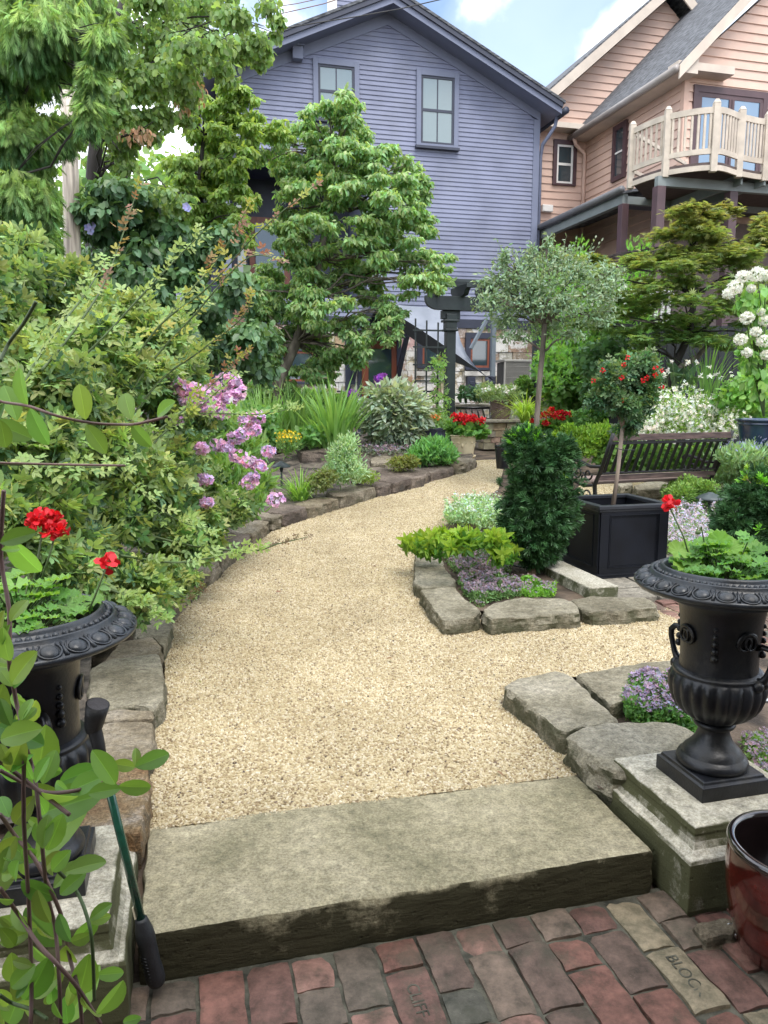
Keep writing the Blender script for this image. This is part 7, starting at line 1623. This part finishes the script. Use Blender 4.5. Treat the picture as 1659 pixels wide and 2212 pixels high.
plant('box_ball', 'small clipped boxwood ball beside the air conditioner', 'shrub', PT(1131,862,14.5), yb([(1131,838,18,24)], 14.5), 1500, .055, LF, G['box'], 'rand', shell=.85, rough=.08, tint=(1.2,1.2,.8))
pp_, ct = pot(1133, 914, 938, 26, 20, 12.2, 'flower_pot', 'plain pale grey pot behind the yew holding arching grass', m_wpot, deco=False)
rt = thing('fountain_grass', 'arching lime-yellow grass spilling from the pale grey pot', 'grass', ct); blades(rt, ct, 190, .78, .85, .018, G['blade'], (1.8,1.55,.7), 1.5)
blades(rt, ct, 60, .5, .5, .018, G['blade'], (1.8,1.55,.7), .9)
_, ct = pot(938, 925, 958, 52, 44, 12.6, 'dark_tub', 'dark tub behind the trellis with orange flowers', m_bluedark, deco=False)
rt = plant('marigold', 'small orange flowers in the dark tub behind the trellis', 'flowers', ct, yb([(925,915,28,12),(945,905,24,14)], 12.6), 500, .05, LF, G['blade'], 'rand'); P, N, k = blobpts(yb([(925,904,26,9),(935,898,20,8)], 12.5), 110, .5); cloud('flowers', G['oran'], rt, P, rn(110), N, .045, PETAL, jit=.3)
plant('climbing_rose', 'pale leaves of a climber on the left trellis', 'climber', gpt(945,13.9), yb([(947,800,14,26),(952,860,16,30),(955,910,22,26),(940,930,22,18),(918,945,22,18),(975,905,18,14),(949,780,10,12)], 13.9), 420, .13, ROSE5, G['hyd'], 'rand', shell=.3, tint=(1.25,1.2,1.2))
_, ct = pot(1086, 962, 1012, 34, 24, 9.6, 'black_pot', 'dark round-shouldered pot half hidden behind the left side of the yew', m_urn, deco=False)
# ---- standard tree with grey-green crown
Ys = 9.2; sb = gpt(1156, Ys)
std = [(1062,650,40,22),(1100,602,50,32),(1150,575,46,24),(1200,560,50,28),(1250,590,54,32),(1300,630,44,34),(1285,685,52,26),(1222,655,70,42),(1142,655,62,40),(1092,690,46,24),(1180,705,52,22),(1232,722,36,14),(1115,728,46,10),(1185,530,8,26),(1090,560,10,26),(1150,545,14,16),(1050,610,24,10),(1320,590,26,20),(1160,615,60,36)]
plant('standard_willow', 'lollipop-shaped standard tree with a loose grey-green crown in front of the arbor', 'tree', sb, B(std, Ys, .07), 7200, .052, tl(.42,.05,.2), G['grey'], 'rand', shell=.3, rough=.45, r=.8, jit=.35, tint=(.9,1.0,.9),
      trunk=([sb, PT(1160,900,Ys), PT(1166,820,Ys), PT(1172,760,Ys), PT(1176,700,Ys)], .034, .03), bark=m_bark)
sp_mb = MB(); SP, SDv, SU = [], [], []; stw = bpy.data.objects['standard_willow']; cc0 = PT(1180,645,Ys)
for i in range(90):
    a = random.uniform(0, 6.283); e = random.uniform(-.35, 1.3); d = Vector((math.cos(e)*math.cos(a), math.cos(e)*math.sin(a), math.sin(e)))
    p = cc0+Vector((d.x*.66, d.y*.6, d.z*.42)); q = p+Vector((d.x*.22, d.y*.22, d.z*.2+random.uniform(-.08,.16)))*random.uniform(.5,1.2)
    sp_mb.tube([p, p.lerp(q,.5)+Vector((0,0,.015)), q], [.004,.003,.0015], 4)
    for k in range(9): t = k/8; SP.append(tuple(p.lerp(q, t))); SDv.append(tuple((q-p).normalized()*.6+Vector(RNG.normal(size=3))*.6)); SU.append(tuple(RNG.normal(size=3)+np.array([0,-.5,.8])))
sp_mb.build('shoots', m_stem, stw, smooth=True); cloud('shoot_leaves', G['grey'], stw, SP, SDv, SU, .045, tl(.42,.05,.2), jit=.3)
# ---- right: lime shrub, back shrubs, gaura, lavender, boxwood
plant('lime_shrub', 'yellow-green spirea-like shrub between the yew and the bench', 'shrub', gpt(1265,9.8), yb([(1240,950,26,26),(1280,945,34,26),(1310,935,24,18),(1225,935,16,18),(1262,975,30,14)], 9.8), 2600, .05, LF, G['lime'], 'up', tint=(.75,.85,.9), shell=.5, jit=.35)
for lab, l, Y, n_, s_, mt, tt in (('large-leaved green climber behind the right trellis', [(1200,830,36,50),(1240,800,40,50),(1225,880,36,30),(1260,860,36,36),(1180,790,24,40),(1300,740,40,36),(1250,740,40,30),(1320,800,30,40)], 14.0, 2900, .13, 'hyd', (.85,.9,.95)),
 ('dark leafy shrub below the maple trunk behind the rose tree', [(1290,780,44,40),(1330,760,40,36),(1300,840,50,40),(1370,800,40,40),(1350,850,50,40),(1400,850,40,40)], 12.2, 3000, .10, 'dark', (1.3,1.3,1.2)),
 ('leafy shrub at the right below the hydrangea flowers', [(1610,850,50,40),(1650,800,40,60),(1570,880,30,30),(1640,890,40,26),(1630,760,30,40)], 9.8, 2200, .085, 'hyd', (.9,1.0,.8)),
 ('low green planting along the seat wall right of the arbor', [(1200,950,30,20),(1240,915,40,26),(1290,900,36,26),(1330,915,30,20)], 12.8, 1500, .09, 'hyd', (.8,.9,.9))):
    plant('shrub', lab, 'shrub', gpt(l[0][0], Y), B(l, Y, .1), n_, s_, LFW, G[mt], 'rand', shell=.6, r=.7, tint=tt, jit=.35)
pk = [(1289,777),(1300,770),(1262,815),(1180,812)]
for lab, l, Y, n_, s_, mt, tt in (('fresh green foliage filling the bed behind the bench back', [(1320,985,40,26),(1380,985,44,28),(1440,990,44,28),(1500,990,44,30),(1550,985,36,30),(1350,1010,50,18),(1430,1015,50,18),(1300,960,30,24)], 10.3, 5200, .07, 'blade', (1.0,1.05,.8)),
 ('green leafy border plants under the dogwood behind the iris', [(570,880,50,30),(620,870,40,30),(680,880,36,26),(740,880,40,24),(780,900,26,22),(600,920,50,26)], 13.2, 3000, .12, 'hyd', (.9,1.0,.9)),
 ('ferny green plants on the upper left terrace', [(540,930,40,26),(580,950,40,20),(660,945,30,18),(690,935,30,18),(560,910,40,30)], 10.6, 2600, .08, 'blade', (.8,.95,.8)),
 ('pale leafy plants with white flowers near the pilaster', [(655,868,30,16),(700,862,26,14),(735,872,20,14)], 14.6, 700, .16, 'silv', (1.2,1.3,1.1))):
    plant('border_plant', lab, 'plant', gpt(l[0][0], Y), B(l, Y, .1), n_, s_, LFW, G[mt], 'shrub', shell=.5, tint=tt, jit=.35)
rt = thing('clematis', 'a few pale pink clematis blooms on the right trellis', 'flowers', tuple(PT(1289,777,13.9)))
for x, y in pk: c = PT(x, y, 13.6); a = np.arange(6)*math.pi/3; cloud('bloom', G['pink'], rt, np.tile(np.array(c), (6, 1)), np.stack([np.cos(a), 0*a-.2, np.sin(a)], 1), np.tile([[0,-1,0]], (6, 1)), .075, LF, jit=.15)
bladeplant('hosta', 'blue-grey hosta leaves beside the maple trunk', 'plant', 1462, 11.2, 26, .75, .75, .22, G['grey'], (.8,1.0,1.0), 1.0, .12, z=PT(1462,850,11.2).z)
bladeplant('crocosmia', 'tall sword leaves rising behind the white gaura', 'plant', 1515, 10.8, 34, 1.15, .5, .035, G['blade'], (1,1.1,.9), .5, .15, z=PT(1515,880,10.8).z)
ga = [(1400,905,30,36),(1440,880,40,44),(1490,885,44,44),(1540,895,40,40),(1580,915,34,34),(1460,920,60,30),(1520,930,60,26),(1385,930,20,20)]
rt = plant('gaura', 'cloud of tiny white gaura flowers behind the bench', 'flowers', gpt(1480,9.7), B(ga, 9.7, .1), 5500, .05, LFN, G['blade'], 'up', shell=.3, tint=(1.35,1.3,.9), rough=.3)
P, N, k = blobpts(B(ga, 9.6, .1), 2300, .75, .35); cloud('flowers', G['white'], rt, P, rn(len(P)), N+.5*rn(len(P)), .028, FLOR4, jit=.12)
mb = MB()
for i in range(70):
    x, y = random.uniform(1385,1600), random.uniform(835,870); a = PT(x, y+30, 9.7); b_ = PT(x+random.uniform(-20,25), y-random.uniform(5,60), 9.6); mb.tube([a, b_], .0025, 4); RNG_ = np.array([tuple(b_)]*3)+RNG.normal(size=(3,3))*.015; cloud('flowers', G['white'], rt, RNG_, rn(3), rn(3), .03, FLOR4) if i % 2 else None
mb.build('stems', m_stem, rt)
la = [(1590,985,50,20),(1640,975,40,24),(1600,1010,60,22),(1570,1035,40,16),(1650,1010,30,24),(1700,1000,50,50)]
plant('lavender', 'pale green lavender mass at the right edge beyond the bench', 'plant', gpt(1600,8.6), B(la, 8.6, .1), 7000, .075, LFN, G['sage'], 'up', shell=.3, tint=(.8,.85,.75), r=.35)
P, N, k = blobpts(B([(1590,968,50,14),(1640,960,40,14),(1620,985,50,14)], 8.4, .05), 260, .5); cloud('flowers', G['peri'], bpy.data.objects['lavender'], P, Z1+.3*rn(len(P)), rn(len(P)), .03, LFN, jit=.2)
bx = [(1470,1075,34,28),(1510,1070,34,30),(1490,1052,34,20),(1450,1062,20,18),(1530,1060,24,20)]
plant('boxwood', 'low rounded boxwood between the bench and the mushroom path light', 'shrub', GD(1490,1108), B(bx, 8.15, .06), 5000, .032, LF, G['box'], 'out', shell=.75, rough=.2, tint=toplight(np.array([[.55,.65,.8]]), np.array([[1.9,1.6,1.1]])), jit=.35)
# ---- hydrangea
Yh = 8.4; hh_ = [(1410,150,62),(1550,130,80),(1640,140,50),(1335,260,74),(1270,320,52),(1495,270,36),(1450,560,66),(1590,500,34),(1625,585,56),(1540,695,50),(1390,770,60),(1615,785,66),(1450,900,48),(1640,920,50)]
zq = lambda x, y: (1294+x*.22, 564+y*.22)
rt = plant('hydrangea', 'tall hydrangea with large creamy white mophead flowers at the right edge', 'shrub', gpt(1650,Yh), yb([(1630,640,36,26),(1650,680,26,26),(1610,655,24,18),(1660,740,26,40),(1622,770,16,40),(1640,820,30,30)], Yh), 420, .10, tl2(.6,.04,.15), G['hyd'], 'droop', shell=.5, r=.8, tint=(1.0,1.05,.95))
for x, y, r_ in hh_:
    X, Yy = zq(x, y); c = PT(X, Yy, Yh-.12); R_ = r_*.195*Yh/1659; n_ = 110; d = unit(rn(n_)); cloud('flower_head', G['white'], rt, np.array(c)+d*R_*RNG.uniform(.85,1.05,(n_, 1))*np.array([[1,1,.9]]), unit(rn(n_)), d+.25*rn(n_), .021, FLOR4, jit=.08, hue=.03)
mb = MB()
for x, y, r_ in hh_: X, Yy = zq(x, y); mb.tube([PT(X, Yy, Yh-.05), PT((X+1650)/2, Yy+60, Yh), PT(1650, 900, Yh)], [.004,.007,.01], 5)
mb.build('stems', m_stem, rt, smooth=True)
_, ct = pot(1655, 905, 972, 120, 84, 8.6, 'ridged_pot', 'dark blue ridged glazed pot with a brown rim at the right edge', M('blue_glaze', (.02,.04,.09), .2, .3, 5, .1, 40, coat=.6, stretch=(1,1,.1)), deco=False)
# ---- Japanese maple
Ym = 11.2; mb_ = gpt(1440, Ym)
mp_ = [(1500,455,30,14),(1475,480,44,18),(1520,490,46,18),(1440,515,46,16),(1490,525,60,18),(1550,540,50,18),(1395,545,50,16),(1450,560,60,18),(1350,575,46,14),(1520,575,70,20),(1600,520,36,20),(1625,560,50,22),(1300,605,44,12),(1370,615,56,16),(1440,620,60,16),(1545,625,70,20),(1620,620,46,22),(1270,560,40,14),(1240,575,36,14),(1330,655,50,14),(1410,670,60,16),(1490,665,70,18),(1570,680,60,18),(1350,705,46,14),(1440,715,60,16),(1520,715,70,16),(1590,735,46,16),(1290,690,40,16),(1390,745,50,16),(1650,500,30,30),(1560,470,24,16),(1650,680,30,20)]
def mtint(P, N, k):  # sunlit warm tint painted on the upper leaves, deeper green below
    h_ = np.clip((P[:, 2:3]-2.4)/1.8, 0, 1); return np.array([[.85,1.15,1.0]])*(1-h_)+np.array([[1.08,.95,.88]])*h_
plant('japanese_maple', 'spreading Japanese maple with finely cut olive and bronze leaves below the balcony', 'tree', mb_, sub_(B(mp_, Ym, .14), 4, .62, 1.25), 21000, .074, MAPLE, G['mapl'], 'flat', shell=.25, rough=.5, r=1.1, jit=.3, hue=.1, tint=mtint, sv=.3,
      trunk=([mb_, PT(1445,830,Ym), PT(1462,780,Ym), PT(1490,720,Ym), PT(1500,640,Ym), PT(1495,540,Ym)], .075, .03), bark=m_barkd)
mb = MB(); mb.tube([PT(1452,815,Ym), PT(1475,790,Ym-.1), PT(1505,772,Ym-.2), PT(1530,745,Ym-.2)], [.05,.045,.04,.03], 8); mb.tube([PT(1490,720,Ym), PT(1430,700,Ym), PT(1360,690,Ym)], [.03,.02,.01], 6); mb.build('limb', m_bark, bpy.data.objects['japanese_maple'], smooth=True)
for x, yt, lab in ((1252,520,'bright green conifer tip left of the maple'),(1364,522,'bright green conifer tip in the middle of the porch opening'),(1392,530,'bright green conifer tip beside the first porch post'),(1190,540,'bright conifer tip beside the blue house corner')):
    c = PT(x, yt+30, 12.9); plant('arborvitae', lab, 'conifer', (c.x, c.y, PATIO), [((c.x, c.y, c.z), .12, .12, .28), ((c.x, c.y, c.z-.5), .24, .24, .5), ((c.x, c.y, c.z-1.3), .34, .34, .8)], 700, .10, SPRAY, G['blade'], 'up', tint=(1.1,1.4,.7), group='arborvitae behind the fence', shell=.8)
for i, (x, y, Y, rx, ry, lab) in enumerate([(1240,640,14.6,70,60,'green shrub mass behind the standard tree'), (1330,690,13.2,70,50,'shaded shrub between the picket fence and the maple')]):
    plant('shrub', lab, 'shrub', gpt(x, Y), [pblob(x+dx, y+dy, Y, rx*.6, ry*.6) for dx, dy in ((-30,0),(30,10),(0,-25),(0,40),(-30,60),(30,70))], 2600, .11, LF, G['kou'], 'rand', tint=(.8,.9,.8))

# ---- foreground climbing vine
vr = thing('honeysuckle_vine', 'honeysuckle vine with oval light green leaves and purple stems hanging close to the viewer', 'vine', tuple(PT(60,2212,.8)))
z7 = lambda l: [(x*.34, 1460+y*.34) for x, y in l]
stems = [([(8,1060),(2,1203),(20,1318),(20,1428),(25,1460)]+z7([(110,200),(150,400),(150,900),(180,1400),(200,1900),(195,2212)]), .80, m_stemr), (z7([(150,400),(200,560),(230,700),(260,1000),(300,1380),(350,1600),(375,1900),(385,2212)]), .82, m_stemr),
 (z7([(0,880),(100,1020),(230,1180),(340,1400),(400,1560),(440,1780),(500,2000),(520,2212)]), .84, m_stemr), (z7([(360,1230),(480,1360),(550,1520),(585,1700),(600,2060)]), .84, m_stem), (z7([(0,600),(150,680),(300,740),(480,730),(600,700),(760,700)]), .86, m_stemr),
 ([(-10,850),(0,867),(60,877),(125,899),(200,914),(260,917),(300,915),(362,900)], .95, m_stemr), (z7([(0,1350),(120,1520),(240,1700),(380,1850),(500,1990),(640,2212)]), .80, m_stemr), (z7([(0,2030),(80,2080),(200,2120),(300,2180)]), .8, m_stem), ([(-5,1640),(60,1690),(150,1760)], .78, m_stemr), ([(0,780),(20,740),(50,700),(78,652)], .95, m_stem), ([(0,1000),(110,1003),(270,1006)], 1.1, m_stemr)]
mb = MB(); mbg = MB()
for pts, Y, mt in stems:
    P3_ = [PT(x, y, Y+.02*math.sin(i*1.7)) for i, (x, y) in enumerate(pts)]; n_ = 30; pl = [cr(P3_, t*(len(P3_)-1)/n_) for t in range(n_+1)]
    if mt is m_stemr: mb.tube(pl, .0024 if Y < .9 else .0018, 7)
    else: mbg = MB(); mbg.tube(pl, .0022, 7); mbg.build('green_stem', m_stem, vr, smooth=True)
mb.build('stems', m_stemr, vr, smooth=True)
# leaves: base x, base y, tip x, tip y (photo), shade
Lz = [(150,390,60,620,1.2),(215,500,70,590,1.2),(225,680,290,520,1.2),(0,350,225,360,.9),(130,300,220,200,1.2),(75,110,170,200,1.1),(270,690,350,480,1.1),(0,430,60,560,1.2),(210,660,110,500,1.3),(220,760,80,950,.7),(230,760,300,880,1.1),(170,900,260,960,1.0),(440,740,620,640,1.1),(440,740,340,680,1.1),(260,740,480,800,1.2),(735,690,610,490,1.2),(560,750,740,710,1.1),(750,700,950,715,1.1),(855,580,1070,495,.9),(860,575,870,460,1.0),(860,580,730,560,1.0),
 (270,1100,300,890,.9),(300,1110,385,910,1.1),(280,1080,210,960,.9),(60,1080,0,1250,.8),(130,1100,230,1170,.9),(230,1180,20,1050,1.0),(270,1250,360,1120,.9),(120,1170,60,1300,.9),(410,1250,660,1160,1.0),(380,1390,520,1260,1.0),(360,1410,140,1330,.8),(570,1550,690,1450,1.1),(560,1560,700,1530,1.2),(470,1680,610,1570,1.0),(450,1690,360,1530,.9),(320,1570,220,1400,.9),(190,1620,50,1480,1.0),(0,1700,170,1630,1.0),(450,1690,560,1660,.8),(420,1710,440,1850,.8),
 (190,1700,290,1830,1.0),(80,1810,190,1840,.9),(70,1980,190,1860,.9),(160,2060,300,1850,.8),(200,2030,340,1930,1.2),(430,2100,480,1930,1.3),(500,2030,560,1830,.8),(610,1900,780,1890,1.1),(620,2150,780,1990,1.0),(780,2200,880,2180,1.2),(520,2040,610,2180,.8),(210,2050,130,2160,1.0),(0,1990,60,2100,1.0),(60,2130,-20,2010,1.0),(320,1970,340,2090,1.2),(400,2180,330,2100,1.1),(180,1950,100,2040,.8),(100,1250,-10,1270,1.0),(150,1180,20,1180,.8),(0,1180,70,1060,.9),(60,900,0,760,1.1),(110,850,190,800,1.0),(90,1420,-20,1440,.8),(0,1530,60,1600,.8),(0,1600,100,1720,.6),(330,1240,420,1130,.9),(240,1590,320,1690,.9),(290,1900,210,2000,.8),(380,1920,300,2010,.9)]
Ld = [(a*.34, 1460+b_*.34, c*.34, 1460+d*.34, e, .78+.10*((i*29) % 7)/7) for i, (a, b_, c, d, e) in enumerate(Lz)]
Lc3 = [(120,560,65,405,1.3),(130,570,190,720,1.3),(370,620,345,470,1.3),(370,640,455,755,1.2),(570,620,530,500,1.3),(570,640,640,730,1.2),(680,605,735,540,1.1),(20,550,-40,640,.7),(0,620,30,740,.8)]
Ld += [(a/2, 597+b_/2, c/2, 597+d/2, e, .95) for a, b_, c, d, e in Lc3]
Lc5 = [(0,90,135,40,.8),(5,120,85,110,1.7),(45,430,110,330,1.1),(40,600,0,480,1.2),(50,700,130,570,1.4),(55,710,0,640,1.2),(45,440,0,520,.9),(20,380,-20,480,.9),(60,720,110,640,1.2),(90,860,130,760,1.3),(20,860,-30,780,.9),(0,940,150,890,1.0),(100,860,155,800,1.3),(0,760,35,870,.8)]
Ld += [(a/2, 1128+b_/2, c/2, 1128+d/2, e, .74) for a, b_, c, d, e in Lc5]
for (a, b_, c, d, e, Y) in list(Ld)[::2]:      # a second layer a little deeper
    Ld.append((a+random.uniform(-30,30), b_+random.uniform(-50,50), c+random.uniform(-50,50), d+random.uniform(-40,60), e*.85, Y+random.uniform(.05,.18))) if a < 150 else None
P_, D_, U_, S_, T_ = [], [], [], [], []
for a, b_, c, d, e, Y in Ld:
    p = PT(a, b_, Y); q = PT(c, d, Y+random.uniform(-.02,.02)); v = q-p
    P_.append(tuple(p)); D_.append(tuple(v)); S_.append(v.length*1.04); U_.append((random.uniform(-.9,.9), -1, random.uniform(-.2,1.1))); T_.append((e*random.uniform(.7,1.0), e*.92, e*.85))
def tl3():
    xs = [0,.08,.22,.4,.6,.78,.9,.97,1]; ws = [0,.10,.20,.27,.29,.24,.16,.08,0]; V = []; F = []
    for x, w in zip(xs, ws):
        z = -.18*x*x
        for s_ in (-1,-.5,-.07,0,.07,.5,1): V.append((x, w*s_*.90, z+abs(s_)*w*.34))
    for i in range(len(xs)-1):
        for k in range(6): a = i*7+k; F.append((a, a+7, a+8, a+1))
    return np.array(V, float), F
cloud('leaves', G['near'], vr, P_, D_, U_, np.array(S_), tl3(), np.array(T_), jit=.2, hue=.06, smooth=True, vmul=[v for _ in range(9) for v in (.92,1.0,1.0,1.4,1.0,1.0,.92)])

# ---- a little leaf litter on the gravel
lp_ = []
while len(lp_) < 46:
    x, y = random.uniform(-2.2, 2.5), random.uniform(2.7, 9); u_, v_ = UV(x, y)
    if inpoly(x, y, path_poly) and not inpoly(x*.9+.05, y, path_poly) or (inpoly(x, y, path_poly) and random.random() < .10): lp_.append((x, y, T(x, y)+.014))
lo = cloud('leaf_litter', leafmat('litter', (.16,.11,.055), .8, .1), None, lp_, rn(46)*np.array([[1,1,.15]]), Z1+.3*rn(46), .028*(1+RNG.uniform(-.4,.4,46)), LF2, jit=.5, hue=.2)
tag(lo, 'small dry brown leaves scattered over the gravel path', 'leaf litter', kind='stuff')

# ---- concrete curb, hoses, fence at the left, patio furniture
k0 = UVZ(GD(1290,1290)); ctop = c6([(672,165),(742,140),(985,238),(905,275)]); h_ = .10
cc = [UVZ(GD(x, y, h_+.05)) for x, y in ctop]; cu0 = (cc[0][0]+cc[3][0])/2; cu1 = (cc[1][0]+cc[2][0])/2; cv0 = min(cc[2][1], cc[3][1]); cv1 = max(cc[0][1], cc[1][1])
zc_ = GD(1280,1290)[2]
mb = MB(); mb.box(cu0, cu1, cv0, cv1, zc_-.02, zc_+h_+.03); o = mb.build('curb', stonemat('curb_concrete', (.36,.34,.27), (.48,.46,.38), (.56,.54,.47), 5, .2, moss_shade=((.09,.095,.05), .35, .38)), uv=True, loc=W(cu0, cv0, zc_), bevel=.008); tag(o, 'short mossy-sided concrete curb between the yew bed and the black planter', 'curb')
def hose(name, label, pts, r_, mat, cat='hose'):
    mb = MB(); P3_ = [GD(*p)+Vector((0,0,.055)) if len(p) == 2 else PT(*p) for p in pts]; n_ = 30; mb.tube([cr(P3_, t*(len(P3_)-1)/n_) for t in range(n_+1)], r_, 8); o = mb.build(name, mat, loc=P3_[0], smooth=True); tag(o, label, cat); return o
hose('drip_hose', 'black drip hose lying across the soil under the yew', [(1090,1228),(1130,1240),(1185,1240),(1220,1255),(1250,1285),(1262,1290)], .006, m_rub)
hose('drip_hose', 'thin black hose rising over the concrete curb', [(1192,1244),(1194,1225),(1204,1208),(1222,1190)], .005, m_rub)
mb = MB(); p = GD(1196,1243)+Vector((0,0,.07)); mb.tube([p+Vector((0,0,-.02)), p, p+Vector((0,0,.03))], [.013,.016,.013], 12); tag(mb.build('hose_fitting', M('blue_plastic', (.01,.09,.42), .35, .1), loc=p, smooth=True), 'small bright blue hose fitting on the soil under the yew', 'hose fitting')
mb = MB(); p = GD(1178,1225)+Vector((0,0,.05)); 
hose('drip_hose', 'short black hose with a teal end in the left bed', [(800,1000),(815,1003),(830,1001),(838,1004)], .012, m_rub)
mb = MB(); p = GD(838,1003)+Vector((0,0,.06)); mb.tube([p, p+Vector((.05,-.02,0))], [.022,.016], 12); tag(mb.build('hose_fitting', M('teal_plastic', (.02,.22,.25), .35, .1), loc=p, smooth=True), 'teal hose fitting among the flagstones of the left bed', 'hose fitting')
hose('metal_conduit', 'corrugated steel conduit behind the stem of the right-hand urn', [(1560,1520,3.0),(1600,1512,3.05),(1659,1514,3.1),(1740,1530,3.1)], .011, m_steel, 'conduit')
# dark fence along the left boundary
fu = -3.3; mb = MB(); v = 3.0; rd = random.Random(9); rt = thing('board_fence', 'dark board fence along the left boundary behind the rose shrub', 'fence', W(fu, 3, 0))
while v < 16.5: mb.box(fu-.02+rd.uniform(-.005,.005), fu+.005, v, v+.145, -.1, 2.15); v += .152
mb.build('board', m_fence, rt, uv=True)
mb = MB(); mb.box(-6, 1.6, 16.6, 16.63, PATIO, PATIO+1.3); 
# patio chairs
m_wick = M('black_wicker', (.018,.018,.018), .6, .4, 60, .8, 60)
def chair(px, Y, ang, label):
    b_ = gpt(px, Y); rt = thing('patio_chair', label, 'chair', b_, 'black wicker patio chairs'); c, s_ = math.cos(ang), math.sin(ang)
    def q(x, y, z): return (b_[0]+x*c-y*s_, b_[1]+x*s_+y*c, b_[2]+z)
    for x, y in ((-.26,-.25),(.26,-.25),(-.26,.25),(.26,.25)): mb = MB(); mb.bar(q(x,y,0), q(x*.96,y*.96,.42 if y < 0 else .42), .04, .04); mb.build('leg', m_wick, rt)
    mb = MB(); mb.prism([q(-.29,-.28,.40), q(.29,-.28,.40), q(.29,.28,.40), q(-.29,.28,.40)], (0,0,.06)); mb.build('seat', m_wick, rt, bevel=.01)
    mb = MB(); nb = 9
    for k in range(nb): x = -.25+.5*k/(nb-1); mb.tube([q(x,.25,.44), q(x,.30,.66), q(x,.34,.92)], .010, 5)
    for z, y in ((.55,.275),(.64,.295),(.73,.31),(.82,.325)): mb.tube([q(-.26,y,z), q(.26,y,z)], .010, 5)
    mb.tube([q(-.28,.25,.42), q(-.28,.34,.92), q(-.2,.36,.97), q(.2,.36,.97), q(.28,.34,.92), q(.28,.25,.42)], .018, 6); mb.build('backrest', m_wick, rt, smooth=True)
    for sg in (-1,1): mb = MB(); mb.tube([q(sg*.28,.27,.66), q(sg*.30,.0,.67), q(sg*.29,-.24,.64), q(sg*.28,-.26,.42)], .016, 6); mb.build('armrest', m_wick, rt, smooth=True)
    return rt
chair(912, 15.4, math.pi, 'black wicker patio chair behind the left trellis')
chair(760, 15.6, 2.6, 'black wicker patio chair seen above the iris left of the door')
# black metal bench on the patio
bq = gpt(1020, 13.9); rt = thing('patio_bench', 'low black metal bench with slatted back behind the geranium pot', 'bench', bq)
mb = MB(); x0, x1 = PT(984,890,13.9).x, PT(1058,890,13.9).x; zt_ = PT(1020,881,13.9).z; zl_ = PT(1020,905,13.9).z; Yq = 13.9
mb.tube([(x0, Yq, zt_), (x1, Yq, zt_)], .022, 8); mb.tube([(x0, Yq, zl_), (x1, Yq, zl_)], .018, 8)
mb.tube([(x0, Yq, zt_), (x0, Yq-.02, bq[2])], .02, 8); mb.tube([(x1, Yq, zt_), (x1+.06, Yq-.02, bq[2])], .02, 8)
for k in range(1, 6): x = x0+(x1-x0)*k/6; mb.tube([(x-.03, Yq, zt_), (x+.02, Yq, zl_)], .014, 6)
mb.build('backrest', m_iron, rt, smooth=True)
mb = MB(); mb.box(x0, x1, Yq, Yq+.45, zl_-.12, zl_-.08); mb.build('seat', m_iron, rt)
for o in bpy.data.objects:
    if '_o' in o: del o['_o']
    if o.parent is not None and o.name.split('.')[0] in ('flowers', 'leaves', 'inner_leaves', 'young_leaves', 'shoot_leaves'): o['kind'] = 'stuff'
